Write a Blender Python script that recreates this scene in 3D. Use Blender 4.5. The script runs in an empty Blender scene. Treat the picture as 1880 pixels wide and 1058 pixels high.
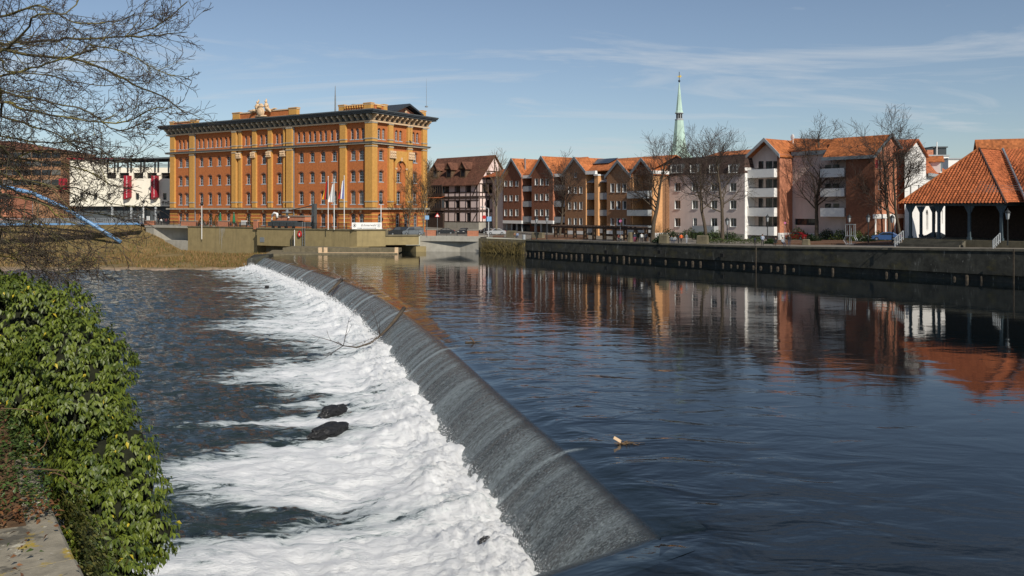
import bpy, math, random
import numpy as np
from mathutils import Vector, Matrix, noise as mnoise

# ------------------------------------------------------------------ camera, sky, sun, exposure
H = 9.0            # camera height above the upper river (z = 0)
F = 1567.0         # focal length in photo pixels (photo is 1880 x 1058)
CX, HY = 940.0, 384.0
scene = bpy.context.scene
COL = scene.collection
cam_d = bpy.data.cameras.new('camera')
cam_d.sensor_width = 36.0
cam_d.lens = F / 1880.0 * 36.0
cam_d.shift_y = -(529.0 - HY) / 1880.0
cam_d.clip_start = 0.1
cam_d.clip_end = 5000.0
cam = bpy.data.objects.new('camera', cam_d)
cam.location = (0, 0, H)
cam.rotation_euler = (math.radians(90), 0, 0)
COL.objects.link(cam)
scene.camera = cam

SUN_AZ = math.atan2(-0.875, 0.48)       # direction towards the sun, in the ground plane
SUN_EL = math.radians(37)
sd = Vector((math.cos(SUN_AZ) * math.cos(SUN_EL), math.sin(SUN_AZ) * math.cos(SUN_EL), math.sin(SUN_EL)))
sun_d = bpy.data.lights.new('sun', 'SUN')
sun_d.energy = 4.6
sun_d.angle = math.radians(0.53)
sun_d.color = (1.0, 0.93, 0.82)
sun = bpy.data.objects.new('sun', sun_d)
sun.rotation_euler = (-sd).to_track_quat('-Z', 'Y').to_euler()
sun.location = (60, -60, 80)
COL.objects.link(sun)

world = bpy.data.worlds.new('World')
scene.world = world
world.use_nodes = True
wn, wl = world.node_tree.nodes, world.node_tree.links
wn.clear()
w_out = wn.new('ShaderNodeOutputWorld')
w_bg = wn.new('ShaderNodeBackground')
w_bg.inputs['Strength'].default_value = 0.085
w_sky = wn.new('ShaderNodeTexSky')
w_sky.sky_type = 'NISHITA'
w_sky.sun_disc = False
w_sky.sun_elevation = SUN_EL
w_sky.sun_rotation = math.atan2(sd.x, sd.y)
w_sky.altitude = 60
w_sky.air_density = 1.0
w_sky.dust_density = 0.15
w_sky.ozone_density = 4.0
# thin cirrus wisps over the clear sky
w_tc = wn.new('ShaderNodeTexCoord')
w_sep = wn.new('ShaderNodeSeparateXYZ')
wl.new(w_tc.outputs['Generated'], w_sep.inputs[0])
def wmath(op, a, b=None):
    n = wn.new('ShaderNodeMath'); n.operation = op
    for i, s in enumerate((a, b)):
        if s is None: continue
        if isinstance(s, (int, float)): n.inputs[i].default_value = s
        else: wl.new(s, n.inputs[i])
    return n.outputs[0]
zc = wmath('ADD', wmath('MAXIMUM', w_sep.outputs[2], 0.0), 0.12)
cxn = wmath('DIVIDE', w_sep.outputs[0], zc)
cyn = wmath('DIVIDE', w_sep.outputs[1], zc)
w_cmb = wn.new('ShaderNodeCombineXYZ')
wl.new(cxn, w_cmb.inputs[0]); wl.new(cyn, w_cmb.inputs[1])
w_map = wn.new('ShaderNodeMapping')
w_map.inputs['Rotation'].default_value = (0, 0, math.radians(-12))
w_map.inputs['Scale'].default_value = (0.75, 1.7, 1)
w_map.inputs['Location'].default_value = (2.3, .4, 0)
wl.new(w_cmb.outputs[0], w_map.inputs[0])
w_n1 = wn.new('ShaderNodeTexNoise')
w_n1.inputs['Scale'].default_value = 0.8; w_n1.inputs['Detail'].default_value = 9
w_n1.inputs['Roughness'].default_value = 0.62; w_n1.inputs['Distortion'].default_value = 1.1
wl.new(w_map.outputs[0], w_n1.inputs['Vector'])
w_rmp = wn.new('ShaderNodeValToRGB')
w_rmp.color_ramp.elements[0].position = 0.52; w_rmp.color_ramp.elements[0].color = (0, 0, 0, 1)
w_rmp.color_ramp.elements[1].position = 0.74; w_rmp.color_ramp.elements[1].color = (.7, .7, .7, 1)
wl.new(w_n1.outputs['Fac'], w_rmp.inputs[0])
w_hsv = wn.new('ShaderNodeHueSaturation')
w_hsv.inputs['Saturation'].default_value = 0.85
w_hsv.inputs['Value'].default_value = 1.0
wl.new(w_sky.outputs[0], w_hsv.inputs['Color'])
w_mix = wn.new('ShaderNodeMix'); w_mix.data_type = 'RGBA'
wl.new(w_rmp.outputs[0], w_mix.inputs[0])
wl.new(w_hsv.outputs[0], w_mix.inputs[6])
w_mix.inputs[7].default_value = (7.2, 7.6, 8.0, 1)
wl.new(w_mix.outputs[2], w_bg.inputs['Color'])
wl.new(w_bg.outputs[0], w_out.inputs[0])

scene.view_settings.view_transform = 'Standard'
scene.view_settings.look = 'None'
scene.view_settings.exposure = 0.0
scene.view_settings.gamma = 1.0
scene.view_settings.use_curve_mapping = False

# ------------------------------------------------------------------ helpers
R = random.Random(7)

def ray(px, py, Y):
    """point at depth Y seen at a photo pixel"""
    return Vector(((px - CX) / F * Y, Y, H - (py - HY) / F * Y))
def onz(px, py, z=0.0):
    """point on the horizontal plane z seen at a photo pixel"""
    Y = (H - z) * F / (py - HY)
    return Vector(((px - CX) / F * Y, Y, z))

class Fr:
    """a building line: origin, direction u along the front (towards the right), v into the block"""
    def __init__(s, ox, oy, ux, uy):
        l = math.hypot(ux, uy); s.o = Vector((ox, oy)); s.u = Vector((ux / l, uy / l)); s.v = Vector((-s.u.y, s.u.x))
        s.ang = math.atan2(s.u.y, s.u.x)
    def t(s, px, d=0.0):
        k = (px - CX) / F; q = s.o + s.v * d
        return (k * q.y - q.x) / (s.u.x - k * s.u.y)
    def d(s, px, t):
        k = (px - CX) / F; q = s.o + s.u * t
        return (k * q.y - q.x) / (s.v.x - k * s.v.y)
    def w(s, t, d):
        return s.o + s.u * t + s.v * d
    def z(s, py, t, d=0.0):
        return H - (py - HY) / F * s.w(t, d).y

# materials ---------------------------------------------------------
def _new(name):
    m = bpy.data.materials.new(name); m.use_nodes = True
    nt = m.node_tree
    return m, nt.nodes, nt.links, nt.nodes['Principled BSDF']

def mat(name, col, rough=.8, var=.18, scale=1.5, bump=0.0, metal=0.0, spec=.3, streak=0.0, big=.0, grain=None, stain=(.05, .05, .04)):
    m, N, L, b = _new(name)
    b.inputs['Roughness'].default_value = rough
    b.inputs['Metallic'].default_value = metal
    b.inputs['Specular IOR Level'].default_value = spec
    tc = N.new('ShaderNodeTexCoord')
    n = N.new('ShaderNodeTexNoise'); n.inputs['Scale'].default_value = scale; n.inputs['Detail'].default_value = 8
    n.inputs['Roughness'].default_value = .65
    if grain:
        mp = N.new('ShaderNodeMapping'); mp.inputs['Scale'].default_value = grain
        L.new(tc.outputs['Object'], mp.inputs[0]); L.new(mp.outputs[0], n.inputs['Vector'])
    else:
        L.new(tc.outputs['Object'], n.inputs['Vector'])
    rp = N.new('ShaderNodeValToRGB')
    e = rp.color_ramp.elements
    e[0].position = .28; e[1].position = .72
    e[0].color = tuple(max(0, c * (1 - var)) for c in col) + (1,)
    e[1].color = tuple(min(1, c * (1 + var)) for c in col) + (1,)
    L.new(n.outputs['Fac'], rp.inputs[0])
    out = rp.outputs[0]
    if streak > 0:
        mp2 = N.new('ShaderNodeMapping'); mp2.inputs['Scale'].default_value = (1.3, 1.3, .12)
        n2 = N.new('ShaderNodeTexNoise'); n2.inputs['Scale'].default_value = 1.1; n2.inputs['Detail'].default_value = 7
        n2.inputs['Roughness'].default_value = .7
        L.new(tc.outputs['Object'], mp2.inputs[0]); L.new(mp2.outputs[0], n2.inputs['Vector'])
        r2 = N.new('ShaderNodeValToRGB'); r2.color_ramp.elements[0].position = .48; r2.color_ramp.elements[1].position = .72
        r2.color_ramp.elements[0].color = (0, 0, 0, 1); r2.color_ramp.elements[1].color = (streak,) * 3 + (1,)
        L.new(n2.outputs['Fac'], r2.inputs[0])
        mx = N.new('ShaderNodeMix'); mx.data_type = 'RGBA'
        L.new(r2.outputs[0], mx.inputs[0]); L.new(out, mx.inputs[6]); mx.inputs[7].default_value = stain + (1,)
        out = mx.outputs[2]
    L.new(out, b.inputs['Base Color'])
    if bump > 0:
        bp = N.new('ShaderNodeBump'); bp.inputs['Strength'].default_value = bump; bp.inputs['Distance'].default_value = .05
        L.new(n.outputs['Fac'], bp.inputs['Height']); L.new(bp.outputs[0], b.inputs['Normal'])
    return m

def attr_mat(name, rough=.6, spec=.3, trans=0.0, attr='Col', mul=(1, 1, 1)):
    """per-face colour stored on the mesh (each leaf or blade its own shade)"""
    m, N, L, b = _new(name)
    a = N.new('ShaderNodeAttribute'); a.attribute_name = attr
    b.inputs['Roughness'].default_value = rough
    b.inputs['Specular IOR Level'].default_value = spec
    L.new(a.outputs['Color'], b.inputs['Base Color'])
    if trans > 0:
        tr = N.new('ShaderNodeBsdfTranslucent'); L.new(a.outputs['Color'], tr.inputs[0])
        mx = N.new('ShaderNodeMixShader'); mx.inputs[0].default_value = trans
        L.new(b.outputs[0], mx.inputs[1]); L.new(tr.outputs[0], mx.inputs[2])
        L.new(mx.outputs[0], N['Material Output'].inputs[0])
    return m

def glass_mat(name, col=(.02, .025, .03), rough=.06, spec=.5):
    m, N, L, b = _new(name)
    oi = N.new('ShaderNodeObjectInfo')
    rp = N.new('ShaderNodeValToRGB')
    rp.color_ramp.interpolation = 'CONSTANT'
    e = rp.color_ramp.elements
    e[0].color = col + (1,); e[1].position = .55; e[1].color = (.045, .05, .055, 1)
    x = e.new(.8); x.color = (.11, .105, .095, 1)
    L.new(oi.outputs['Random'], rp.inputs[0]); L.new(rp.outputs[0], b.inputs['Base Color'])
    b.inputs['Roughness'].default_value = rough; b.inputs['Specular IOR Level'].default_value = spec
    return m

M = {}
M['red_brick'] = mat('red_brick', (.44, .145, .047), .85, .26, 2.2, .2, streak=.25, stain=(.16, .06, .03))
M['yellow_brick'] = mat('yellow_brick', (.55, .29, .075), .85, .16, 2.0, .2, streak=.22, stain=(.25, .15, .06))
M['trim_stone'] = mat('trim_stone', (.36, .33, .27), .85, .25, 2.5, .2, streak=.3)
M['pale_stone'] = mat('pale_stone', (.60, .43, .27), .85, .2, 2.5, .3)
M['slate'] = mat('slate', (.035, .043, .052), .55, .3, 2.0, .2)
M['slate_trim'] = mat('slate_trim', (.07, .08, .085), .6, .3, 3.0)
M['glass'] = glass_mat('window_glass')
M['frame_white'] = mat('frame_white', (.72, .72, .70), .5, .06, 4)
M['frame_blue'] = mat('frame_blue', (.42, .48, .52), .5, .1, 4)
M['frame_dark'] = mat('frame_dark', (.045, .03, .022), .6, .3, 4)
M['concrete_tan'] = mat('concrete_tan', (.30, .235, .115), .9, .16, .7, .15, streak=.35, stain=(.12, .10, .06))
M['concrete_grey'] = mat('concrete_grey', (.36, .34, .29), .9, .16, .8, .15, streak=.3, stain=(.16, .14, .10))
M['concrete_dark'] = mat('concrete_dark', (.16, .135, .085), .9, .3, 1.2, .2, streak=.5, stain=(.04, .04, .03))
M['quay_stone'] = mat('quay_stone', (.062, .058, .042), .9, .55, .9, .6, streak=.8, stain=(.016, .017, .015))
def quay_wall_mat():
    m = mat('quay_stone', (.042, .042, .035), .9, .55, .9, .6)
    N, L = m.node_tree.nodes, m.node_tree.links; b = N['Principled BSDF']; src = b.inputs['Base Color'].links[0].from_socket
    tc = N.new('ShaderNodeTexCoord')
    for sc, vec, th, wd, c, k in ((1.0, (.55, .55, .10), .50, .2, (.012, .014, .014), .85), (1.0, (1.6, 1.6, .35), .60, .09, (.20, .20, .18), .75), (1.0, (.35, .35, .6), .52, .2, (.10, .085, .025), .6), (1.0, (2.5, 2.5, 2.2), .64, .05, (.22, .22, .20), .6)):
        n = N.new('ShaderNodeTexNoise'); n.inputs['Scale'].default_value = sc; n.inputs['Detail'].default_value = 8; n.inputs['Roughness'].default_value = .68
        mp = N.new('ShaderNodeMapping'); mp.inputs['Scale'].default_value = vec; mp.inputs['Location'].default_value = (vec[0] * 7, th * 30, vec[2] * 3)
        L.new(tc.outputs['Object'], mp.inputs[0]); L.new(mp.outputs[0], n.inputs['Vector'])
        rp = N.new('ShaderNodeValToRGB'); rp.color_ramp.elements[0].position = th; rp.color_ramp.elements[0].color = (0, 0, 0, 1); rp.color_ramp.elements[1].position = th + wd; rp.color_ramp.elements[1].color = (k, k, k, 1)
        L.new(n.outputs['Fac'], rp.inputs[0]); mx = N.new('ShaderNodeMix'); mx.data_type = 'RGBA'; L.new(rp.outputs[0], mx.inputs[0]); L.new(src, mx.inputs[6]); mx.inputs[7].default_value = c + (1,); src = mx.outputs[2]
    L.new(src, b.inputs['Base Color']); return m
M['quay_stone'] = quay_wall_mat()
M['quay_coping'] = mat('quay_coping', (.11, .10, .075), .9, .4, 1.2, .3)
M['old_pile'] = mat('old_pile', (.065, .052, .038), .9, .6, 2.0, .4)
M['metal_dark'] = mat('metal_dark', (.03, .034, .036), .5, .2, 4, metal=.3)
M['metal_grey'] = mat('metal_grey', (.30, .32, .33), .45, .15, 4, metal=.5)
M['metal_blue'] = mat('metal_blue', (.12, .25, .44), .45, .15, 2, spec=.5)
M['white_paint'] = mat('white_paint', (.78, .77, .74), .6, .06, 2)
M['red_paint'] = mat('red_paint', (.45, .02, .02), .5, .1, 3)
M['dark_red'] = mat('dark_red', (.32, .015, .03), .6, .1, 3)
M['rubber'] = mat('rubber', (.015, .015, .016), .8, .2, 5)
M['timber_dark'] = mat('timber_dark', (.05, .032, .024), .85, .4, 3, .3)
M['timber_brown'] = mat('timber_brown', (.12, .075, .045), .85, .4, 3, .3)
M['plaster_pink'] = mat('plaster_pink', (.66, .55, .50), .9, .08, .8, streak=.15, stain=(.35, .28, .25))
M['plaster_white'] = mat('plaster_white', (.80, .78, .74), .9, .05, .8, streak=.1, stain=(.5, .48, .44))
M['plaster_cream'] = mat('plaster_cream', (.80, .755, .63), .9, .05, .5, streak=.1, stain=(.55, .5, .4))
M['plaster_half'] = mat('plaster_half', (.74, .60, .56), .9, .08, .9)
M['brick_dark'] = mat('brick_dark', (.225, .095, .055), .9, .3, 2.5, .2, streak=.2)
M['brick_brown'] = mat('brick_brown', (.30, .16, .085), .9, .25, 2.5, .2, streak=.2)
M['brick_orange_lit'] = mat('brick_orange_lit', (.62, .33, .15), .9, .16, 2.5, .2)  # brown brick brightened to orange, sunlight put into the colour
M['brick_light'] = mat('brick_light', (.46, .19, .11), .9, .22, 2.5, .2)  # dark brick lightened for sunlit side walls; also plain light brick elsewhere
M['fascia'] = mat('fascia', (.20, .225, .24), .7, .12, 1.5)
M['panel_grey'] = mat('panel_grey', (.33, .35, .36), .7, .08, 1.5)
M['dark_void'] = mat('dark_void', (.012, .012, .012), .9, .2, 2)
M['asphalt'] = mat('asphalt', (.055, .053, .05), .95, .25, 1.0, .2)
M['paving'] = mat('paving', (.17, .15, .125), .95, .25, .8, .2)
M['soil'] = mat('soil', (.12, .062, .035), .95, .4, 1.5, .5)
M['copper'] = mat('copper', (.42, .57, .49), .7, .16, .35, .1, streak=.3, stain=(.22, .36, .30))
M['gold'] = mat('gold', (.8, .55, .15), .3, .1, 3, metal=1)
M['bark'] = mat('bark', (.085, .065, .045), .9, .4, 6, .5, grain=(1, 1, .3))
M['bark_light'] = mat('bark_light', (.17, .14, .095), .9, .4, 5, .5, grain=(1, 1, .3))
M['twig'] = mat('twig', (.055, .04, .032), .9, .3, 5)
M['twig_warm'] = mat('twig_warm', (.15, .095, .05), .9, .3, 5)
M['skin'] = mat('skin', (.55, .33, .24), .6, .05, 5)

def roof_tile_mat(name, col, pitch=.34, moss=.35):
    m, N, L, b = _new(name)
    tc = N.new('ShaderNodeTexCoord')
    n = N.new('ShaderNodeTexNoise'); n.inputs['Scale'].default_value = .45; n.inputs['Detail'].default_value = 9; n.inputs['Roughness'].default_value = .7
    L.new(tc.outputs['Object'], n.inputs['Vector'])
    rp = N.new('ShaderNodeValToRGB'); e = rp.color_ramp.elements
    e[0].position = .3; e[0].color = tuple(c * .62 for c in col) + (1,)
    e[1].position = .7; e[1].color = tuple(c * 1.25 for c in col) + (1,)
    L.new(n.outputs['Fac'], rp.inputs[0])
    # every tile fired a little differently
    n2 = N.new('ShaderNodeTexWhiteNoise'); n2.noise_dimensions = '3D'
    sn = N.new('ShaderNodeVectorMath'); sn.operation = 'SNAP'; sn.inputs[1].default_value = (pitch, pitch * 1.2, pitch * 1.1)
    L.new(tc.outputs['Object'], sn.inputs[0]); L.new(sn.outputs[0], n2.inputs['Vector'])
    mx = N.new('ShaderNodeMix'); mx.data_type = 'RGBA'; mx.blend_type = 'MULTIPLY'; mx.inputs[0].default_value = .45
    L.new(rp.outputs[0], mx.inputs[6]); L.new(n2.outputs['Value'], mx.inputs[7])
    n3 = N.new('ShaderNodeTexNoise'); n3.inputs['Scale'].default_value = .9; n3.inputs['Detail'].default_value = 8
    L.new(tc.outputs['Object'], n3.inputs['Vector'])
    r3 = N.new('ShaderNodeValToRGB'); r3.color_ramp.elements[0].position = .55; r3.color_ramp.elements[1].position = .75
    r3.color_ramp.elements[0].color = (0, 0, 0, 1); r3.color_ramp.elements[1].color = (moss,) * 3 + (1,)
    L.new(n3.outputs['Fac'], r3.inputs[0])
    mx2 = N.new('ShaderNodeMix'); mx2.data_type = 'RGBA'
    L.new(r3.outputs[0], mx2.inputs[0]); L.new(mx.outputs[2], mx2.inputs[6]); mx2.inputs[7].default_value = (.05, .045, .025, 1)
    L.new(mx2.outputs[2], b.inputs['Base Color'])
    b.inputs['Roughness'].default_value = .85; b.inputs['Specular IOR Level'].default_value = .25
    return m
M['tile_orange'] = roof_tile_mat('tile_orange', (.50, .165, .055))
M['tile_red'] = roof_tile_mat('tile_red', (.52, .15, .055), moss=.25)
M['tile_brown'] = roof_tile_mat('tile_brown', (.165, .072, .045))
M['tile_dark'] = roof_tile_mat('tile_dark', (.10, .06, .05))

# mesh builder ------------------------------------------------------
class MB:
    def __init__(s): s.v = []; s.f = []; s.m = []
    def poly(s, pts, mi=0):
        i = len(s.v); s.v.extend([tuple(p) for p in pts]); s.f.append(tuple(range(i, i + len(pts)))); s.m.append(mi)
    def box(s, x0, x1, y0, y1, z0, z1, mi=0):
        s.hexa([(x0, y0, z0), (x1, y0, z0), (x1, y1, z0), (x0, y1, z0), (x0, y0, z1), (x1, y0, z1), (x1, y1, z1), (x0, y1, z1)], mi)
    def hexa(s, c, mi=0):
        i = len(s.v); s.v.extend([tuple(p) for p in c])
        for q in ((0, 3, 2, 1), (4, 5, 6, 7), (0, 1, 5, 4), (1, 2, 6, 5), (2, 3, 7, 6), (3, 0, 4, 7)):
            s.f.append(tuple(i + k for k in q)); s.m.append(mi)
    def obox(s, O, a, n, s0, s1, d0, d1, z0, z1, mi=0):
        """box along direction a (2d) from O, n = inward direction"""
        P = lambda q, d, z: (O[0] + a[0] * q + n[0] * d, O[1] + a[1] * q + n[1] * d, z)
        s.hexa([P(s0, d0, z0), P(s1, d0, z0), P(s1, d1, z0), P(s0, d1, z0), P(s0, d0, z1), P(s1, d0, z1), P(s1, d1, z1), P(s0, d1, z1)], mi)
    def prism(s, pts, vec, mi=0):
        """closed polygon of 3d points swept along vec"""
        vec = Vector(vec); a = [Vector(p) for p in pts]; b = [p + vec for p in a]
        s.poly(a[::-1], mi); s.poly(b, mi)
        n = len(a)
        for i in range(n):
            j = (i + 1) % n
            s.poly([a[i], a[j], b[j], b[i]], mi)
    def tube(s, pts, rad, n=6, mi=0, cap=True):
        pts = [Vector(p) for p in pts]
        if isinstance(rad, (int, float)): rad = [rad] * len(pts)
        base = len(s.v); up = Vector((0, 0, 1))
        for i, p in enumerate(pts):
            t = (pts[min(i + 1, len(pts) - 1)] - pts[max(i - 1, 0)])
            if t.length < 1e-9: t = Vector((0, 0, 1))
            t.normalize()
            ref = up if abs(t.z) < .95 else Vector((1, 0, 0))
            x = t.cross(ref).normalized(); y = t.cross(x)
            for k in range(n):
                a = 2 * math.pi * k / n
                s.v.append(tuple(p + (x * math.cos(a) + y * math.sin(a)) * rad[i]))
        for i in range(len(pts) - 1):
            for k in range(n):
                k2 = (k + 1) % n
                s.f.append((base + i * n + k, base + i * n + k2, base + (i + 1) * n + k2, base + (i + 1) * n + k)); s.m.append(mi)
        if cap:
            s.f.append(tuple(base + k for k in range(n))[::-1]); s.m.append(mi)
            e = base + (len(pts) - 1) * n
            s.f.append(tuple(e + k for k in range(n))); s.m.append(mi)
    def lathe(s, prof, c=(0, 0, 0), n=12, mi=0, sx=1, sy=1):
        base = len(s.v)
        for r, z in prof:
            for k in range(n):
                a = 2 * math.pi * k / n
                s.v.append((c[0] + r * sx * math.cos(a), c[1] + r * sy * math.sin(a), c[2] + z))
        for i in range(len(prof) - 1):
            for k in range(n):
                k2 = (k + 1) % n
                s.f.append((base + i * n + k, base + i * n + k2, base + (i + 1) * n + k2, base + (i + 1) * n + k)); s.m.append(mi)
        s.f.append(tuple(base + k for k in range(n))[::-1]); s.m.append(mi)
        e = base + (len(prof) - 1) * n
        s.f.append(tuple(e + k for k in range(n))); s.m.append(mi)
    def blob(s, c, r, mi=0, n=8, rot=None):
        """rounded lump"""
        prof = [(math.sin(math.pi * i / 6), -math.cos(math.pi * i / 6)) for i in range(7)]
        base = len(s.v)
        for pr, pz in prof:
            for k in range(n):
                a = 2 * math.pi * k / n
                p = Vector((pr * math.cos(a) * r[0], pr * math.sin(a) * r[1], pz * r[2]))
                if rot: p = rot @ p
                s.v.append(tuple(Vector(c) + p))
        for i in range(6):
            for k in range(n):
                k2 = (k + 1) % n
                s.f.append((base + i * n + k, base + i * n + k2, base + (i + 1) * n + k2, base + (i + 1) * n + k)); s.m.append(mi)
    def mesh(s, name, mats, smooth=False):
        me = bpy.data.meshes.new(name); me.from_pydata(s.v, [], s.f)
        mats = mats if isinstance(mats, (list, tuple)) else [mats]
        for q in mats: me.materials.append(M[q] if isinstance(q, str) else q)
        if len(mats) > 1: me.polygons.foreach_set('material_index', s.m)
        if smooth: me.polygons.foreach_set('use_smooth', [True] * len(s.f))
        me.update()
        return me
    def build(s, name, mats, parent=None, smooth=False, **kw):
        return link(name, s.mesh(name, mats, smooth), parent, **kw)

def link(name, me, parent=None, loc=None, rz=None, label=None, cat=None, group=None, kind=None):
    o = bpy.data.objects.new(name, me); COL.objects.link(o)
    if parent is not None: o.parent = parent
    if loc is not None: o.location = loc
    if rz is not None: o.rotation_euler = (0, 0, rz)
    return tag(o, label, cat, group, kind)
def tag(o, label=None, cat=None, group=None, kind=None):
    if label: o['label'] = label
    if cat: o['category'] = cat
    if group: o['group'] = group
    if kind: o['kind'] = kind
    return o
def thing(name, loc, rz=0, label=None, cat=None, group=None):
    o = bpy.data.objects.new(name, None); COL.objects.link(o)
    o.location = loc; o.rotation_euler = (0, 0, rz); o.empty_display_size = .5
    return tag(o, label, cat, group)

def np_mesh(name, verts, faces, mats, smooth=False, cols=None):
    """fast mesh from numpy arrays; faces all the same size"""
    me = bpy.data.meshes.new(name)
    verts = np.asarray(verts, dtype=np.float32); faces = np.asarray(faces, dtype=np.int32)
    k = faces.shape[1]
    me.vertices.add(len(verts)); me.vertices.foreach_set('co', verts.ravel())
    me.loops.add(faces.size); me.loops.foreach_set('vertex_index', faces.ravel())
    me.polygons.add(len(faces))
    me.polygons.foreach_set('loop_start', np.arange(0, faces.size, k, dtype=np.int32))
    if cols is not None:
        a = me.attributes.new('Col', 'FLOAT_COLOR', 'FACE'); c = np.ones((len(faces), 4), dtype=np.float32); c[:, :3] = cols
        a.data.foreach_set('color', c.ravel())
    if smooth: me.polygons.foreach_set('use_smooth', np.ones(len(faces), dtype=bool))
    for q in (mats if isinstance(mats, (list, tuple)) else [mats]): me.materials.append(M[q] if isinstance(q, str) else q)
    me.update(calc_edges=True); me.validate()
    return me

# walls with real openings, and windows ------------------------------
def arc(w, rise, k=7):
    """points of a segmental or round arch from left spring to right spring, relative to the spring line"""
    r = (w * w / 4 + rise * rise) / (2 * rise); a0 = math.asin(min(1, w / 2 / r))
    if rise > w / 2: a0 = math.pi - a0
    return [(r * math.sin(-a0 + 2 * a0 * i / k), r * math.cos(-a0 + 2 * a0 * i / k) - (r - rise)) for i in range(k + 1)]

def wall(mb, O, a, n, s0, s1, z0, z1, ops=(), depth=.3, mi=0, mr=None):
    """ops: (centre, z bottom, width, height, arch rise)"""
    mr = mi if mr is None else mr
    P = lambda q, z, d=0.0: (O[0] + a[0] * q + n[0] * d, O[1] + a[1] * q + n[1] * d, z)
    S = {s0, s1}; Z = {z0, z1}; B = []
    for (c, zb, w, h, ri) in ops:
        B.append((c - w / 2, c + w / 2, zb, zb + h)); S |= {c - w / 2, c + w / 2}; Z |= {zb, zb + h}
    S = sorted(q for q in S if s0 - 1e-6 <= q <= s1 + 1e-6); Z = sorted(q for q in Z if z0 - 1e-6 <= q <= z1 + 1e-6)
    for j in range(len(Z) - 1):
        zc = (Z[j] + Z[j + 1]) / 2; run = None
        if Z[j + 1] - Z[j] < 1e-5: continue
        for i in range(len(S) - 1):
            sc = (S[i] + S[i + 1]) / 2
            hole = any(b[0] < sc < b[1] and b[2] < zc < b[3] for b in B)
            if hole:
                if run is not None: mb.poly([P(run, Z[j]), P(S[i], Z[j]), P(S[i], Z[j + 1]), P(run, Z[j + 1])], mi); run = None
            elif run is None: run = S[i]
        if run is not None: mb.poly([P(run, Z[j]), P(s1, Z[j]), P(s1, Z[j + 1]), P(run, Z[j + 1])], mi)
    for (c, zb, w, h, ri) in ops:
        l, r, t = c - w / 2, c + w / 2, zb + h - ri
        mb.poly([P(l, zb), P(l, zb, depth), P(l, t, depth), P(l, t)], mr)
        mb.poly([P(r, zb), P(r, t), P(r, t, depth), P(r, zb, depth)], mr)
        mb.poly([P(l, zb), P(r, zb), P(r, zb, depth), P(l, zb, depth)], mr)
        if ri > 0:
            A = [(c + x, t + z) for x, z in arc(w, ri)]
            for i in range(len(A) - 1):
                mb.poly([P(*A[i]), P(*A[i], depth), P(*A[i + 1], depth), P(*A[i + 1])], mr)
                cor = l if i < len(A) // 2 else r
                mb.poly([P(cor, t + ri), P(*A[i]), P(*A[i + 1])], mi)
            mid = A[len(A) // 2]
            mb.poly([P(l, t + ri), P(*mid), P(r, t + ri)], mi)
        else:
            mb.poly([P(l, t), P(l, t, depth), P(r, t, depth), P(r, t)], mr)

WIN = {}
def win_meshes(w, h, ri, style):
    key = (round(w, 2), round(h, 2), round(ri, 2), style)
    if key in WIN: return WIN[key]
    mb = MB(); t = .07
    fm = {'mill': 'frame_blue', 'white': 'frame_white', 'dark': 'frame_dark', 'jamb': 'frame_white', 'band': 'metal_dark'}[style]
    if style == 'mill': bars, rows, t = [0], [h * .3, h * .55, h * .78], .07
    elif style == 'white': bars, rows, t = [0], [], .09
    elif style == 'jamb': bars, rows, t = ([0] if w > 1.2 else []), [], .08
    elif style == 'band': bars, rows = [-w / 6, w / 6], []
    else: bars, rows = [0], [h * .6]
    zt = h - ri
    mb.box(-w / 2, -w / 2 + t, 0, .07, 0, zt); mb.box(w / 2 - t, w / 2, 0, .07, 0, zt)
    mb.box(-w / 2 + t, w / 2 - t, 0, .07, 0, t)
    if ri > 0:
        A = [(x, zt + z) for x, z in arc(w, ri)]
        for i in range(len(A) - 1):
            (x0, q0), (x1, q1) = A[i], A[i + 1]
            f0 = Vector((x0, q0 - zt + w * .3)); f1 = Vector((x1, q1 - zt + w * .3))
            s0 = 1 - t / f0.length; s1 = 1 - t / f1.length
            i0 = (f0.x * s0, f0.y * s0 + zt - w * .3); i1 = (f1.x * s1, f1.y * s1 + zt - w * .3)
            mb.hexa([(x0, 0, q0), (x1, 0, q1), (x1, .07, q1), (x0, .07, q0), (i0[0], 0, i0[1]), (i1[0], 0, i1[1]), (i1[0], .07, i1[1]), (i0[0], .07, i0[1])])
    else:
        mb.box(-w / 2 + t, w / 2 - t, 0, .07, h - t, h)
    for b in bars: mb.box(b - .035, b + .035, .005, .06, t, h - t - ri * .05)
    for q in rows: mb.box(-w / 2 + t, w / 2 - t, .012, .055, q - .028, q + .028)
    if style == 'jamb':     # white lining of the reveal and sill
        mb.box(-w / 2 + .002, -w / 2 + .03, -.30, -.002, 0, h); mb.box(w / 2 - .03, w / 2 - .002, -.30, -.002, 0, h)
        mb.box(-w / 2 - .05, w / 2 + .05, -.38, -.002, -.07, .002)
    if style == 'white':
        mb.box(-w / 2 + .002, -w / 2 + .03, -.2, -.002, 0, h)
        mb.box(-w / 2 - .05, w / 2 + .05, -.3, -.002, -.07, .002)
    if style == 'mill': mb.box(-w / 2 - .12, w / 2 + .12, -.42, -.002, -.16, .002)
    fr = mb.mesh('window', fm)
    pb = MB()
    if ri > 0:
        pts = [(-w / 2 + .02, .04, .02), (w / 2 - .02, .04, .02)] + [(x * .97, .04, zt + z * .97) for x, z in arc(w, ri)[::-1]]
    else: pts = [(-w / 2 + .02, .04, .02), (w / 2 - .02, .04, .02), (w / 2 - .02, .04, h - .02), (-w / 2 + .02, .04, h - .02)]
    pb.poly(pts)
    WIN[key] = (fr, pb.mesh('pane', 'glass'))
    return WIN[key]

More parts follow.
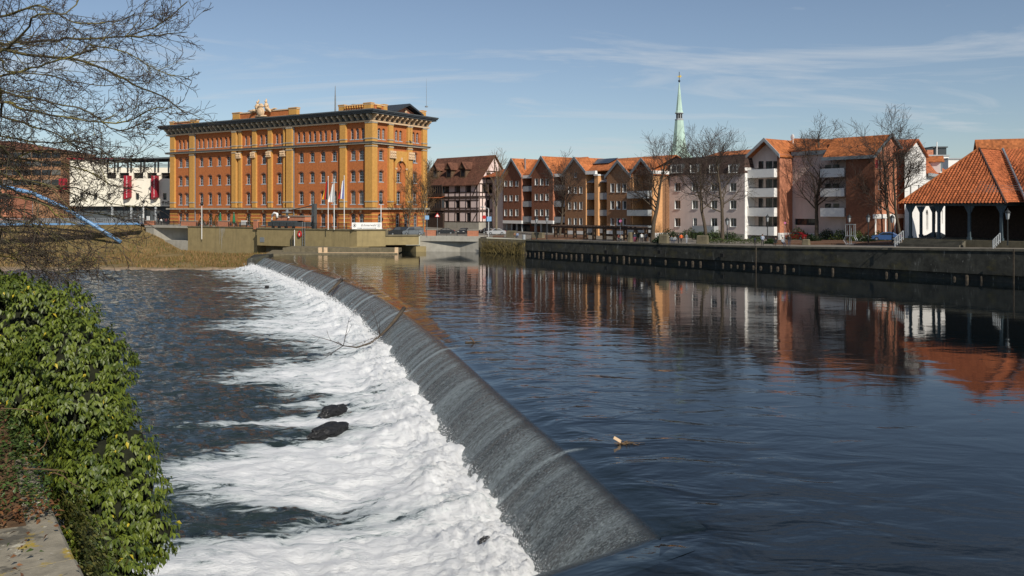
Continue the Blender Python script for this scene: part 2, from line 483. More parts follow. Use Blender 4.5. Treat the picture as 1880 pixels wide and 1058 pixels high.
def window(parent, O, a, n, c, zb, w, h, ri=0.0, style='white', depth=.24):
    fr, pn = win_meshes(w, h, ri, style)
    o = link('window', fr, parent, (O[0] + a[0] * c + n[0] * depth, O[1] + a[1] * c + n[1] * depth, zb), math.atan2(a[1], a[0]))
    link('pane', pn, o)
    return o

def wall_windows(mb, parent, O, a, n, s0, s1, z0, z1, ops, style='white', depth=.28, mi=0, mr=None):
    wall(mb, O, a, n, s0, s1, z0, z1, ops, depth + .02, mi, mr)
    for (c, zb, w, h, ri) in ops: window(parent, O, a, n, c, zb, w, h, ri, style, depth)
# ------------------------------------------------------------------ river, weir, banks, ground
ZL = -2.5                                   # lower river level
def smooth_line(P, step):
    P = np.array(P, dtype=float)
    for _ in range(3):                        # corner cutting keeps the end points
        Q = [P[0]]
        for i in range(len(P) - 1):
            Q += [P[i] * .75 + P[i + 1] * .25, P[i] * .25 + P[i + 1] * .75]
        Q.append(P[-1]); P = np.array(Q)
    L = np.concatenate([[0], np.cumsum(np.hypot(*(P[1:] - P[:-1]).T))])
    return P, L
crest_px = [(490, 472), (545, 487), (620, 511), (690, 541), (740, 573), (820, 636), (930, 736), (1040, 829), (1130, 912), (1212, 985)]
crest = [tuple(onz(x, y, -.1).xy) for x, y in crest_px][::-1]      # near -> far
C1 = np.array(crest[0]); C2 = C1 + np.array((-.79, -.61)) * 16
CP, CL = smooth_line(crest, 1)
def crest_at(s):
    s = np.asarray(s, dtype=float)
    x = np.interp(s, CL, CP[:, 0]); y = np.interp(s, CL, CP[:, 1])
    d0 = CP[1] - CP[0]; d0 = d0 / np.hypot(*d0)
    neg = np.minimum(s, 0); x = x + neg * d0[0]; y = y + neg * d0[1]
    return x, y
def crest_dir(s):
    x0, y0 = crest_at(np.asarray(s) - 3); x1, y1 = crest_at(np.minimum(np.asarray(s) + 3, CL[-1]))
    dx, dy = x1 - x0, y1 - y0; l = np.hypot(dx, dy)
    return dx / l, dy / l
def fall_z(n):
    n = np.asarray(n, dtype=float)
    up = np.clip((n + 1.4) / 1.4, 0, 1); up = up * up * (3 - 2 * up)
    z = -.12 * up
    m = np.maximum(n, 0)
    return z - .30 * m - .155 * m * m

def vnoise(X, Y, Z=0.0, oct=1):
    """mathutils noise over arrays"""
    X, Y = np.broadcast_arrays(X, Y); out = np.empty(X.size)
    zz = np.broadcast_to(Z, X.shape).ravel()
    f = mnoise.noise if oct == 1 else (lambda p: mnoise.fractal(p, 0.9, 2.0, oct))
    for i, (a, b, c) in enumerate(zip(X.ravel(), Y.ravel(), zz)): out[i] = f((a, b, c))
    return out.reshape(X.shape)

# --- materials of the water
def water_nodes(N, L, b, big=.02, fine=.006, sc=1.0, rot=0.0):
    tc = N.new('ShaderNodeTexCoord')
    mp = N.new('ShaderNodeMapping'); mp.inputs['Rotation'].default_value = (0, 0, rot); mp.inputs['Scale'].default_value = (.55 * sc, 1.0 * sc, 1)
    L.new(tc.outputs['Object'], mp.inputs[0])
    n1 = N.new('ShaderNodeTexNoise'); n1.inputs['Scale'].default_value = .55; n1.inputs['Detail'].default_value = 3; n1.inputs['Roughness'].default_value = .45
    n1.inputs['Distortion'].default_value = .6
    n2 = N.new('ShaderNodeTexNoise'); n2.inputs['Scale'].default_value = 3.2; n2.inputs['Detail'].default_value = 4; n2.inputs['Roughness'].default_value = .5
    L.new(mp.outputs[0], n1.inputs['Vector']); L.new(mp.outputs[0], n2.inputs['Vector'])
    b1 = N.new('ShaderNodeBump'); b1.inputs['Strength'].default_value = 1; b1.inputs['Distance'].default_value = big
    b2 = N.new('ShaderNodeBump'); b2.inputs['Strength'].default_value = 1; b2.inputs['Distance'].default_value = fine
    L.new(n1.outputs['Fac'], b1.inputs['Height']); L.new(n2.outputs['Fac'], b2.inputs['Height'])
    L.new(b1.outputs[0], b2.inputs['Normal']); L.new(b2.outputs[0], b.inputs['Normal'])
    return tc, mp, n1, n2, b1, b2

m, N, L, b = _new('still_water')
b.inputs['Base Color'].default_value = (.004, .007, .009, 1)
b.inputs['Roughness'].default_value = .03; b.inputs['IOR'].default_value = 1.333; b.inputs['Specular IOR Level'].default_value = .5
tc, mp, n1, n2, b1, b2 = water_nodes(N, L, b, .075, .006, 1.0, .35)
# the current quickens and ruffles towards the crest (attribute: metres to the crest)
at = N.new('ShaderNodeAttribute'); at.attribute_name = 'ruffle'
mr_ = N.new('ShaderNodeMapRange'); mr_.inputs['To Min'].default_value = .010; mr_.inputs['To Max'].default_value = .15
L.new(at.outputs['Fac'], mr_.inputs[0]); L.new(mr_.outputs[0], b1.inputs['Distance'])
mr2 = N.new('ShaderNodeMapRange'); mr2.inputs['To Min'].default_value = .0017; mr2.inputs['To Max'].default_value = .012
L.new(at.outputs['Fac'], mr2.inputs[0]); L.new(mr2.outputs[0], b2.inputs['Distance'])
M['still_water'] = m

def fall_mat():
    m, N, L, b = _new('falling_water')
    uv = N.new('ShaderNodeUVMap'); uv.uv_map = 'flow'
    sp = N.new('ShaderNodeSeparateXYZ'); L.new(uv.outputs[0], sp.inputs[0])
    def nz(sx, sy, detail, rough=.6, dist=0.0):
        mp = N.new('ShaderNodeMapping'); mp.inputs['Scale'].default_value = (sx, sy, 1)
        n = N.new('ShaderNodeTexNoise'); n.inputs['Scale'].default_value = 1; n.inputs['Detail'].default_value = detail
        n.inputs['Roughness'].default_value = rough; n.inputs['Distortion'].default_value = dist
        L.new(uv.outputs[0], mp.inputs[0]); L.new(mp.outputs[0], n.inputs['Vector']); return n.outputs['Fac']
    def rng(v, a, b_, c=0.0, d=1.0):
        r = N.new('ShaderNodeMapRange'); r.inputs['From Min'].default_value = a; r.inputs['From Max'].default_value = b_
        r.inputs['To Min'].default_value = c; r.inputs['To Max'].default_value = d; r.interpolation_type = 'SMOOTHSTEP'
        L.new(v, r.inputs[0]); return r.outputs[0]
    def mth(op, a, c):
        k = N.new('ShaderNodeMath'); k.operation = op
        for i, s in enumerate((a, c)):
            if isinstance(s, (int, float)): k.inputs[i].default_value = s
            else: L.new(s, k.inputs[i])
        return k.outputs[0]
    streak = nz(10, 4.2, 7, .85); broad = nz(.8, .12, 3); fine = nz(17, 7.5, 5, .8); speck = nz(22, 11, 4, .8)
    down = rng(sp.outputs[1], -.05, .55)
    air = mth('MULTIPLY', down, rng(mth('ADD', mth('MULTIPLY', streak, .75), mth('MULTIPLY', broad, .45)), .50, .88))
    air = mth('ADD', air, mth('MULTIPLY', down, .07))
    air = mth('ADD', air, mth('MULTIPLY', mth('MULTIPLY', rng(sp.outputs[1], .05, .9), rng(speck, .54, .62)), 1.1))  # pale specks, white glints put into the colour
    at = N.new('ShaderNodeAttribute'); at.attribute_name = 'tear'
    air = mth('ADD', air, mth('MULTIPLY', at.outputs['Fac'], rng(fine, .35, .65)))
    cl = N.new('ShaderNodeClamp'); L.new(air, cl.inputs[0])
    mx = N.new('ShaderNodeMix'); mx.data_type = 'RGBA'
    mx.inputs[6].default_value = (.008, .014, .017, 1); mx.inputs[7].default_value = (.40, .46, .47, 1)
    L.new(cl.outputs[0], mx.inputs[0]); L.new(mx.outputs[2], b.inputs['Base Color'])
    rr = rng(cl.outputs[0], 0, .5, .05, .5); L.new(rr, b.inputs['Roughness'])
    b.inputs['IOR'].default_value = 1.333
    hgt = mth('ADD', mth('MULTIPLY', streak, .6), mth('MULTIPLY', fine, .55))
    bp = N.new('ShaderNodeBump'); bp.inputs['Strength'].default_value = 1
    L.new(rng(sp.outputs[1], -.15, .5, .0, .15), bp.inputs['Distance'])
    L.new(hgt, bp.inputs['Height'])
    tc, mp, n1, n2, b1, b2 = water_nodes(N, L, b, .3, .02, 1.0, .35)
    L.new(rng(sp.outputs[1], -.9, .8, .15, .0), b1.inputs['Distance']); L.new(rng(sp.outputs[1], -.9, .8, .012, .0), b2.inputs['Distance'])
    L.new(b2.outputs[0], bp.inputs['Normal']); L.new(bp.outputs[0], b.inputs['Normal'])
    return m
M['falling_water'] = fall_mat()

def rapids_mat():
    m, N, L, b = _new('rapids')
    tc, mp, n1, n2, b1, b2 = water_nodes(N, L, b, .8, .2, 1.25, .12)
    b.inputs['Base Color'].default_value = (.018, .028, .028, 1); b.inputs['Roughness'].default_value = .08; b.inputs['IOR'].default_value = 1.333
    at = N.new('ShaderNodeAttribute'); at.attribute_name = 'foam'
    def nz(sx, sy, sc, detail, rough=.6, dist=0.0):
        q = N.new('ShaderNodeMapping'); q.inputs['Scale'].default_value = (sx, sy, 1); q.inputs['Rotation'].default_value = (0, 0, -.12)
        n = N.new('ShaderNodeTexNoise'); n.inputs['Scale'].default_value = sc; n.inputs['Detail'].default_value = detail
        n.inputs['Roughness'].default_value = rough; n.inputs['Distortion'].default_value = dist
        L.new(tc.outputs['Object'], q.inputs[0]); L.new(q.outputs[0], n.inputs['Vector']); return n.outputs['Fac']
    def mth(op, a, c):
        k = N.new('ShaderNodeMath'); k.operation = op
        for i, s in enumerate((a, c)):
            if isinstance(s, (int, float)): k.inputs[i].default_value = s
            else: L.new(s, k.inputs[i])
        return k.outputs[0]
    def rng(v, a, b_, c=0.0, d=1.0):
        r = N.new('ShaderNodeMapRange'); r.inputs['From Min'].default_value = a; r.inputs['From Max'].default_value = b_
        r.inputs['To Min'].default_value = c; r.inputs['To Max'].default_value = d; r.interpolation_type = 'SMOOTHSTEP'
        L.new(v, r.inputs[0]); return r.outputs[0]
    lace = nz(.30, 1, 1.7, 10, .72, 1.0); wide = nz(.22, 1, .45, 4, .55, .4); wisp = nz(.3, 1, 3.5, 6, .7, .8)
    # ridged lace: thin bright filaments between foam cells
    ridge = mth('SUBTRACT', 1.0, mth('MULTIPLY', mth('ABSOLUTE', mth('SUBTRACT', lace, .5), 0), 6.0))
    v = mth('ADD', at.outputs['Fac'], mth('MULTIPLY', mth('SUBTRACT', lace, .5), 1.7))
    v = mth('ADD', v, mth('MULTIPLY', mth('SUBTRACT', wide, .5), .8))
    v = mth('ADD', v, mth('MULTIPLY', mth('MULTIPLY', ridge, .22), at.outputs['Fac']))
    core = rng(v, .40, .66)
    caps = mth('MULTIPLY', rng(mth('ADD', wisp, mth('MULTIPLY', wide, .5)), .87, 1.02), .6)
    fm = N.new('ShaderNodeClamp'); L.new(mth('ADD', core, caps), fm.inputs[0])
    fo = N.new('ShaderNodeBsdfPrincipled'); fo.inputs['Roughness'].default_value = .75; fo.inputs['Specular IOR Level'].default_value = .15
    fr_ = N.new('ShaderNodeMix'); fr_.data_type = 'RGBA'
    fr_.inputs[6].default_value = (.36, .43, .44, 1); fr_.inputs[7].default_value = (.86, .87, .87, 1)
    L.new(rng(v, .40, 1.0), fr_.inputs[0]); L.new(fr_.outputs[2], fo.inputs['Base Color'])
    fb = N.new('ShaderNodeBump'); fb.inputs['Strength'].default_value = .9; fb.inputs['Distance'].default_value = .2
    L.new(mth('ADD', mth('MULTIPLY', lace, .6), mth('MULTIPLY', nz(.5, 1, 5, 8, .8), .9)), fb.inputs['Height']); L.new(fb.outputs[0], fo.inputs['Normal'])
    ms = N.new('ShaderNodeMixShader'); L.new(fm.outputs[0], ms.inputs[0]); L.new(b.outputs[0], ms.inputs[1]); L.new(fo.outputs[0], ms.inputs[2])
    L.new(ms.outputs[0], N['Material Output'].inputs[0])
    return m
M['rapids'] = rapids_mat()
M['spray'] = mat('spray', (.86, .87, .88), .8, .03, 2)

# --- the sheet of water sliding over the weir (one thing: the weir with its falling water)
def fall_strip(name, P_of_s, D_of_s, S, parent, seed, tears):
    ns = np.concatenate([np.linspace(-1.4, -.5, 6), np.linspace(-.4, 3.6, 32)])
    X0, Y0 = P_of_s(S); DX, DY = D_of_s(S)
    NX, NY = -DY, DX
    SS, NN = np.meshgrid(S, ns, indexing='ij')
    X = X0[:, None] + NX[:, None] * ns[None, :]; Y = Y0[:, None] + NY[:, None] * ns[None, :]
    Zs = fall_z(NN) - .3 * np.clip((S[:, None] * -1.0) / 1.0, 0, 1) * (seed == 0)
    dn = np.clip(NN / 1.2, 0, 1)
    rip = vnoise(SS * 2.2, NN * .25 + seed) * .035 + vnoise(SS * .45, NN * .1 + seed + 9) * .10
    Zs = Zs + rip * dn
    X = X + NX[:, None] * rip * dn * .6; Y = Y + NY[:, None] * rip * dn * .6
    V = np.stack([X, Y, Zs], -1).reshape(-1, 3); nc = len(ns)
    i, j = np.meshgrid(np.arange(len(S) - 1), np.arange(nc - 1), indexing='ij'); a = (i * nc + j).ravel()
    Fc = np.stack([a, a + nc, a + nc + 1, a + 1], -1)
    me = np_mesh(name, V, Fc, 'falling_water', smooth=True)
    uvl = me.uv_layers.new(name='flow'); uvv = np.stack([SS.ravel(), NN.ravel()], -1)[Fc.ravel()]
    uvl.data.foreach_set('uv', uvv.astype(np.float32).ravel())
    tr = np.zeros(SS.shape)
    for ts, tw in tears:
        tr = np.maximum(tr, np.clip(1 - np.abs(SS - ts - NN * .12 - vnoise(SS * 0 + ts, NN * 1.2) * .25) / tw, 0, 1) * np.clip((NN + .9) / .6, 0, 1))
    ta = me.attributes.new('tear', 'FLOAT', 'POINT'); ta.data.foreach_set('value', tr.ravel().astype(np.float32))
    return link(name, me, parent), (X, Y)

weir = thing('weir', (C1[0], C1[1], 0), 0, 'long diagonal weir with a grey sheet of water sliding over it', 'weir')
tag(weir, kind='structure')
def s_near(px, py):
    p = onz(px, py, -.1); return float(CL[np.argmin(np.hypot(CP[:, 0] - p.x, CP[:, 1] - p.y))])
tears = [(s_near(533, 483), .8), (s_near(575, 497), .8), (s_near(690, 541), .7), (s_near(625, 512), 1.1), (s_near(820, 636), .45), (s_near(738, 571), .8), (s_near(1042, 830), .22)]
S1 = np.concatenate([np.arange(-5, 25, .10), np.arange(25, 60, .16), np.arange(60, CL[-1], .3), [CL[-1]]])
o, (SX, SY) = fall_strip('falling_water', crest_at, crest_dir, S1, None, 0, tears)
o.parent = weir; o.location = (-C1[0], -C1[1], 0)
d2 = (C1 - C2) / np.hypot(*(C1 - C2))
L2 = float(np.hypot(*(C1 - C2)))
def leg_at(s): s = np.asarray(s, float); return C2[0] + d2[0] * s, C2[1] + d2[1] * s
def leg_dir(s): s = np.asarray(s, float); return d2[0] + 0 * s, d2[1] + 0 * s
S2 = np.arange(0, L2 - .05, .2)
o2, (LX, LY) = fall_strip('falling_water', leg_at, leg_dir, S2, None, 5, [])
o2.parent = weir; o2.location = (-C1[0], -C1[1], 0)
mb = MB()   # solid concrete body below the water sheet
for (x0, y0), (x1, y1) in [((CP[i][0], CP[i][1]), (CP[i + 1][0], CP[i + 1][1])) for i in range(len(CP) - 1)] + [(tuple(C2), tuple(C1))]:
    d = Vector((x1 - x0, y1 - y0)); 
    if d.length < 1e-4: continue
    d.normalize(); nn = Vector((-d.y, d.x))
    def pp(x, y, n, z): return (x + nn.x * n - C1[0], y + nn.y * n - C1[1], z)
    for (na, za), (nb, zb) in (((-2, -.6), (0, -.5)), ((0, -.5), (1.4, -1.1)), ((1.4, -1.1), (2.6, -3.2))):
        mb.poly([pp(x0, y0, na, za), pp(x1, y1, na, za), pp(x1, y1, nb, zb), pp(x0, y0, nb, zb)])
mb.build('sill', 'concrete_dark', weir)

# quay line, near -> used by river and ground
UA = Vector((.62, -.785))
quay = [(-7.0, 178.0), (2.8, 168.7), (19.9, 150.2), (33.6, 134.8), (38.6, 129.2), (49.6, 117.0), (61.6, 103.4), (92.0, 67.0), (140.0, 8.0), (158.0, -16.0)]
AF = Fr(23.0, 186.0, .62, -.785)            # line of the gabled housefronts
def zq(t): return float(np.interp(t, [-60, 1, 51, 73, 90, 200], [3.0, 3.0, 3.3, 3.75, 4.15, 4.3]))
def zq_xy(x, y): return zq((Vector((x, y)) - AF.o).dot(AF.u))

# upper river: flat sheet with the distance to the crest stored for the ruffle of the current
def dist_crest(X, Y):
    d = np.full(X.shape, 1e9)
    for i in range(0, len(CP), 2): d = np.minimum(d, np.hypot(X - CP[i, 0], Y - CP[i, 1]))
    return d
# rows run upstream from the crest edge to the quay and beyond the frame
edge = [(float(SX[i, 0]), float(SY[i, 0])) for i in range(50, len(S1), 10)] + [(float(SX[-1, 0]), float(SY[-1, 0])), (-43.5, 172.0), (-41, 184), (-34, 188)]
edge = [(float(LX[0, 0]) - 20, float(LY[0, 0]) - 20)] + [(float(LX[i, 0]), float(LY[i, 0])) for i in range(0, len(S2), 8)] + [(float(C1[0]) + .02, float(C1[1]))] + edge
ex, ey = np.array(edge).T; el = np.concatenate([[0], np.cumsum(np.hypot(np.diff(ex), np.diff(ey)))]); el /= el[-1]
qx, qy = np.array([(175., -40.)] + quay[::-1] + [(-18, 183), (-26, 190)]).T; ql = np.concatenate([[0], np.cumsum(np.hypot(np.diff(qx), np.diff(qy)))]); ql /= ql[-1]
T = np.unique(np.concatenate([np.linspace(0, 1, 200), el])); W = np.linspace(0, 1, 60) ** 1.6
A0 = np.stack([np.interp(T, el, ex), np.interp(T, el, ey)], -1); A1 = np.stack([np.interp(T, ql, qx), np.interp(T, ql, qy)], -1)
G = A0[:, None, :] * (1 - W)[None, :, None] + A1[:, None, :] * W[None, :, None]
dc = dist_crest(G[..., 0], G[..., 1])
dC = np.hypot(G[..., 0] - C1[0], G[..., 1] - C1[1]); V = np.concatenate([G, (-.125 * np.clip(1 - dC / 1.4, 0, 1))[..., None]], -1).reshape(-1, 3); nc = len(W)
i, j = np.meshgrid(np.arange(len(T) - 1), np.arange(nc - 1), indexing='ij'); a = (i * nc + j).ravel()
me = np_mesh('upper_river', V, np.stack([a, a + nc, a + nc + 1, a + 1], -1), 'still_water', smooth=True)
ra = me.attributes.new('ruffle', 'FLOAT', 'POINT'); ra.data.foreach_set('value', (np.exp(-np.maximum(dc - 3, 0) / 7.0)).ravel().astype(np.float32))
link('upper_river', me, kind='structure')

# lower river with foam --------------------------------------------
lim = [(492, 420), (505, 430), (520, 480), (540, 490), (560, 500), (580, 510), (592, 430), (606, 440), (622, 535), (640, 575), (655, 605), (668, 540), (690, 430), (708, 500), (728, 600), (745, 585), (757, 640), (770, 480), (777, 400), (786, 560), (797, 615), (815, 500), (832, 400), (850, 300), (880, 280), (900, 320), (920, 450), (940, 590), (962, 640), (980, 600), (1000, 340), (1025, 230), (1058, 150), (1200, 0), (2500, -900)]
lx = np.array([onz(px, py, ZL).x for py, px in lim][::-1]); ly = np.array([onz(px, py, ZL).y for py, px in lim][::-1])
rowsY = np.exp(np.linspace(math.log(7.5), math.log(162), 560))
crX = np.where(rowsY >= C1[1], np.interp(rowsY, CP[:, 1], CP[:, 0]), np.interp(rowsY, [C2[1], C1[1]], [C2[0], C1[0]]))
xr = crX - 1.2; xl = -0.68 * rowsY - 12
cc = np.concatenate([np.linspace(0, .45, 210), np.linspace(.45, 1, 90)[1:]])
GX = xr[:, None] + (xl - xr)[:, None] * cc[None, :]; GY = np.repeat(rowsY[:, None], len(cc), 1)
nd = (crX[:, None] - GX) * .93                       # distance downstream of the crest
nd = np.where(GY < C1[1], (C1[1] - GY) * 0 + np.abs((GX - C1[0]) * d2[1] - (GY - C1[1]) * d2[0]), nd)
foam = 1 / (1 + np.exp(-(GX - np.interp(GY, ly, lx)[:]) / (1.5 + GY * .035)))
foam = np.maximum(foam, np.clip(1.25 - nd / 7.5, 0, 1.1))
foam = foam * .95 + .02
pile = np.exp(-((nd - 3.4) / 1.9) ** 2)
t1 = vnoise(GX * .35, GY * .45, 3.0, 3); t2 = vnoise(GX * 1.1, GY * 1.3, 7.0, 3); t3 = vnoise(GX * 3.2, GY * 3.4, 11.0, 2)
act = np.clip(foam, 0, 1)
near = np.clip(1.4 - nd / 16, .25, 1)
t4 = vnoise(GX * .55, GY * 1.5, 21.0, 3)
GZ = ZL + pile * (0.62 + .34 * t1 + .12 * t2 + .15 * t3) + act * near * (.16 * t1 + .12 * t4 + .06 * t2 + .05 * t3) + .08 * t1 + .15 * t4 * (1 - .6 * act)
GZ = GZ - np.clip((1.6 - nd), 0, 1.2) * .6
V = np.stack([GX, GY, GZ], -1).reshape(-1, 3); nc = len(cc)
i, j = np.meshgrid(np.arange(len(rowsY) - 1), np.arange(nc - 1), indexing='ij'); a = (i * nc + j).ravel()
me = np_mesh('lower_river', V, np.stack([a, a + 1, a + nc + 1, a + nc], -1), 'rapids', smooth=True)
fa = me.attributes.new('foam', 'FLOAT', 'POINT'); fa.data.foreach_set('value', foam.ravel().astype(np.float32))
link('lower_river', me, kind='structure')

# spray thrown up along the foot of the fall: nobody could count it
rng_ = np.random.default_rng(5)
n = 16000
ss = rng_.random(n) ** 1.7 * (CL[-1] - 2); x0, y0 = crest_at(ss); dx, dy = crest_dir(ss)
nn_ = 2.75 + rng_.gamma(1.8, .5, n); hh = rng_.gamma(1.1, .13, n)
px_, py_ = x0 - dy * nn_, y0 + dx * nn_
pz_ = ZL + .75 * np.exp(-((nn_ - 3.0) / 2.1) ** 2) + hh + .25
sz = rng_.uniform(.005, .014, n) * (1 + ss / 30)
tet = np.array([(1, 1, 1), (-1, -1, 1), (-1, 1, -1), (1, -1, -1)]) * .7
rot = rng_.normal(size=(n, 3))
V = (tet[None] * sz[:, None, None] * np.array([1, 1, 1.0]) + rot[:, None, :] * sz[:, None, None] * .4 + np.stack([px_, py_, pz_], -1)[:, None, :]).reshape(-1, 3)
b0 = np.arange(n) * 4
Fc = np.concatenate([np.stack([b0 + p, b0 + q, b0 + r], -1) for p, q, r in ((0, 1, 2), (0, 2, 3), (0, 3, 1), (1, 3, 2))])
link('spray', np_mesh('spray', V, Fc, 'spray'), label='fine white spray flying along the foot of the weir', cat='spray', kind='stuff')

# far gravel and grass bank on the left -----------------------------
def bank_mat():
    m, N, L, b = _new('bank_ground')
    tc = N.new('ShaderNodeTexCoord'); n = N.new('ShaderNodeTexNoise'); n.inputs['Scale'].default_value = .25; n.inputs['Detail'].default_value = 9; n.inputs['Roughness'].default_value = .7
    L.new(tc.outputs['Object'], n.inputs['Vector'])
    rp = N.new('ShaderNodeValToRGB'); e = rp.color_ramp.elements
    e[0].position = .3; e[0].color = (.07, .06, .022, 1); e[1].position = .72; e[1].color = (.27, .18, .08, 1)
    x = e.new(.5); x.color = (.17, .12, .04, 1)
    L.new(n.outputs['Fac'], rp.inputs[0])
    at = N.new('ShaderNodeAttribute'); at.attribute_name = 'gravel'
    mx = N.new('ShaderNodeMix'); mx.data_type = 'RGBA'; L.new(at.outputs['Fac'], mx.inputs[0]); L.new(rp.outputs[0], mx.inputs[6])
    n2 = N.new('ShaderNodeTexNoise'); n2.inputs['Scale'].default_value = 1.8; n2.inputs['Detail'].default_value = 8
    L.new(tc.outputs['Object'], n2.inputs['Vector'])
    r2 = N.new('ShaderNodeValToRGB'); r2.color_ramp.elements[0].position = .35; r2.color_ramp.elements[0].color = (.17, .12, .08, 1); r2.color_ramp.elements[1].position = .65; r2.color_ramp.elements[1].color = (.50, .37, .27, 1)
    L.new(n2.outputs['Fac'], r2.inputs[0]); L.new(r2.outputs[0], mx.inputs[7])
    L.new(mx.outputs[2], b.inputs['Base Color']); b.inputs['Roughness'].default_value = .95
    bp = N.new('ShaderNodeBump'); bp.inputs['Distance'].default_value = .3; L.new(n2.outputs['Fac'], bp.inputs['Height']); L.new(bp.outputs[0], b.inputs['Normal'])
    return m
M['bank_ground'] = bank_mat()
shore = [(-330, 138), (-140, 150.5), (-112, 154.5), (-92, 156.5), (-78, 158), (-68, 158.5), (-58, 159.2), (-50.5, 161.5), (-47.5, 164)]
backl = [(-330, 236, 5.6), (-150, 232, 5.6), (-118, 230, 5.3), (-100, 228, 5.0), (-93.5, 221.5, 3.2), (-82, 212.0, -1.2), (-70, 203, -1.5), (-60, 197.0, -1.2), (-50, 191, -.6)]
TT = np.linspace(0, 1, 140); VV = np.linspace(0, 1, 40)
ks = np.linspace(0, 1, len(shore))
sx = np.interp(TT, ks, [p[0] for p in shore]); sy = np.interp(TT, ks, [p[1] for p in shore])
bx = np.interp(TT, ks, [p[0] for p in backl]); by = np.interp(TT, ks, [p[1] for p in backl]); bz = np.interp(TT, ks, [p[2] for p in backl])
BX = sx[:, None] + (bx - sx)[:, None] * VV; BY = sy[:, None] + (by - sy)[:, None] * VV
lowz = -2.75 + .85 * np.clip(VV / .35, 0, 1) ** .7
up_ = np.clip((VV - .66) / .33, 0, 1); up_ = up_ * up_ * (3 - 2 * up_)
BZ = lowz[None, :] * (1 - up_) + bz[:, None] * up_ + .22 * vnoise(BX * .25, BY * .25, 1.0, 3)
BANK = (BX, BY, BZ)
V = np.stack([BX, BY, BZ], -1).reshape(-1, 3); nc = len(VV)
i, j = np.meshgrid(np.arange(len(TT) - 1), np.arange(nc - 1), indexing='ij'); a = (i * nc + j).ravel()
me = np_mesh('river_bank', V, np.stack([a, a + nc, a + nc + 1, a + 1], -1), 'bank_ground', smooth=True)
gv = np.clip(1.25 - (VV[None, :] + .05 * vnoise(BX * .2, BY * .2)) / .13, 0, 1) * np.ones_like(BX)
ga = me.attributes.new('gravel', 'FLOAT', 'POINT'); ga.data.foreach_set('value', gv.ravel().astype(np.float32))
link('river_bank', me, kind='structure')

# left bank under the abutment (mostly hidden behind the ivy)
mb = MB(); q = [(-7.5, 9.5), (-14, 20), (-24, 38), (-50, 60), (-140, 120)]
for i in range(len(q) - 1):
    (x0, y0), (x1, y1) = q[i], q[i + 1]
    mb.poly([(x0, y0, -2.8), (x1, y1, -2.8), (x1 - 14, y1 - 2, 2.0), (x0 - 14, y0 - 2, 2.0)])
    mb.poly([(x0 - 14, y0 - 2, 2.0), (x1 - 14, y1 - 2, 2.0), (x1 - 160, y1 - 60, 4.0), (x0 - 160, y0 - 60, 4.0)])
mb.build('left_bank', 'soil', kind='structure')

# town ground: one sheet from the river edge to the horizon ------------
front = [(-2600, 300, 5.6), (-330, 238, 5.6), (-150, 233, 5.6), (-118, 229, 5.3), (-96, 224, 4.9), (-70, 214, 4.4), (-45, 200, 3.6), (-24, 184.5, 3.35), (-17, 184.5, 3.3), (-6.6, 179.2, 3.1)]
front += [(x + .785 * .4, y + .62 * .4, zq_xy(x, y)) for x, y in quay[1:]] + [(400, -120, 4.3)]
mb = MB()
nF = len(front)
for k in range(nF - 1):
    p, q2 = front[k], front[k + 1]
    def far(p, r): return (p[0] + .785 * r + (p[0]) * r * .002, p[1] + .62 * r, p[2])
    prev = (p, q2)
    for r in (60, 300, 3200):
        a_, b_ = far(p, r), far(q2, r); mb.poly([prev[0], prev[1], b_, a_]); prev = (a_, b_)
mb.build('ground', 'paving', kind='structure')
# ------------------------------------------------------------------ the brick mill
MC = Vector(((683 - CX) / F * 190.0, 190.0))                       # front corner
MF = Fr(MC.x, MC.y, .846, -.534)                                    # t <= 0 along the long front
ML = -MF.t(312)                                                     # length of the long front
MW = MF.d(781, 0)                                                   # length of the short front
mill = thing('mill_building', (MF.w(-ML, 0).x, MF.w(-ML, 0).y, 0), MF.ang, 'large orange and yellow brick mill with arched windows and stone sculpture on its roof', 'building')
mx = lambda px: MF.t(px) + ML                                        # local x of a column on the long front
myy = lambda px: MF.d(px, 0)                                         # local y of a column on the short front
OL, AL, NL = (0, 0), (1, 0), (0, 1)
OR_, AR, NR = (ML, 0), (0, 1), (-1, 0)
ZR = dict(g=(5.0, 3.05), f2=(10.1, 3.0), f3=(15.15, 2.5), f4=(20.0, 2.3), top=(24.75, 2.5))
def lw(px, wd): return mx(px), wd
long_cols = [331.3, 342.6, 369.6, 385.7, 402.2, 418.8, 455.8, 483.9, 512.7, 553, 573, 592.6, 613.5, 648, 663]
long_top = [290 + q / 3.92 for q in (155, 183, 212, 295, 325, 359, 389, 423, 452, 488, 518, 632, 665, 742, 776, 855, 888)] + \
           [540 + q / 3.648 for q in (30, 64, 104, 137, 175, 209, 251, 286, 387, 422, 458)]
short_cols = [(700, 'f2 f3 f4'), (732, 'f2 f3'), (762, 'f2 f3 f4')]
short_top = [540 + q / 3.648 for q in (570, 600, 686, 714, 799, 826)]
mb = MB(); ops = []
for p in long_cols:
    ops.append((mx(p), 5.0, 1.55, 3.05, .70))
    for k in ('f2', 'f3', 'f4'): ops.append((mx(p), ZR[k][0], 1.6, ZR[k][1], .35))
for p in long_top: ops.append((mx(p), 24.75, 1.05, 2.5, .5))
wall_windows(mb, mill, OL, AL, NL, 0, ML, 3.0, 29.2, ops, 'mill', .38)
ops = []
for p, fl in short_cols:
    for k in fl.split(): ops.append((myy(p), ZR[k][0], 1.5, ZR[k][1], .35))
for p in (698, 730.5, 746, 763): ops.append((myy(p), 4.6, 1.45, 3.4, .65))
for p in short_top: ops.append((myy(p), 24.75, 1.0, 2.5, .48))
wall_windows(mb, mill, OR_, AR, NR, 0, MW, 3.0, 29.2, ops, 'mill', .38)
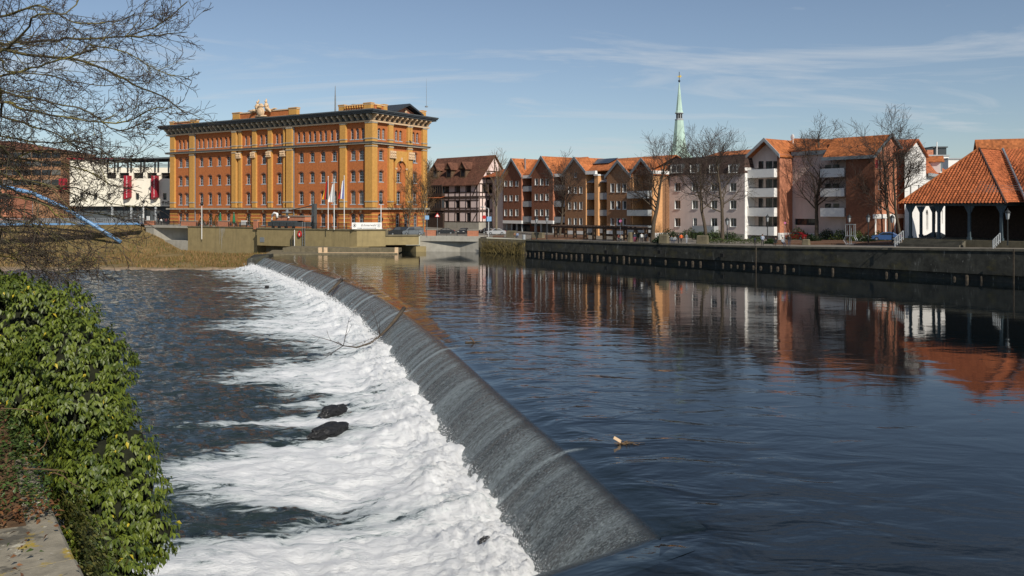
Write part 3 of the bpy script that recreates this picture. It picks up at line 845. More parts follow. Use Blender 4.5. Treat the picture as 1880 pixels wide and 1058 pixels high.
mb.poly([(0, 0, 3), (0, MW, 3), (0, MW, 29.2), (0, 0, 29.2)]); mb.poly([(0, MW, 3), (ML, MW, 3), (ML, MW, 29.2), (0, MW, 29.2)])
mb.build('wall', 'red_brick', mill)
# dark relieving arch over every window head (a course of its own)
mb = MB(); A = [(x * 1.12, .04 + y * 1.15) for x, y in arc(1.6, .35, 6)]
top = [(x, z + .22) for x, z in A]
mb.prism([(x, -.07, z) for x, z in A] + [(x, -.07, z) for x, z in top[::-1]], (0, .09, 0))
arm = mb.mesh('window_arch', 'brick_dark')
for p in long_cols:
    for k in ('f2', 'f3', 'f4'): link('window_arch', arm, mill, (mx(p), 0, ZR[k][0] + ZR[k][1] - .35))
for p, fl in short_cols:
    for k in fl.split(): link('window_arch', arm, mill, (ML, myy(p), ZR[k][0] + ZR[k][1] - .35), math.pi / 2)

# pilasters (each its own part) with stone collars
def pilaster(O, a, n, s0, s1, z0=9.35, z1=28.4, dep=.55, name='pilaster'):
    p = MB(); p.obox(O, a, n, s0, s1, -dep, .05, z0, z1, 0)
    o = p.build(name, 'yellow_brick', mill)
    for zc, h in ((10.55, .28), (22.95, .22), (24.65, .22), (28.15, .26)):
        c = MB(); c.obox(O, a, n, s0 - .08, s1 + .08, -dep - .09, .04, zc, zc + h)
        c.build('collar', 'trim_stone', o)
for a0, a1, dp in ((311.8, 323, .55), (347.4, 359, .55), (425, 437, .75), (437.5, 445, .45), (462.7, 472.4, .5), (491.5, 501.2, .5), (519.6, 524.5, .45), (525, 540, .75), (623.6, 637.5, .6)):
    pilaster(OL, AL, NL, MF.t(a0, -dp) + ML, mx(a1), dep=dp)
pilaster(OL, AL, NL, MF.t(670, -.6) + ML, ML + .6, dep=.6)
pilaster(OR_, AR, NR, .06, MF.d(693, .6), dep=.6)
for a0, a1, dp in ((711, 722.5, .6), (745.6, 757.5, .6)): pilaster(OR_, AR, NR, myy(a0), MF.d(a1, dp), dep=dp)
pilaster(OR_, AR, NR, myy(773), MW, dep=.6)
# carved capitals
for p in (441, 467.5, 496.3, 522):
    c = MB(); x = mx(p)
    c.box(x - .85, x + .85, -.82, -.4, 21.6, 21.9); c.box(x - .7, x + .7, -.76, -.4, 21.9, 22.95)
    for sx_ in (-.55, 0, .55): c.blob((x + sx_, -.8, 22.2), (.22, .16, .3)); c.blob((x + sx_, -.82, 22.7), (.26, .18, .22))
    c.build('capital', 'pale_stone', mill)
for p in (717, 751.5):
    c = MB(); y = myy(p)
    c.box(ML + .5, ML + .95, y - 1.1, y + 1.1, 20.6, 20.95); c.box(ML + .5, ML + .85, y - 1.0, y + 1.0, 20.95, 22.3)
    for sy_ in (-.7, 0, .7): c.blob((ML + .9, y + sy_, 21.3), (.16, .26, .35)); c.blob((ML + .92, y + sy_, 21.9), (.18, .3, .25))
    c.build('capital', 'pale_stone', mill)
# niche with great arch on the short front
mb = MB(); yc = (myy(723) + myy(745.6)) / 2; hw = (myy(745.6) - myy(723)) / 2; zt = 18.4; ri = hw * .80
AA = [(yc + x, zt + z) for x, z in arc(hw * 1.62, ri, 12)]
for i in range(12):
    (y0, z0), (y1, z1) = AA[i], AA[i + 1]
    mb.hexa([(ML + .02, y0, z0), (ML + .42, y0, z0), (ML + .42, y1, z1), (ML + .02, y1, z1), (ML + .02, y0, 22.4), (ML + .42, y0, 22.4), (ML + .42, y1, 22.4), (ML + .02, y1, 22.4)])
mb.box(ML + .02, ML + .42, yc - hw, yc - hw * .81, 10.2, 22.4); mb.box(ML + .02, ML + .42, yc + hw * .81, yc + hw, 10.2, 22.4)
mb.build('arch', 'yellow_brick', mill)
mb = MB(); mb.box(ML + .4, ML + .55, yc - hw * 1.0, yc - hw * .7, 18.1, 18.5); mb.box(ML + .4, ML + .55, yc + hw * .7, yc + hw, 18.1, 18.5); mb.box(ML + .4, ML + .6, yc - .22, yc + .22, zt + ri - .1, zt + ri + .75)
mb.build('arch_trim', 'pale_stone', mill)
mb = MB()   # iron ornament in the niche
pts = [(ML + .1, yc + .35 * math.sin(q * 1.1), 18.0 + q * .32) for q in range(11)]
mb.tube(pts, .09, 5); mb.tube([(ML + .1, yc - .5, 19.4), (ML + .1, yc + .5, 20.0)], .08, 5); mb.tube([(ML + .1, yc - .4, 20.6), (ML + .1, yc + .45, 20.2)], .07, 5)
mb.build('iron_ornament', 'metal_dark', mill)

# string courses and cornice
def course(z0, z1, proj, matn, name, e=.0):
    c = MB(); c.box(-proj, ML + proj, -proj, .0, z0, z1); c.box(ML, ML + proj, 0.0, MW + proj, z0, z1); c.box(-proj, 0, 0.0, MW + proj, z0, z1)
    return c.build(name, matn, mill)
course(8.85, 9.25, .72, 'trim_stone', 'string_course'); course(23.55, 23.85, .85, 'trim_stone', 'string_course'); course(23.86, 24.05, 1.0, 'slate_trim', 'string_course')
course(28.42, 28.75, .75, 'pale_stone', 'frieze'); course(30.15, 30.5, 1.9, 'slate_trim', 'cornice'); course(30.51, 30.8, 2.15, 'slate', 'cornice'); course(30.81, 31.1, 2.3, 'slate_trim', 'gutter')
mb = MB(); mb.box(-.3, ML + .3, -.3, .0, 28.76, 30.14); mb.box(ML, ML + .3, 0, MW + .3, 28.76, 30.14)
mb.build('frieze', 'slate_trim', mill)
br = MB()
prof = [(-.3, 28.85), (-.75, 28.85), (-1.0, 29.3), (-1.7, 29.75), (-1.75, 30.14), (-.3, 30.14)]
br.prism([(-.22, p, q) for p, q in prof], (.44, 0, 0))
brm = br.mesh('bracket', 'trim_stone'); brp = br.mesh('bracket', 'pale_stone')
nb = int(ML / 1.75)
for i in range(nb + 1): link('bracket', brm, mill, (i * ML / nb, 0, 0), 0)
nb = int(MW / 1.6)
for i in range(nb + 1): link('bracket', brp, mill, (ML, i * MW / nb, 0), math.pi / 2)
# low roof behind
mb = MB(); e = 2.2
c4 = [(-e, -e, 31.05), (ML + e, -e, 31.05), (ML + e, MW + e, 31.05), (-e, MW + e, 31.05)]
r4 = [(MW / 2, MW / 2, 32.4), (ML - MW / 2, MW / 2, 32.4)]
mb.poly([c4[0], c4[1], r4[1], r4[0]]); mb.poly([c4[1], c4[2], r4[1]]); mb.poly([c4[2], c4[3], r4[0], r4[1]]); mb.poly([c4[3], c4[0], r4[0]])
mb.build('roof', 'slate', mill)
# attic parapets
def parapet(x0, x1, y0, y1, zt, blocks, baluster=False, ret=None):
    p = MB(); p.box(x0, x1, y0, y1, 31.0, zt - .25)
    o = p.build('parapet', 'red_brick', mill)
    c = MB(); c.box(x0 - .15, x1 + .15, y0 - .15, y1 + .15, zt - .248, zt); c.box(x0 - .1, x1 + .1, y0 - .1, y1 + .1, 31.0, 31.45); c.build('coping', 'pale_stone', o)
    for (a0, a1, b0, b1) in blocks:
        k = MB(); k.box(a0, a1, b0, b1, 31.45, zt - .26); k.box(a0 - .12, a1 + .12, b0 - .12, b1 + .12, zt + .002, zt + .2); k.build('pier', 'yellow_brick', o)
    return o
parapet(mx(313.5), mx(362), -.2, .5, 32.1, [(mx(313.5) - .05, mx(320), -.3, .6), (mx(352), mx(362) + .05, -.3, .6)])
parapet(mx(429), mx(546), -.2, .6, 32.95, [(mx(429) - .05, mx(442), -.35, .7), (mx(532), mx(546) + .05, -.35, .7)])
pb = parapet(mx(624), ML - .1, -.3, .4, 32.55, [(mx(624) - .05, mx(634), -.4, .5), (mx(670), ML, -.4, .6)])
parapet(ML - .6, ML + .1, .7, myy(709), 32.55, [(ML - .7, ML + .2, myy(703), myy(710))])
parapet(ML - .6, ML + .1, myy(763), MW - .2, 32.5, [(ML - .7, ML + .2, myy(774), MW)])
bl = MB(); bl.lathe([(.16, 0), (.22, .2), (.1, .35), (.12, .5), (.2, .6)], n=6); blm = bl.mesh('baluster', 'yellow_brick', True)
for i in range(8): link('baluster', blm, mill, (mx(636) + i * (mx(668) - mx(636)) / 7, -.5, 31.7))
for i in range(5): link('baluster', blm, mill, (ML + .25, 1.5 + i * (myy(702) - 2) / 5, 31.7))
for i in range(4): link('baluster', blm, mill, (ML + .25, myy(765) + i * (myy(772) - myy(765)) / 3, 31.7))
# pediment over the short front
mb = MB(); ya, yb = myy(717), myy(763); ym = (ya + yb) / 2; zp = 32.75
mb.poly([(ML + .6, ya, 31.0), (ML + .6, yb, 31.0), (ML + .6, ym, zp)])
mb.build('pediment', 'brick_light', mill)
mb = MB()
for (p0, p1) in (((ya - .6, 31.0), (ym, zp + .3)), ((yb + .6, 31.0), (ym, zp + .3))):
    (y0, z0), (y1, z1) = p0, p1
    mb.hexa([(ML + 2.0, y0, z0), (ML + 2.0, y1, z1), (ML - 7, y1, z1), (ML - 7, y0, z0), (ML + 2.0, y0, z0 + .4), (ML + 2.0, y1, z1 + .45), (ML - 7, y1, z1 + .45), (ML - 7, y0, z0 + .4)])
mb.build('pediment_roof', 'slate', mill)
mb = MB(); mb.blob((ML + .75, ym, 31.7), (.2, .5, .5)); mb.build('medallion', 'pale_stone', mill, True)
# stone sculpture group: shield between two seated figures
st = thing('roof_sculpture', (MF.w(mx(483) - ML, -.3).x, MF.w(mx(483) - ML, -.3).y, 31.45), MF.ang, 'ochre stone sculpture group of two figures round a shield on the mill roof', 'sculpture')
st.scale = (.95, .9, .74)
mb = MB(); r3 = lambda a: Matrix.Rotation(a, 3, 'Y')
mb.blob((0, -.55, 1.6), (1.5, .5, 1.7)); mb.blob((0, -.75, 1.5), (1.1, .45, 1.3)); mb.box(-1.8, 1.8, -.9, .2, 0, .5); mb.blob((0, -.4, 3.5), (1.3, .5, .45)); mb.blob((0, -.4, 4.0), (.7, .4, .5))
mb.build('shield', 'pale_stone', st, True)
for sg in (-1, 1):
    mb = MB()
    mb.tube([(sg * 1.9, 0, 2.2), (sg * 1.75, 0, 3.2), (sg * 1.6, -.1, 4.2), (sg * 1.55, -.1, 4.55)], [.62, .6, .55, .25], 8)
    mb.blob((sg * 1.55, -.15, 5.0), (.34, .36, .45)); mb.tube([(sg * 1.9, -.1, 2.3), (sg * 2.9, -.5, 2.4), (sg * 3.7, -.5, 1.3)], [.5, .42, .25], 7)
    mb.tube([(sg * 1.7, -.1, 4.2), (sg * 2.4, -.3, 3.6), (sg * 1.5, -.6, 3.1)], [.25, .2, .15], 6); mb.tube([(sg * 1.6, 0, 4.2), (sg * (1.15 if sg < 0 else 1.7), -.1, 5.3), (sg * (1.3 if sg < 0 else 1.5), 0, 5.9)], [.24, .2, .14], 6)
    mb.tube([(sg * 2.2, .1, 2.2), (sg * 3.3, .1, 2.0), (sg * 4.6, .1, 2.5), (sg * 5.4, 0, 2.35)], [.5, .45, .3, .12], 7)
    mb.build('figure', 'pale_stone', st, True)
# yellow banding of the ground floor, each band a part
def band(*q):
    c = MB(); c.box(*q); c.build('brick_band', 'yellow_brick', mill)
for z in (4.9, 5.8, 6.7, 7.6):
    cuts = sorted([(mx(p) - .95, mx(p) + .95) for p in long_cols])
    for za, zb_ in [(0, mx(359)), (mx(437), mx(545)), (mx(622), ML)]:
        s = za
        for c0, c1 in cuts:
            if c0 < za or c1 > zb_: continue
            band(s, c0, -.06, .02, z, z + .32); s = c1
        band(s, zb_, -.06, .02, z, z + .32)
    s = .01
    for c in sorted(myy(p) for p in (698, 730.5, 746, 763)):
        if c - .9 > s: band(ML - .02, ML + .06, s, c - .9, z, z + .32)
        s = c + .9
    band(ML - .02, ML + .06, s, MW, z, z + .32)
# archivolts and keystones of the ground floor windows
for p in long_cols:
    mb = MB(); A = arc(2.1, .95, 8); x = mx(p)
    for q in range(8):
        (x0, z0), (x1, z1) = A[q], A[q + 1]
        mb.hexa([(x + x0, -.12, 7.35 + z0), (x + x1, -.12, 7.35 + z1), (x + x1, .02, 7.35 + z1), (x + x0, .02, 7.35 + z0), (x + x0 * 1.15, -.12, 7.35 + z0 * 1.12 + .1), (x + x1 * 1.15, -.12, 7.35 + z1 * 1.12 + .1), (x + x1 * 1.15, .02, 7.35 + z1 * 1.12 + .1), (x + x0 * 1.15, .02, 7.35 + z0 * 1.12 + .1)])
    mb.build('archivolt', 'brick_dark', mill)
    mb = MB(); mb.box(x - .2, x + .2, -.25, .02, 8.15, 8.82); mb.build('keystone', 'pale_stone', mill)
# drainpipes, lamps, roof gear
for p in (359.8, 541):
    mb = MB(); mb.tube([(mx(p), -.25, 3.5), (mx(p), -.25, 28.4)], .14, 6); mb.build('drainpipe', 'metal_grey', mill)
for p in (345, 622.5):
    mb = MB(); x = mx(p); mb.tube([(x, 0, 7.4), (x, -.8, 7.8), (x, -1.3, 7.5)], .08, 5); mb.tube([(x, -1.3, 7.5), (x, -1.3, 6.0)], .07, 5); mb.lathe([(.1, 0), (.32, .2), (.4, .7), (.1, 1.0)], (x, -1.3, 5.1), 8); mb.build('wall_lamp', 'metal_dark', mill)
mb = MB(); y = myy(694); mb.tube([(ML, y, 7.4), (ML + .9, y - .3, 7.8), (ML + 1.3, y - .4, 7.3)], .08, 5); mb.lathe([(.1, 0), (.36, .2), (.44, .8), (.1, 1.1)], (ML + 1.3, y - .4, 6.1), 8); mb.build('wall_lamp', 'metal_dark', mill)
def mast(px, h, r, zb, name='antenna', yy=6):
    mb = MB(); x = mx(px); mb.tube([(x, yy, zb), (x, yy, zb + h * .55), (x, yy, zb + h)], [r, r * .8, r * .25], 6); mb.lathe([(.35, 0), (.35, .25), (r, .3)], (x, yy, zb), 8); mb.build(name, 'metal_grey', mill)
mast(582, 6.6, .22, 31.9); mast(741, 6.5, .05, 31.9, yy=8)
mb = MB(); x = mx(622); mb.lathe([(.7, 0), (.7, .5), (1.0, .8), (1.0, 1.3), (.5, 1.7)], (x, 5, 31.8), 10); mb.box(x - 2.4, x - 1.2, 4.6, 5.4, 31.8, 33.2); mb.build('roof_vent', 'metal_grey', mill)
mb = MB(); x = mx(668); mb.lathe([(1.2, 0), (1.2, .4), (.9, .9), (.1, 1.2)], (x - 4, 7, 32.6), 12); mb.lathe([(.8, 0), (.8, 1.4)], (x - 4, 7, 32), 12); mb.build('roof_dome', 'white_paint', mill)
# ------------------------------------------------------------------ terrace walls below the mill
KX, KY = (655 - CX) / F * 178.0, 178.0
TF = Fr(KX, KY, .846, -.534)                                   # t <= 0 along the tan walls, d into the terrace
t470, t345, t270 = TF.t(470, 1.6), TF.t(345, 1.6), TF.t(268, 1.6)
ter = thing('terrace_wall', (KX, KY, 0), TF.ang, 'tan concrete terrace wall below the mill with stained coping', 'wall')
mb = MB()
mb.box(t345, t470 + .4, 1.6, 16, -2.2, 4.62)
mb.build('retaining_wall', 'concrete_tan', ter)
mb = MB()                                                     # left bay: recessed wall under a slab
mb.box(t270, t345 - .01, 5.2, 15.9, -2.2, 4.3); mb.build('recessed_wall', 'concrete_grey', ter)
mb = MB(); mb.box(t270 - .4, t345 - .01, 1.5, 16.1, 4.31, 4.9); mb.build('terrace_slab', 'concrete_grey', ter)
mb = MB()
tm = TF.t(303, 1.6)
mb.prism([(t270, 1.6, -2.2), (t270 + 3.2, 1.6, -2.2), (tm + 4, 5.18, -2.2), (t270, 5.18, -2.2)], (0, 0, 6.5)); mb.build('splayed_pier', 'concrete_grey', ter)
mb = MB(); mb.box(t270 + 3.3, t345 - .02, 1.62, 5.18, -2.2, 1.2); mb.build('lower_wall', 'concrete_grey', ter)
# projecting block
mb = MB(); t472 = TF.t(472, 0)
mb.box(t472, 0, 0, 16, .75, 4.5); mb.build('projecting_wall', 'concrete_tan', ter)
mb = MB(); mb.box(t472 - .1, .1, -.15, .5, 4.5, 4.75); mb.build('coping', 'concrete_dark', ter)
mb = MB(); mb.box(t345 - .1, t470 + .3, 1.45, 2.1, 4.62, 4.85); mb.build('coping', 'concrete_dark', ter)
mb = MB(); mb.box(t472 + .5, -.6, 2.2, 15.8, -2, .75); mb.build('footing', 'concrete_dark', ter)
mb = MB(); mb.box(t345 - 40, 2, 15.9, 17.0, 3.2, 4.7); mb.build('terrace_edge', 'concrete_grey', ter)
# front part with the underpass, facing the river
GF = Fr(KX, KY, .985, .17)
gEnd = GF.t(769)
ol = thing('overhanging_wall', (KX, KY, 0), GF.ang, 'sunlit tan concrete wall overhanging the dark water inlet', 'wall')
gs = GF.t(708)
zc = lambda py: GF.z(py, gs * .5)
mb = MB(); mb.box(.02, gs, -.01, 6, 1.15, 4.55); mb.box(gs + .002, gEnd, -.01, 6, 1.45, 3.3); mb.build('fascia_wall', 'concrete_tan', ol)
mb = MB(); mb.box(-.1, gs + .3, -.2, .5, 4.55, 4.8); mb.build('coping', 'concrete_dark', ol)
mb = MB(); mb.box(gs, gEnd + .2, -.2, .5, 3.3, 3.62); mb.build('coping', 'concrete_dark', ol)
mb = MB(); mb.box(gs + .002, gs + .5, -.15, .4, 3.62, 4.54); mb.build('end_pier', 'concrete_dark', ol)
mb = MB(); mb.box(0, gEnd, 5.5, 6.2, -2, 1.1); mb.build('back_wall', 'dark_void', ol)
for q0, q1, q2 in ((-1.5, 2.4, 4.0), (gEnd + 1.5, gEnd - .6, gEnd - 3.6)):
    mb = MB(); mb.prism([(q0, -.3, -2), (q1, -.3, -2), (q2, 5.4, -2), (q0, 5.4, -2)], (0, 0, 3.1)); mb.build('inlet_pier', 'concrete_tan', ol)
# walkway and ledge in front of the block
wk = thing('concrete_ledge', (onz(505, 461, .6).x, onz(505, 461, .6).y, 0), 0, 'low weathered concrete ledge between weir and terrace wall', 'ledge')
o_ = wk.location
def wp(px, py, z): p = onz(px, py, z); return (p.x - o_.x, p.y - o_.y, z)
mb = MB()
q = [wp(498, 466, 0), wp(605, 465.5, 0), wp(605, 459, .9), wp(510, 458, .9)]
P_ = [Vector(wp(487, 469, 0)), Vector(wp(560, 468, 0)), Vector(wp(730, 467, 0)), Vector(wp(730, 463, 0)), Vector(wp(500, 461, 0))]
mb.prism([(p.x, p.y, -2.4) for p in P_], (0, 0, 2.62)); mb.build('apron', 'concrete_dark', wk)
mb = MB(); P2 = [Vector(wp(512, 465, 0)), Vector(wp(590, 464.5, 0)), Vector(wp(590, 459, 0)), Vector(wp(522, 459, 0))]
a2, b2_ = Vector(wp(519, 464, 0)), Vector(wp(733, 465.6, 0))
mb.prism([(a2.x, a2.y, .2), (b2_.x, b2_.y, .2), (b2_.x, b2_.y + 4, .2), (a2.x, a2.y + 9, .2)], (0, 0, .8)); mb.build('walkway', 'concrete_dark', wk)
for px in (588, 598, 728):
    p = wp(px, 466.4, 0); mb = MB(); mb.box(p[0] - .35, p[0] + .35, p[1] - .2, p[1] + .2, -2, 1.3); mb.build('post', 'pale_stone', wk)
p, p2 = wp(590, 466.4, 0), wp(728, 466.4, 0)
mb = MB(); mb.box(p[0], p2[0], p[1] - .3, p[1] - .21, .02, .3); mb.build('beam', 'pale_stone', wk)
ee = CP[-1]
mb = MB(); mb.hexa([(ee[0] - 3.6, ee[1] - 1.6, -3), (ee[0] + .4, ee[1] + .1, -3), (ee[0] + .3, ee[1] + 3.5, -3), (ee[0] - 3.6, ee[1] + 3.5, -3), (ee[0] - 3.4, ee[1] - 1.0, -.4), (ee[0] + .3, ee[1] + .2, .35), (ee[0] + .3, ee[1] + 3.4, .35), (ee[0] - 3.4, ee[1] + 3.4, .2)])
mb.build('weir_abutment', 'quay_stone', label='dark stone block closing the far end of the weir', cat='wall')
# grey wall with a folded recess to the right of the inlet
ga = Vector((-18.4, 181.0)); gb = Vector((-7.0, 178.0)); gd = gb - ga
gw = thing('folded_wall', (ga.x, ga.y, 0), math.atan2(gd.y, gd.x), 'pale grey concrete wall with a folded recess beside the stone quay', 'wall')
gl = gd.length
mb = MB(); mb.box(-1.2, gl, 0, 6, 2.2, 3.32); mb.build('top_slab', 'concrete_grey', gw)
mb = MB(); mb.prism([(-1.2, .05, -2), (gl * .62, 1.3, -2), (gl, .05, -2), (gl, 6, -2), (-1.2, 6, -2)], (0, 0, 4.2)); mb.build('wall_face', 'concrete_grey', gw)

# ------------------------------------------------------------------ stone quay along the river
qw = thing('quay_wall', (quay[1][0], quay[1][1], 0), 0, 'long dark stained stone quay wall with old piles along its foot', 'wall')
q0 = quay[1]
def qstrip(name, matn, off0, off1, zf0, zf1, pts):
    mb = MB()
    for i in range(len(pts) - 1):
        A_, B_ = Vector(pts[i]), Vector(pts[i + 1]); d = (B_ - A_).normalized(); n = Vector((-d.y, d.x))
        c = []
        for zf in (zf0, zf1):
            c += [(A_ + n * off0, zf(A_)), (B_ + n * off0, zf(B_)), (B_ + n * off1, zf(B_)), (A_ + n * off1, zf(A_))]
        mb.hexa([(p.x - q0[0], p.y - q0[1], z) for p, z in c])
    return mb.build(name, matn, qw)
zt_ = lambda p: zq_xy(p.x, p.y)
fine_q = []
for i in range(len(quay) - 1):
    A_, B_ = Vector(quay[i]), Vector(quay[i + 1]); k = max(1, int((B_ - A_).length / 9))
    fine_q += [tuple(A_.lerp(B_, j / k)) for j in range(k)]
fine_q.append(quay[-1])
main = [p for p in fine_q if p[0] >= 2.7]
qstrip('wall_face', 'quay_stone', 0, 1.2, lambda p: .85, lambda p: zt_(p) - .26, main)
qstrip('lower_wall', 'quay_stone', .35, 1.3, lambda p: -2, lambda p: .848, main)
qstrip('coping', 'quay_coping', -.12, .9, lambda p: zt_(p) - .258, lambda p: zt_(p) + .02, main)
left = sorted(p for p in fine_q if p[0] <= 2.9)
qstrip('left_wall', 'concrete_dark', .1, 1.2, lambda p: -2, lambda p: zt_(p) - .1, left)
pm = MB(); pm.lathe([(.19, -1.6), (.20, .35), (.17, .55), (.06, .62)], n=7); pmesh = pm.mesh('pile', 'old_pile')
s = 0.0
for i in range(len(main) - 1):
    A_, B_ = Vector(main[i]), Vector(main[i + 1]); d = (B_ - A_); l = d.length; d.normalize(); n = Vector((-d.y, d.x))
    while s < l:
        p = A_ + d * s + n * -.05
        if p.y > 88 and R.random() < (.92 if p.x < 20 else .7):
            o = link('pile', pmesh, qw, (p.x - q0[0], p.y - q0[1], R.uniform(-.35, .1))); o.scale = (R.uniform(.8, 1.2),) * 2 + (1,)
        s += R.uniform(1.05, 1.75) if p.x < 40 else R.uniform(1.3, 2.2)
    s -= l
for px, py in ((1112, 463), (1210, 463), (1325, 469), (1357, 472), (1750, 485)):
    k = min(range(len(main) - 1), key=lambda i: abs((main[i][0] / main[i][1] * F + CX) - px)); p = main[k]
    mb = MB(); mb.box(-.3, .3, -.06, .25, -.3, .3); o = mb.build('drain_hole', 'dark_void', qw)
    Yq = p[1]; pr = ray(px, py, Yq); o.location = (pr.x - q0[0], pr.y - q0[1] - .1, pr.z); o.rotation_euler = (0, 0, math.atan2(-.785, .62))
for px in (1388, 1860):                                       # ladder / fender posts on the wall
    k = min(range(len(main) - 1), key=lambda i: abs((main[i][0] / main[i][1] * F + CX) - px)); p = main[k]
    X_ = (px - CX) / F * p[1]
    mb = MB(); mb.box(-.07, .07, -.2, -.06, -.4, zq_xy(*p) + .05); o = mb.build('fender_post', 'old_pile', qw); o.location = (X_ - q0[0], p[1] - q0[1] - .2, 0); o.rotation_euler = (0, 0, math.atan2(-.785, .62))

# ------------------------------------------------------------------ half-timbered house
HF = Fr((879 - CX) / F * 205.0, 205.0, .72, -.694)
hl = -HF.t(776); hg = 10.5
hz = lambda py: HF.z(py, 0)
hs = 1.095                                                     # stands back in the street, partly behind the flats
ht = thing('half_timbered_house', (HF.w(-hl, 0).x * hs, HF.w(-hl, 0).y * hs, H * (1 - hs)), HF.ang, 'half-timbered house with brown tiled roof and three dormers', 'house')
ht.scale = (hs, hs, hs)
zP, zJ1, zJ2, zE, zA = 5.8, 8.4, 11.7, 15.2, 22.0
hx = lambda px, d=0: HF.t(px, d) + hl
mb = MB(); wops = []
cols3 = [(820, 13.2, 1.9), (840, 13.2, 1.9), (860, 13.2, 1.9), (820, 9.3, 1.8), (840, 9.3, 1.8), (860, 9.3, 1.8), (840, 6.0, 2.1), (860, 6.0, 2.1)]
for px, z, h in cols3: wops.append((hx(px), z, 1.35, h, 0))
wall_windows(mb, ht, (0, 0), (1, 0), (0, 1), 0, hl, zP, zE, wops, 'dark', .12)
gops = [(1.9, 13.0, 1.1, 1.9, 0), (4.2, 13.0, 1.1, 1.9, 0), (3.2, 9.3, 1.1, 1.9, 0), (3.4, 16.4, 1.1, 1.5, 0), (5.0, 16.4, 1.1, 1.5, 0)]
wall_windows(mb, ht, (hl, 0), (0, 1), (-1, 0), 0, hg, zP, zE, gops[:3], 'dark', .12)
mb.poly([(hl, 0, zE), (hl, hg, zE), (hl, hg / 2, zA - .3)]); mb.poly([(0, 0, zE), (0, hg, zE), (0, hg / 2, zA - .3)])
mb.poly([(0, 0, zP), (0, hg, zP), (0, hg, zE), (0, 0, zE)])
mb.build('wall', 'plaster_half', ht)
for (c, z, w, h, r_) in gops[3:]:
    b_ = MB(); b_.box(hl - .05, hl + .05, c - w / 2, c + w / 2, z, z + h); o = b_.build('window', 'frame_dark', ht)
    b_ = MB(); b_.box(hl + .051, hl + .06, c - w / 2 + .1, c + w / 2 - .1, z + .1, z + h - .1); b_.build('pane', 'glass', o)
mb = MB(); mb.box(-.05, hl + .05, -.05, hg, 2.6, zP - .002); mb.build('plinth', 'concrete_grey', ht)
def beam(p, q, w=.24, nm='beam', fr=0):
    """timber on the front (fr=0, x-z) or the gable end (fr=1, y-z)"""
    p, q = Vector(p), Vector(q); d = (q - p).normalized(); n = Vector((-d.y, d.x)) * w / 2
    c = [p + n, q + n, q - n, p - n]; b_ = MB()
    if fr == 0: b_.prism([(k.x, -.09, k.y) for k in c], (0, .11, 0))
    else: b_.prism([(hl + .09, k.x, k.y) for k in c], (-.11, 0, 0))
    b_.build(nm, 'timber_dark', ht)
for z in (zP + .1, zJ1, zJ1 + .35, 9.25, 11.15, zJ2, zJ2 + .35, 13.1, zE - .15): beam((0, z), (hl, z), .2 if z not in (zJ1, zJ2) else .34)
xs = sorted([hx(p) + s * .8 for p in (820, 840, 860) for s in (-1, 1)] + [hx(p) for p in (812, 876)])
for x in xs:
    beam((x, zP + .22), (x, zJ1 - .18), .22); beam((x, zJ1 + .46), (x, zJ2 - .18), .22); beam((x, zJ2 + .46), (x, zE - .26), .22)
beam((hx(868), zJ2 + .5), (hx(876), zE - .4), .22); beam((hx(868), zP + .3), (hx(876), zJ1 - .3), .2)
for z in (zP + .1, zJ1, zJ1 + .35, zJ2, zJ2 + .35, 13.0, zE - .1, 16.3, 18.2): 
    f_ = 0 if z <= zE else (z - zE) / (zA - .3 - zE) * hg / 2
    beam((f_, z), (hg - f_, z), .24, fr=1)
for y in (.15, 1.2, 2.6, 3.5, 4.9, 6.2, 7.6, 9.0): 
    for z0, z1 in ((zP + .2, zJ1 - .15), (zJ1 + .5, zJ2 - .15), (zJ2 + .5, zE - .2)): beam((y, z0), (y, z1), .22, fr=1)
beam((hg / 2, zE), (hg / 2, zA - .5), .22, fr=1); beam((hg / 2 - 2.6, zE), (hg / 2 - 2.6, 18.2), .2, fr=1); beam((hg / 2 + 2.6, zE), (hg / 2 + 2.6, 18.2), .2, fr=1)
mb = MB(); e = .55
for sgn in (0, 1):
    y0, y1 = (-e - .2, hg / 2) if sgn == 0 else (hg + e + .2, hg / 2)
    zlo = zE - .55
    mb.hexa([(-.4, y0, zlo), (hl + .5, y0, zlo), (hl + .5, y1, zA), (-.4, y1, zA), (-.4, y0, zlo + .2), (hl + .5, y0, zlo + .2), (hl + .5, y1, zA + .22), (-.4, y1, zA + .22)])
rf = mb.build('roof', 'tile_brown', ht)
for px in (803, 828, 854):                                      # dormers with gabled tile roofs
    x = hx(px, 1.5); d_ = MB(); zb_ = 17.0
    d_.box(x - .95, x + .95, .75, 3.4, zb_ - .4, zb_ + 2.1); o = d_.build('dormer', 'timber_brown', rf)
    d_ = MB(); d_.box(x - .6, x + .6, .69, .745, zb_ + .1, zb_ + 1.8); d_.build('window', 'glass', rf)
    d_ = MB()
    for sg in (-1, 1): d_.hexa([(x + sg * 1.35, .3, zb_ + 1.7), (x, .3, zb_ + 3.5), (x, 4.2, zb_ + 3.5), (x + sg * 1.35, 3.2, zb_ + 1.7), (x + sg * 1.35, .3, zb_ + 1.85), (x, .3, zb_ + 3.68), (x, 4.2, zb_ + 3.68), (x + sg * 1.35, 3.2, zb_ + 1.85)])
    d_.build('dormer_roof', 'tile_brown', rf)
    d_ = MB(); d_.poly([(x - 1.15, .5, zb_ + 2), (x + 1.15, .5, zb_ + 2), (x, .5, zb_ + 3.4)]); d_.build('dormer_gable', 'timber_brown', rf)
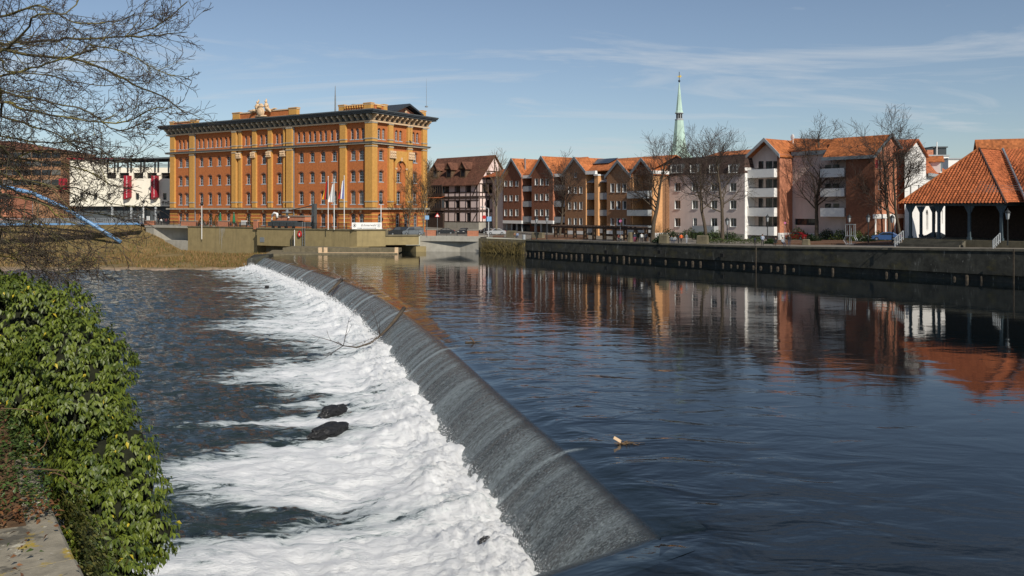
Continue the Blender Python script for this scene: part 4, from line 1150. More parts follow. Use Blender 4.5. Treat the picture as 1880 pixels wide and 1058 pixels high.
for zb_, zt2, dd in ((12.2, 15.0, 1.0), (8.6, 11.6, 1.3)):       # glazed oriel at the left end
    x0, x1 = hx(783, -1), hx(811, -1)
    b_ = MB(); b_.box(x0, x1, -dd, 0, zb_, zb_ + .7); b_.box(x0, x1, -dd, 0, zt2 - .35, zt2)
    k = 7
    for i in range(k + 1): xx = x0 + (x1 - x0) * i / k; b_.box(xx - .09, xx + .09, -dd, -dd + .2, zb_ + .7, zt2 - .35)
    o = b_.build('oriel', 'timber_dark', ht)
    b_ = MB(); b_.box(x0 + .1, x1 - .1, -dd + .1, 0, zb_ + .71, zt2 - .36); b_.build('pane', 'glass', o)
b_ = MB(); b_.hexa([(hx(782, -1), -1.7, 11.7), (hx(812, -1), -1.7, 11.7), (hx(812, -1), 0, 12.15), (hx(782, -1), 0, 12.15), (hx(782, -1), -1.7, 11.8), (hx(812, -1), -1.7, 11.8), (hx(812, -1), 0, 12.19), (hx(782, -1), 0, 12.19)]); b_.build('oriel_roof', 'tile_red', ht)
b_ = MB(); b_.box(hx(783, -1), hx(811, -1), -.6, -.12, 3, 7.9); b_.build('shopfront', 'timber_dark', ht)

# ------------------------------------------------------------------ brick flats with gables
def flat_root(name, t, d, label):
    w = AF.w(t, d); return thing(name, (w.x, w.y, 0), AF.ang, label, 'building')
def gable_roof(parent, x0, x1, y0, y1, ze, za, mt, over=.35, xa=None, matf='fascia'):
    """ridge runs along y; fascia boards on the front verge"""
    xa = (x0 + x1) / 2 if xa is None else xa
    for xs_, sg in ((x0 - over, -1), (x1 + over, 1)):
        m_ = MB(); k = (za - ze) / abs(xa - (x0 if sg < 0 else x1)); zl = ze - over * k
        m_.hexa([(xs_, y0, zl), (xa, y0, za), (xa, y1, za), (xs_, y1, zl), (xs_, y0, zl + .22), (xa, y0, za + .22), (xa, y1, za + .22), (xs_, y1, zl + .22)])
        m_.build('roof_slope', mt, parent)
        m_ = MB(); m_.prism([(xs_, y0 - .18, zl - .12), (xa, y0 - .18, za - .35), (xa, y0 - .18, za + .35), (xs_, y0 - .18, zl + .55)], (0, .17, 0)); m_.build('verge_board', matf, parent)

def gable_front(root, gx0, gx1, zb, ze, za, ops, mt, mret, ydep=3.0, y0=0.0, wins='jamb', mid=None):
    m_ = MB(); wall_windows(m_, root, (0, y0), (1, 0), (0, 1), gx0, gx1, zb, ze, ops, wins, .28)
    xa = (gx0 + gx1) / 2 if mid is None else mid
    m_.poly([(gx0, y0, ze), (gx1, y0, ze), (xa, y0, za)])
    m_.poly([(gx0, y0, zb), (gx0, y0 + ydep, zb), (gx0, y0 + ydep, ze), (gx0, y0, ze)])
    m_.poly([(gx0, y0, zb), (gx1, y0, zb), (gx1, y0 + ydep, zb), (gx0, y0 + ydep, zb)])
    m_.build('gable_wall', mt, root)
    m_ = MB(); m_.box(gx1 - .02, gx1 + .03, y0, y0 + ydep, zb, ze + .3); m_.build('side_wall', mret, root)  # side wall takes the brighter brick, its sunlight painted in

def balcony(root, x0, x1, y0, y1, z, h=1.05, mt='panel_grey', slab=True):
    b_ = MB(); b_.box(x0, x1, y0, y0 + .12, z, z + h); b_.box(x1 - .12, x1, y0 + .121, y1, z, z + h); b_.box(x0, x0 + .12, y0 + .121, y1, z, z + h); b_.box(x0 + .121, x1 - .121, y0 + .121, y1, z, z + .18)
    o = b_.build('balcony', mt, root)
    b_ = MB(); b_.box(x0, x1, y0 - .04, y0 + .02, z + h + .12, z + h + .2); b_.build('handrail', 'metal_dark', o)
    return o

GZ0 = 2.6
fd = 3.0
# -- dark brick pair
tA = AF.t(903); A = flat_root('brick_apartment_house', tA, 0, 'dark red brick apartment house with two pointed gables and white window reveals')
ax = lambda px, d=0: AF.t(px, d) - tA
az = lambda py, px, d=0: AF.z(py, AF.t(px, d), d)
rows = lambda pys, px: [az(p, px) for p in pys]
def gwin(cols, spans, w=1.15):
    out = []
    for px in cols:
        for (pt, pb_) in spans:
            zt2, zb_ = az(pt, px), az(pb_, px); out.append((None, px, zb_, w, zt2 - zb_, 0))
    return out
def mk(local, cols, spans, w):
    o = []
    for px in cols:
        for pt, pb_ in spans: o.append((local(px), az(pb_, px), w, az(pt, px) - az(pb_, px), 0))
    return o
g1 = (ax(924), ax(957.5)); g2 = (ax(976), ax(1015))
zl1 = az(405, 940)
ze1 = az(323, 950); za1 = az(292.5, 940)
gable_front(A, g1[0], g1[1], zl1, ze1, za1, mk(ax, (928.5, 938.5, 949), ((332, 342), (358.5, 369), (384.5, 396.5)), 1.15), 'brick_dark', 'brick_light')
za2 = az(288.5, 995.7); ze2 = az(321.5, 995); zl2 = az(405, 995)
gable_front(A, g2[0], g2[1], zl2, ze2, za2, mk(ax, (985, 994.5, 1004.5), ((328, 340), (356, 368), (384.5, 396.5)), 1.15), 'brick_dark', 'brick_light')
yr = 7.5
gable_roof(A, g1[0], g1[1], -.3, yr + 2, ze1, za1, 'tile_orange'); gable_roof(A, g2[0], g2[1], -.3, yr + 2, ze2, za2, 'tile_orange')
xend = ax(1036.5)
m_ = MB(); zr = (za1 + za2) / 2 - .25; zev = ze2 + .15; xl_ = ax(921)
m_.hexa([(xl_, .4, zev), (xend, .4, zev), (xend, yr, zr), (xl_, yr, zr), (xl_, .4, zev + .2), (xend, .4, zev + .2), (xend, yr, zr + .2), (xl_, yr, zr + .2)])
m_.hexa([(xl_, yr * 2, zev), (xend, yr * 2, zev), (xend, yr, zr), (xl_, yr, zr), (xl_, yr * 2, zev + .2), (xend, yr * 2, zev + .2), (xend, yr, zr + .205), (xl_, yr, zr + .205)])
m_.build('main_roof', 'tile_orange', A)
m_ = MB(); m_.box(xl_, xend - .05, fd, yr * 2 - .5, GZ0, zev); m_.build('core_wall', 'brick_dark', A)
for a0, a1 in ((g1[1], g2[0]), (g2[1], xend)):
    m_ = MB(); m_.box(a0, a1, .1, .6, zev - .75, zev - .02); m_.build('eaves_board', 'white_paint', A)
    for pt, pb_ in ((342, 351.5), (369.5, 380), (397.5, 408)):
        z = az(pb_, 967); balcony(A, a0 + .05, a1 - .02, .25, fd - .02, z, az(pt, 967) - z, 'panel_grey')
    for q in range(3):
        zz_ = az((369, 397, 425)[q], 967); m_ = MB(); m_.box(a0 + .3, a1 - .1, fd - .06, fd - .002, zz_ + 1.2, zz_ + 3.0); m_.build('balcony_door', 'glass', A)
for (a0, a1), zl in ((g1, zl1), (g2, zl2)):
    m_ = MB(); m_.box(a0 - .1, a1 + .15, -.12, fd - .03, zl - .75, zl - .003); m_.build('lintel', 'white_paint', A)
    for fq in (.08, .36, .64, .92):
        x = a0 + (a1 - a0) * fq; m_ = MB(); m_.box(x - .16, x + .16, .5, .82, GZ0, zl - .76); m_.build('column', 'panel_grey', A)
    m_ = MB(); m_.box(a0 + .3, a1 - .3, fd - .07, fd - .003, GZ0 + .5, zl - 1.0); m_.build('shop_window', 'glass', A)
# left annexe of the pair, half in shade
m_ = MB(); zt3 = az(325, 912); m_.prism([(ax(903, 4), 4, GZ0), (ax(909, .5), .5, GZ0), (ax(923, .5), .5, GZ0), (ax(923, .5), 12, GZ0), (ax(903, 4), 12, GZ0)], (0, 0, zt3 - GZ0)); m_.build('annexe', 'plaster_pink', A)
m_ = MB(); xq0, xq1 = ax(902, 3), ax(924, .1); m_.hexa([(xq0, .1, zt3), (xq1, .1, zt3), (xq1, 7.4, zr), (xq0, 7.4, zr - 2.0), (xq0, .1, zt3 + .2), (xq1, .1, zt3 + .2), (xq1, 7.4, zr + .2), (xq0, 7.4, zr - 1.8)]); m_.build('annexe_roof', 'tile_red', A)
m_ = MB(); m_.box(ax(951), ax(951) + .25, 2.0, 2.3, zev, zev + 4.4); m_.build('roof_pipe', 'metal_grey', A)
# -- brown brick trio
tB = AF.t(1036.6); B = flat_root('brick_apartment_house', tB, 0, 'brown brick apartment house with three gables, solar panels and sunlit side walls')
bxx = lambda px, d=0: AF.t(px, d) - tB
h3 = (bxx(1037), bxx(1075.5)); h4 = (bxx(1114), bxx(1158)); h5 = (bxx(1160), bxx(1198.5))
ze3, za3 = az(317.5, 1056), az(290.5, 1056.6); ze4, za4 = az(324.5, 1136), az(296.5, 1135); ze5, za5 = az(319, 1180), az(293, 1177)
zb3 = az(424, 1056); zb4 = az(424, 1136)
sp = ((343, 355), (371, 384.5), (400.5, 413.5))
gable_front(B, h3[0], h3[1], zb3, ze3, za3, mk(bxx, (1046, 1056.5, 1066.5), sp, 1.0) + [(bxx(1056.5), az(326, 1056), .9, az(312, 1056) - az(326, 1056), 0)], 'brick_brown', 'brick_orange_lit')
gable_front(B, h4[0], h4[1], zb4, ze4, za4, mk(bxx, (1124.5, 1135.5, 1146.5), ((337, 353), (369, 384.5), (400.5, 414)), 1.15), 'brick_brown', 'brick_orange_lit', ydep=fd)
gable_roof(B, h3[0], h3[1], -.3, yr + 2, ze3, za3, 'tile_orange'); gable_roof(B, h4[0], h4[1], -.3, yr + 2, ze4, za4, 'tile_orange'); gable_roof(B, h5[0], h5[1], -.3, yr + 2, ze5, za5, 'tile_orange')
for (a0, a1), zb_ in ((h3, zb3), (h4, zb4)):
    m_ = MB(); m_.box(a0 - .05, a1 + .1, -.1, fd - .03, zb_ - .75, zb_ - .003); m_.build('lintel', 'white_paint', B)
    m_ = MB(); m_.box(a0 + .1, a1 - .1, .8, fd - .03, GZ0, zb_ - .76); m_.build('ground_floor', 'brick_dark', B)
xe = h5[1]; zevB = ze3 + .1; zrB = za3 - .3
m_ = MB()
for y_, s_ in ((.4, 1), (yr * 2 - .4, -1)):
    m_.hexa([(0, y_, zevB), (xe, y_, zevB), (xe, yr, zrB), (0, yr, zrB), (0, y_, zevB + .2), (xe, y_, zevB + .2), (xe, yr, zrB + .2 + .002 * s_), (0, yr, zrB + .2 + .002 * s_)])
m_.build('main_roof', 'tile_orange', B)
m_ = MB(); m_.box(0, xe, fd, yr * 2 - .5, GZ0, zevB); m_.build('core_wall', 'brick_brown', B)
x0_, x1_ = bxx(1081), bxx(1113); pl0, pl1 = bxx(1092.5), bxx(1099)
m_ = MB(); m_.box(pl0, pl1, -.2, fd - .02, GZ0, az(323, 1096)); m_.build('stair_pillar', 'brick_orange_lit', B)
m_ = MB(); m_.box(pl0 - .1, pl1 + .1, -.35, fd, az(323, 1096) + .01, az(321, 1096) + .1); m_.build('pillar_cap', 'white_paint', B)
m_ = MB(); m_.box(bxx(1076), bxx(1094), -.2, .5, az(317, 1085) - .4, az(314, 1085)); m_.build('eaves_board', 'white_paint', B)
for a0, a1 in ((h3[1] + .1, pl0 - .02), (pl1 + .02, h4[0] - .02)):
    m_ = MB(); m_.hexa([(a0, .3, az(335, 1096)), (a1, .3, az(335, 1096)), (a1, fd - .03, az(324, 1096)), (a0, fd - .03, az(324, 1096)), (a0, .3, az(334, 1096)), (a1, .3, az(334, 1096)), (a1, fd - .03, az(323, 1096)), (a0, fd - .03, az(323, 1096))]); m_.build('glass_roof', 'panel_grey', B)
    for pt, pb_ in ((354.5, 366.5), (385.5, 396.5), (416, 428)):
        z = az(pb_, 1096); balcony(B, a0, a1, .25, fd - .03, z, az(pt, 1096) - z, 'panel_grey')
# balcony gable: open front, deep shaded loggia
m_ = MB(); m_.box(h5[0], h5[0] + .3, 0, fd + 1.2, GZ0, ze5); m_.build('left_pier', 'brick_orange_lit', B)
m_ = MB(); m_.box(h5[0] + .3, h5[1], fd + .8, fd + 1.2, GZ0, ze5); m_.poly([(h5[0], 1.2, ze5 - .2), (h5[1], 1.2, ze5 - .2), ((h5[0] + h5[1]) / 2, 1.2, za5 - .3)]); m_.build('loggia_wall', 'brick_dark', B)
pd = AF.d(1229, tB + h5[1])                                     # the pink block's front lies this far behind
m_ = MB(); m_.box(h5[1] - .3, h5[1], 0, yr * 2 - .5, zq(20) - .3, ze5 + .3); m_.build('side_wall', 'brick_orange_lit', B)  # sunlit tone painted on this side
m_ = MB(); m_.box(h5[1] - .32, h5[1] + .04, -.03, pd, GZ0, az(428, 1199)); m_.build('side_plinth', 'white_paint', B)
m_ = MB(); m_.box(h5[1] - .1, h5[1] + .45, -.3, pd + .3, ze5 - .15, ze5 + .55); m_.build('side_eaves', 'white_paint', B)
for pt, pb_ in ((351, 364.5), (385.5, 396.5), (414, 427)):
    z = az(pb_, 1178); balcony(B, h5[0] - .3, h5[1] - .31, -1.2, fd + .78, z, az(pt, 1178) - z, 'panel_grey')
for pt in (351, 385.5, 414):
    for fx in (.25, .62):
        m_ = MB(); x = h5[0] + (h5[1] - h5[0]) * fx; z = az(pt, 1178); m_.box(x, x + 1.6, fd + .72, fd + .79, z - .6, z + 1.3); m_.build('balcony_door', 'glass', B)
m_ = MB(); k = (zrB - zevB) / (yr - .4)                              # solar panels, each a part
for i in range(9):
    xa_ = bxx(1073, 5.2) + i * 1.06; ya_, yb_ = 3.9, 6.9; off = .5
    p_ = MB(); p_.hexa([(xa_, ya_, zevB + (ya_ - .4) * k + off), (xa_ + .96, ya_, zevB + (ya_ - .4) * k + off), (xa_ + .96, yb_, zevB + (yb_ - .4) * k + off), (xa_, yb_, zevB + (yb_ - .4) * k + off)] + [(xa_, ya_, zevB + (ya_ - .4) * k + off + .06), (xa_ + .96, ya_, zevB + (ya_ - .4) * k + off + .06), (xa_ + .96, yb_, zevB + (yb_ - .4) * k + off + .06), (xa_, yb_, zevB + (yb_ - .4) * k + off + .06)])
    p_.build('solar_panel', 'glass', B)

# ------------------------------------------------------------------ pink block with slate mansard
tC = AF.t(1229, pd); Cc = flat_root('pink_apartment_house', tC, pd, 'pale pink plastered apartment house with dark mansard roof')
cx_ = lambda px, d=0: AF.t(px, pd + d) - tC
cz = lambda py, px, d=0: AF.z(py, AF.t(px, pd + d), pd + d)
cl = cx_(1367); zme = cz(320, 1300); zmt = cz(290.5, 1300, 2)
ops = []
for px in (1244, 1276, 1311, 1346):
    for pt, pb_ in ((336, 351.5), (368, 384), (400.5, 416.5)):
        w = 1.55 if px != 1276 or pt != 400.5 else 1.0
        ops.append((cx_(px), cz(pb_, px), w, cz(pt, px) - cz(pb_, px), 0))
m_ = MB(); wall_windows(m_, Cc, (0, 0), (1, 0), (0, 1), 0, cl, GZ0, zme, ops, 'white', .16); m_.build('wall', 'plaster_pink', Cc)
m_ = MB(); m_.box(0, cl - .02, .4, 12, GZ0, zme); m_.build('core_wall', 'plaster_white', Cc)
m_ = MB(); m_.box(cl - .02, cl + .1, 0, 12, GZ0, zme + 1.0); m_.build('side_wall', 'plaster_white', Cc)
m_ = MB(); m_.box(-.02, cl, -.06, -.003, GZ0, cz(428, 1300)); m_.build('plinth', 'concrete_grey', Cc)
m_ = MB(); sl = 1.5; m_.hexa([(-.1, -.5, zme), (cl + .2, -.5, zme), (cl + .2, 12, zme), (-.1, 12, zme), (-.1, -.5 + sl, zmt), (cl - .6, -.5 + sl, zmt), (cl - .6, 11, zmt), (-.1, 11, zmt)]); mf = m_.build('mansard_roof', 'tile_dark', Cc)
m_ = MB(); m_.box(-.1, cl, 1.2, 11, zmt + .003, zmt + .25); m_.build('flat_roof', 'slate', Cc)
m_ = MB(); m_.hexa([(cx_(1297, 3), 2.4, zmt + .2), (cl - .5, 2.4, zmt + .2), (cl - .5, 7, zmt + 1.5), (cx_(1297, 3), 7, zmt + 1.3), (cx_(1297, 3), 2.4, zmt + .4), (cl - .5, 2.4, zmt + .4), (cl - .5, 7, zmt + 1.7), (cx_(1297, 3), 7, zmt + 1.5)]); m_.build('upper_roof', 'tile_orange', Cc)
for px, w in ((1244.5, 2.9), (1277, 1.75), (1312.5, 1.9), (1348.5, 1.9)):
    x = cx_(px); zb_, zt2 = cz(318, px), cz(302.5, px)
    d_ = MB(); d_.box(x - w / 2 - .15, x + w / 2 + .15, -.45, 2, zb_ - .1, zt2 + .15); o = d_.build('dormer', 'slate_trim', mf)
    wn_ = window(mf, (0, -.47), (1, 0), (0, 1), x, zb_ + .05, w, zt2 - zb_ - .1, 0, 'white', 0)
balcony(Cc, cx_(1279), cx_(1319), -1.4, -.01, cz(427, 1300), cz(415, 1300) - cz(427, 1300), 'panel_grey')
# ------------------------------------------------------------------ block with white balconies
dD = pd + 1.7; tD = AF.t(1377, dD); D = flat_root('balcony_apartment_house', tD, dD, 'apartment house with stacked white balconies under a gable and orange tiled roof')
dx_ = lambda px, d=0: AF.t(px, dD + d) - tD
dz = lambda py, px, d=0: AF.z(py, AF.t(px, dD + d), dD + d)
gx0, gx1 = dx_(1377), dx_(1431); ze6 = dz(286.5, 1410); za6 = dz(256.5, 1405.5); xa6 = dx_(1405.5)
m_ = MB(); wops = []
for pt, pb_ in ((300, 311), (333, 346), (368, 381), (402, 416)):
    for px, w in ((1397, 1.2), (1412, 1.5), (1423, .9)): wops.append((dx_(px, 1.4), dz(pb_ + 2, px, 1.4), w, dz(pt - 4, px, 1.4) - dz(pb_ + 2, px, 1.4), 0))
wall_windows(m_, D, (0, 1.4), (1, 0), (0, 1), gx0 - .6, gx1 - .5, GZ0, ze6, wops, 'dark', .1)
m_.poly([(gx0 - .6, 1.4, ze6), (gx1 - .5, 1.4, ze6), (xa6, 1.4, za6 - .2)])
m_.build('loggia_wall', 'plaster_pink', D)
m_ = MB(); m_.box(gx1 - .5, gx1, 0, 1.39, GZ0, ze6 + .3); m_.build('corner_pier', 'brick_dark', D)
pd2 = AF.d(1454.5, tD + gx1) - dD
m_ = MB(); m_.box(gx1 + .002, gx1 + .06, 0, pd2, dz(428, 1433), ze6 + .3); m_.build('side_wall', 'brick_light', D)  # lighter brick than the corner pier, sunlight put into the colour
m_ = MB(); m_.box(gx1 - .3, gx1 + .1, -.05, pd2, GZ0, dz(428, 1433) - .003); m_.build('side_plinth', 'white_paint', D)
gable_roof(D, gx0 - .4, gx1, -.4, 9, ze6, za6, 'tile_orange', .35, xa6, 'panel_grey')
for pt, pb_ in ((311, 326.5), (346, 362), (381.5, 397.5), (416, 432)):
    z = dz(pb_, 1400); balcony(D, gx0 - .5, gx1 - .52, -1.0, 1.38, z, dz(pt, 1400) - z, 'white_paint')
wx1 = dx_(1507, pd2); zeD = dz(284.5, 1480, pd2); 
m_ = MB(); bw = (dx_(1454, pd2), dx_(1501, pd2)); wall(m_, (0, pd2), (1, 0), (0, 1), gx1, wx1 + 8, dz(428, 1480, pd2), zeD, [((bw[0] + bw[1]) / 2 + .3, dz(413.5, 1480, pd2), bw[1] - bw[0] - .6, dz(402, 1480, pd2) - dz(413.5, 1480, pd2), 0)], .3); m_.build('front_wall', 'plaster_pink', D)
window(D, (0, pd2), (1, 0), (0, 1), (bw[0] + bw[1]) / 2 + .3, dz(413.5, 1480, pd2), bw[1] - bw[0] - .6, dz(402, 1480, pd2) - dz(413.5, 1480, pd2), 0, 'band', .25)
m_ = MB(); m_.box(gx1 + .1, wx1 + 8, pd2 - .05, pd2 + .4, GZ0, dz(428, 1480, pd2) - .003); m_.build('plinth', 'plaster_white', D)
m_ = MB(); m_.box(gx0, wx1 + 8, pd2 + 1.0, pd2 + 11, GZ0, zeD); m_.build('core_wall', 'brick_dark', D)
m_ = MB(); m_.box(gx1 + .1, wx1 + 8, pd2 - .5, pd2 + .2, zeD - .1, zeD + .65); m_.build('eaves_board', 'fascia', D)
m_ = MB(); zrD = dz(266, 1490, pd2 + 4); m_.hexa([(gx1 - 3, pd2 - .45, zeD + .66), (wx1 + 8, pd2 - .45, zeD + .66), (wx1 + 8, pd2 + 5, zrD), (gx1 - 3, pd2 + 5, zrD + 1.4), (gx1 - 3, pd2 - .45, zeD + .86), (wx1 + 8, pd2 - .45, zeD + .86), (wx1 + 8, pd2 + 5, zrD + .2), (gx1 - 3, pd2 + 5, zrD + 1.6)]); m_.build('main_roof', 'tile_orange', D)
for pt, pb_ in ((309.5, 325.5), (346, 361), (382, 398)):
    z = dz(pb_, 1530, pd2 - 2); balcony(D, dx_(1508, pd2 - 2), dx_(1552, pd2 - 2), pd2 - 2.4, pd2 - .02, z, dz(pt, 1530, pd2 - 2) - z, 'white_paint')
    for fx in (1515, 1530):
        m_ = MB(); x = dx_(fx, pd2); m_.box(x, x + 1.2, pd2 - .05, pd2 - .004, z + .2, z + 2.4); m_.build('balcony_door', 'glass', D)
mb = MB(); x, y, z = dx_(1456, pd2 + 3), pd2 + 3, dz(270, 1456, pd2 + 3)
mb.tube([(x, y, z - 1.2), (x, y, z + 2.2)], .07, 6); mb.blob((x, y - .2, z + 1.9), (.42, .12, .62), n=12); mb.build('satellite_dish', 'white_paint', D)
# ------------------------------------------------------------------ brick block with gable end to the right
dE = dD + pd2 - 2.6; tE = AF.t(1553, dE); E = flat_root('brick_corner_house', tE, dE, 'red brick corner house with shaded front and sunlit gable end behind bare trees', )
ex_ = lambda px, d=0: AF.t(px, dE + d) - tE
ezz = lambda py, px, d=0: AF.z(py, AF.t(px, dE + d), dE + d)
eL = ex_(1606); eW = AF.d(1661, tE + eL) - dE; zeE = ezz(286, 1590); zrE = AF.z(249.5, tE + eL, dE + eW / 2); zgE = AF.z(393.5, tE + eL, dE)
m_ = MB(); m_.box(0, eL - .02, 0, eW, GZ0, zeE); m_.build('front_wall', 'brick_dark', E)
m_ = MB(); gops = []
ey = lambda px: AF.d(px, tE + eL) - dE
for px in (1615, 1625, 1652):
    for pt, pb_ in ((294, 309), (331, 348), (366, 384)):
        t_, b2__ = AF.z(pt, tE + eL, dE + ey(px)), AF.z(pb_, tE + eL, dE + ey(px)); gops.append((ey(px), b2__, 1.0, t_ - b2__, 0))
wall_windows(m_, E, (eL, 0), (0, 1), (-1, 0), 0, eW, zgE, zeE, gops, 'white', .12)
m_.poly([(eL, 0, zeE), (eL, eW, zeE), (eL, eW / 2, zrE)]); m_.build('gable_wall', 'brick_light', E)  # lightened copy of the front's brick, painted as sunlit
m_ = MB(); m_.box(eL - .3, eL + .12, -.1, eW + .1, zgE - .75, zgE - .003); m_.build('lintel', 'white_paint', E)
for y in (.05, eW * .33, eW * .64, eW - .4): m_ = MB(); m_.box(eL - .5, eL + .05, y, y + .4, GZ0, zgE - .76); m_.build('column', 'white_paint', E)
m_ = MB(); m_.box(eL - 3, eL - 2.6, .1, eW, GZ0, zgE); m_.build('passage_wall', 'brick_dark', E)
xr0 = ex_(1530, eW / 2); xl0 = ex_(1512)
m_ = MB(); m_.poly([(xl0, -.6, zeE - .2), (eL + .35, -.6, zeE - .2), (eL + .35, eW / 2, zrE + .25), (xr0, eW / 2, zrE + .25)]); m_.poly([(xl0, eW + .6, zeE - .2), (eL + .35, eW + .6, zeE - .2), (eL + .35, eW / 2, zrE + .25), (xr0, eW / 2, zrE + .25)]); m_.poly([(xl0, -.6, zeE - .2), (xr0, eW / 2, zrE + .25), (xl0, eW + .6, zeE - .2)])
m_.build('roof', 'tile_orange', E)
for yy0, yy1 in ((-.6, eW / 2), (eW + .6, eW / 2)):
    m_ = MB(); m_.prism([(eL + .36, yy0, zeE - .5), (eL + .36, yy1, zrE - .05), (eL + .36, yy1, zrE + .5), (eL + .36, yy0, zeE + .15)], (.15, 0, 0)); m_.build('verge_board', 'fascia', E)
m_ = MB(); m_.box(xl0, eL + .3, -.75, -.5, zeE - .55, zeE + .05); m_.build('gutter_board', 'fascia', E)
m_ = MB(); m_.box(eL + .002, eL + .04, ey(1612.5) - 1.0, ey(1615) - .52, AF.z(309, tE + eL, dE + 1), AF.z(294, tE + eL, dE + 1)); m_.build('shutter', 'dark_red', E)

# ------------------------------------------------------------------ houses behind on the right
Wh = thing('white_town_house', (0, 0, 0), 0, 'white plastered town house with arched doorway behind the pavilion', 'house')
WF = Fr((1661 - CX) / F * 152, 152.0, .60, .80)                 # sunlit front running away to the right
wl_ = WF.t(1742); Wh.location = (WF.o.x, WF.o.y, 0); Wh.rotation_euler = (0, 0, WF.ang)
wz = lambda py, px: WF.z(py, WF.t(px))
w3 = WF.t(1700); zt1 = wz(284, 1680); zt2_ = wz(322, 1720)
ops = [(WF.t(px), wz(b_, px), 1.3, wz(t_, px) - wz(b_, px), 0) for px, t_, b_ in ((1672, 297, 320), (1687, 297, 320), (1672, 340, 358), (1687, 340, 358))]
m_ = MB(); wall_windows(m_, Wh, (0, 0), (1, 0), (0, 1), 0, w3, 3, zt1, ops, 'dark', .15)
ops = [(WF.t(px), wz(b_, px), w_, wz(t_, px) - wz(b_, px), r_) for px, t_, b_, w_, r_ in ((1702, 385, 424, 2.4, 1.0), (1717, 385, 412, 1.2, .5), (1730, 385, 412, 1.2, .5))]
wall(m_, (0, 0), (1, 0), (0, 1), w3, wl_ + 8, 3, zt2_, ops, .5)
for (c, zb_, w_, h_, r_) in ops: window(Wh, (0, 0), (1, 0), (0, 1), c, zb_, w_, h_, r_, 'white', .45)
m_.poly([(0, 0, zt1), (w3, 0, zt1), (w3 / 2, 0, zt1 + 2.6)]); m_.poly([(w3, 0, 3), (w3, 8, 3), (w3, 8, zt1), (w3, 0, zt1)])
m_.build('wall', 'plaster_white', Wh)
m_ = MB()
for s_ in (0, 1): 
    xa_, xb_ = (-.4, w3 / 2) if s_ == 0 else (w3 + .4, w3 / 2)
    m_.hexa([(xa_, -.5, zt1 - .1), (xb_, -.5, zt1 + 2.7), (xb_, 9, zt1 + 2.7), (xa_, 9, zt1 - .1), (xa_, -.5, zt1 + .15), (xb_, -.5, zt1 + 2.95), (xb_, 9, zt1 + 2.95), (xa_, 9, zt1 + .15)])
m_.build('gable_roof', 'tile_red', Wh)
m_ = MB(); zm = wz(300, 1725); m_.hexa([(w3 + .02, -.4, zt2_), (wl_ + 8, -.4, zt2_), (wl_ + 8, 8, zt2_), (w3 + .02, 8, zt2_), (w3 + .02, 2.2, zm + 1.2), (wl_ + 8, 2.2, zm - .5), (wl_ + 8, 8, zm - .5), (w3 + .02, 8, zm + 1.2)]); mr_o = m_.build('mansard_roof', 'tile_red', Wh)
m_ = MB(); m_.box(w3, wl_ + 8, -.8, -.41, zt2_ - .5, zt2_ + .1); m_.build('cornice', 'panel_grey', Wh)
x = WF.t(1727); m_ = MB(); m_.box(x - 1, x + 1, -.1, 3, zt2_ + .6, zt2_ + 3.0); o = m_.build('dormer', 'white_paint', mr_o); m_ = MB(); m_.box(x - .65, x + .65, -.15, -.102, zt2_ + .9, zt2_ + 2.7); m_.build('window', 'glass', mr_o)
m_ = MB(); m_.prism([(x - 1.5, -.5, zt2_ + 2.9), (x + 1.5, -.5, zt2_ + 2.9), (x, -.5, zt2_ + 4.2)], (0, 4, 0)); m_.build('dormer_roof', 'tile_orange', mr_o)
def blockhouse(name, px0, px1, Y, pyt, dep, matn, label, zb=3.0):
    x0, x1 = (px0 - CX) / F * Y, (px1 - CX) / F * Y
    r_ = thing(name, (x0, Y, 0), 0, label, 'building'); m_ = MB(); zt = H - (pyt - HY) / F * Y
    m_.box(0, x1 - x0, 0, dep, zb, zt); m_.build('wall', matn, r_)
    m_ = MB(); m_.box(-.2, x1 - x0 + .2, -.2, dep + .2, zt + .001, zt + .35); m_.build('roof_edge', 'panel_grey', r_)
    return r_, x1 - x0, zt
pr, pw, pz = blockhouse('white_penthouse', 1704, 1742, 215, 287, 12, 'plaster_white', 'white flat-roofed modern block with a rooftop glass box behind the red roofs')
m_ = MB(); m_.box(pw * .32, pw * .98, 1, 8, pz + .352, pz + 2.2); o = m_.build('glass_box', 'glass', pr)
m_ = MB(); m_.box(pw * .28, pw * 1.02, .6, 8.4, pz + 2.2, pz + 2.5); m_.build('box_roof', 'slate_trim', pr)
m_ = MB(); m_.box(-.2, 1.4, .2, 1.8, pz - 1, pz + 1.6); m_.build('chimney', 'brick_light', pr); m_ = MB(); m_.tube([(pw * .45, .3, pz), (pw * .45, .3, pz + 3.6)], .14, 6); m_.build('flue', 'white_paint', pr)
blockhouse('white_flat_roofed_house', 1741, 1768, 205, 293, 9, 'plaster_white', 'low white flat-roofed house showing beside the pavilion roof')
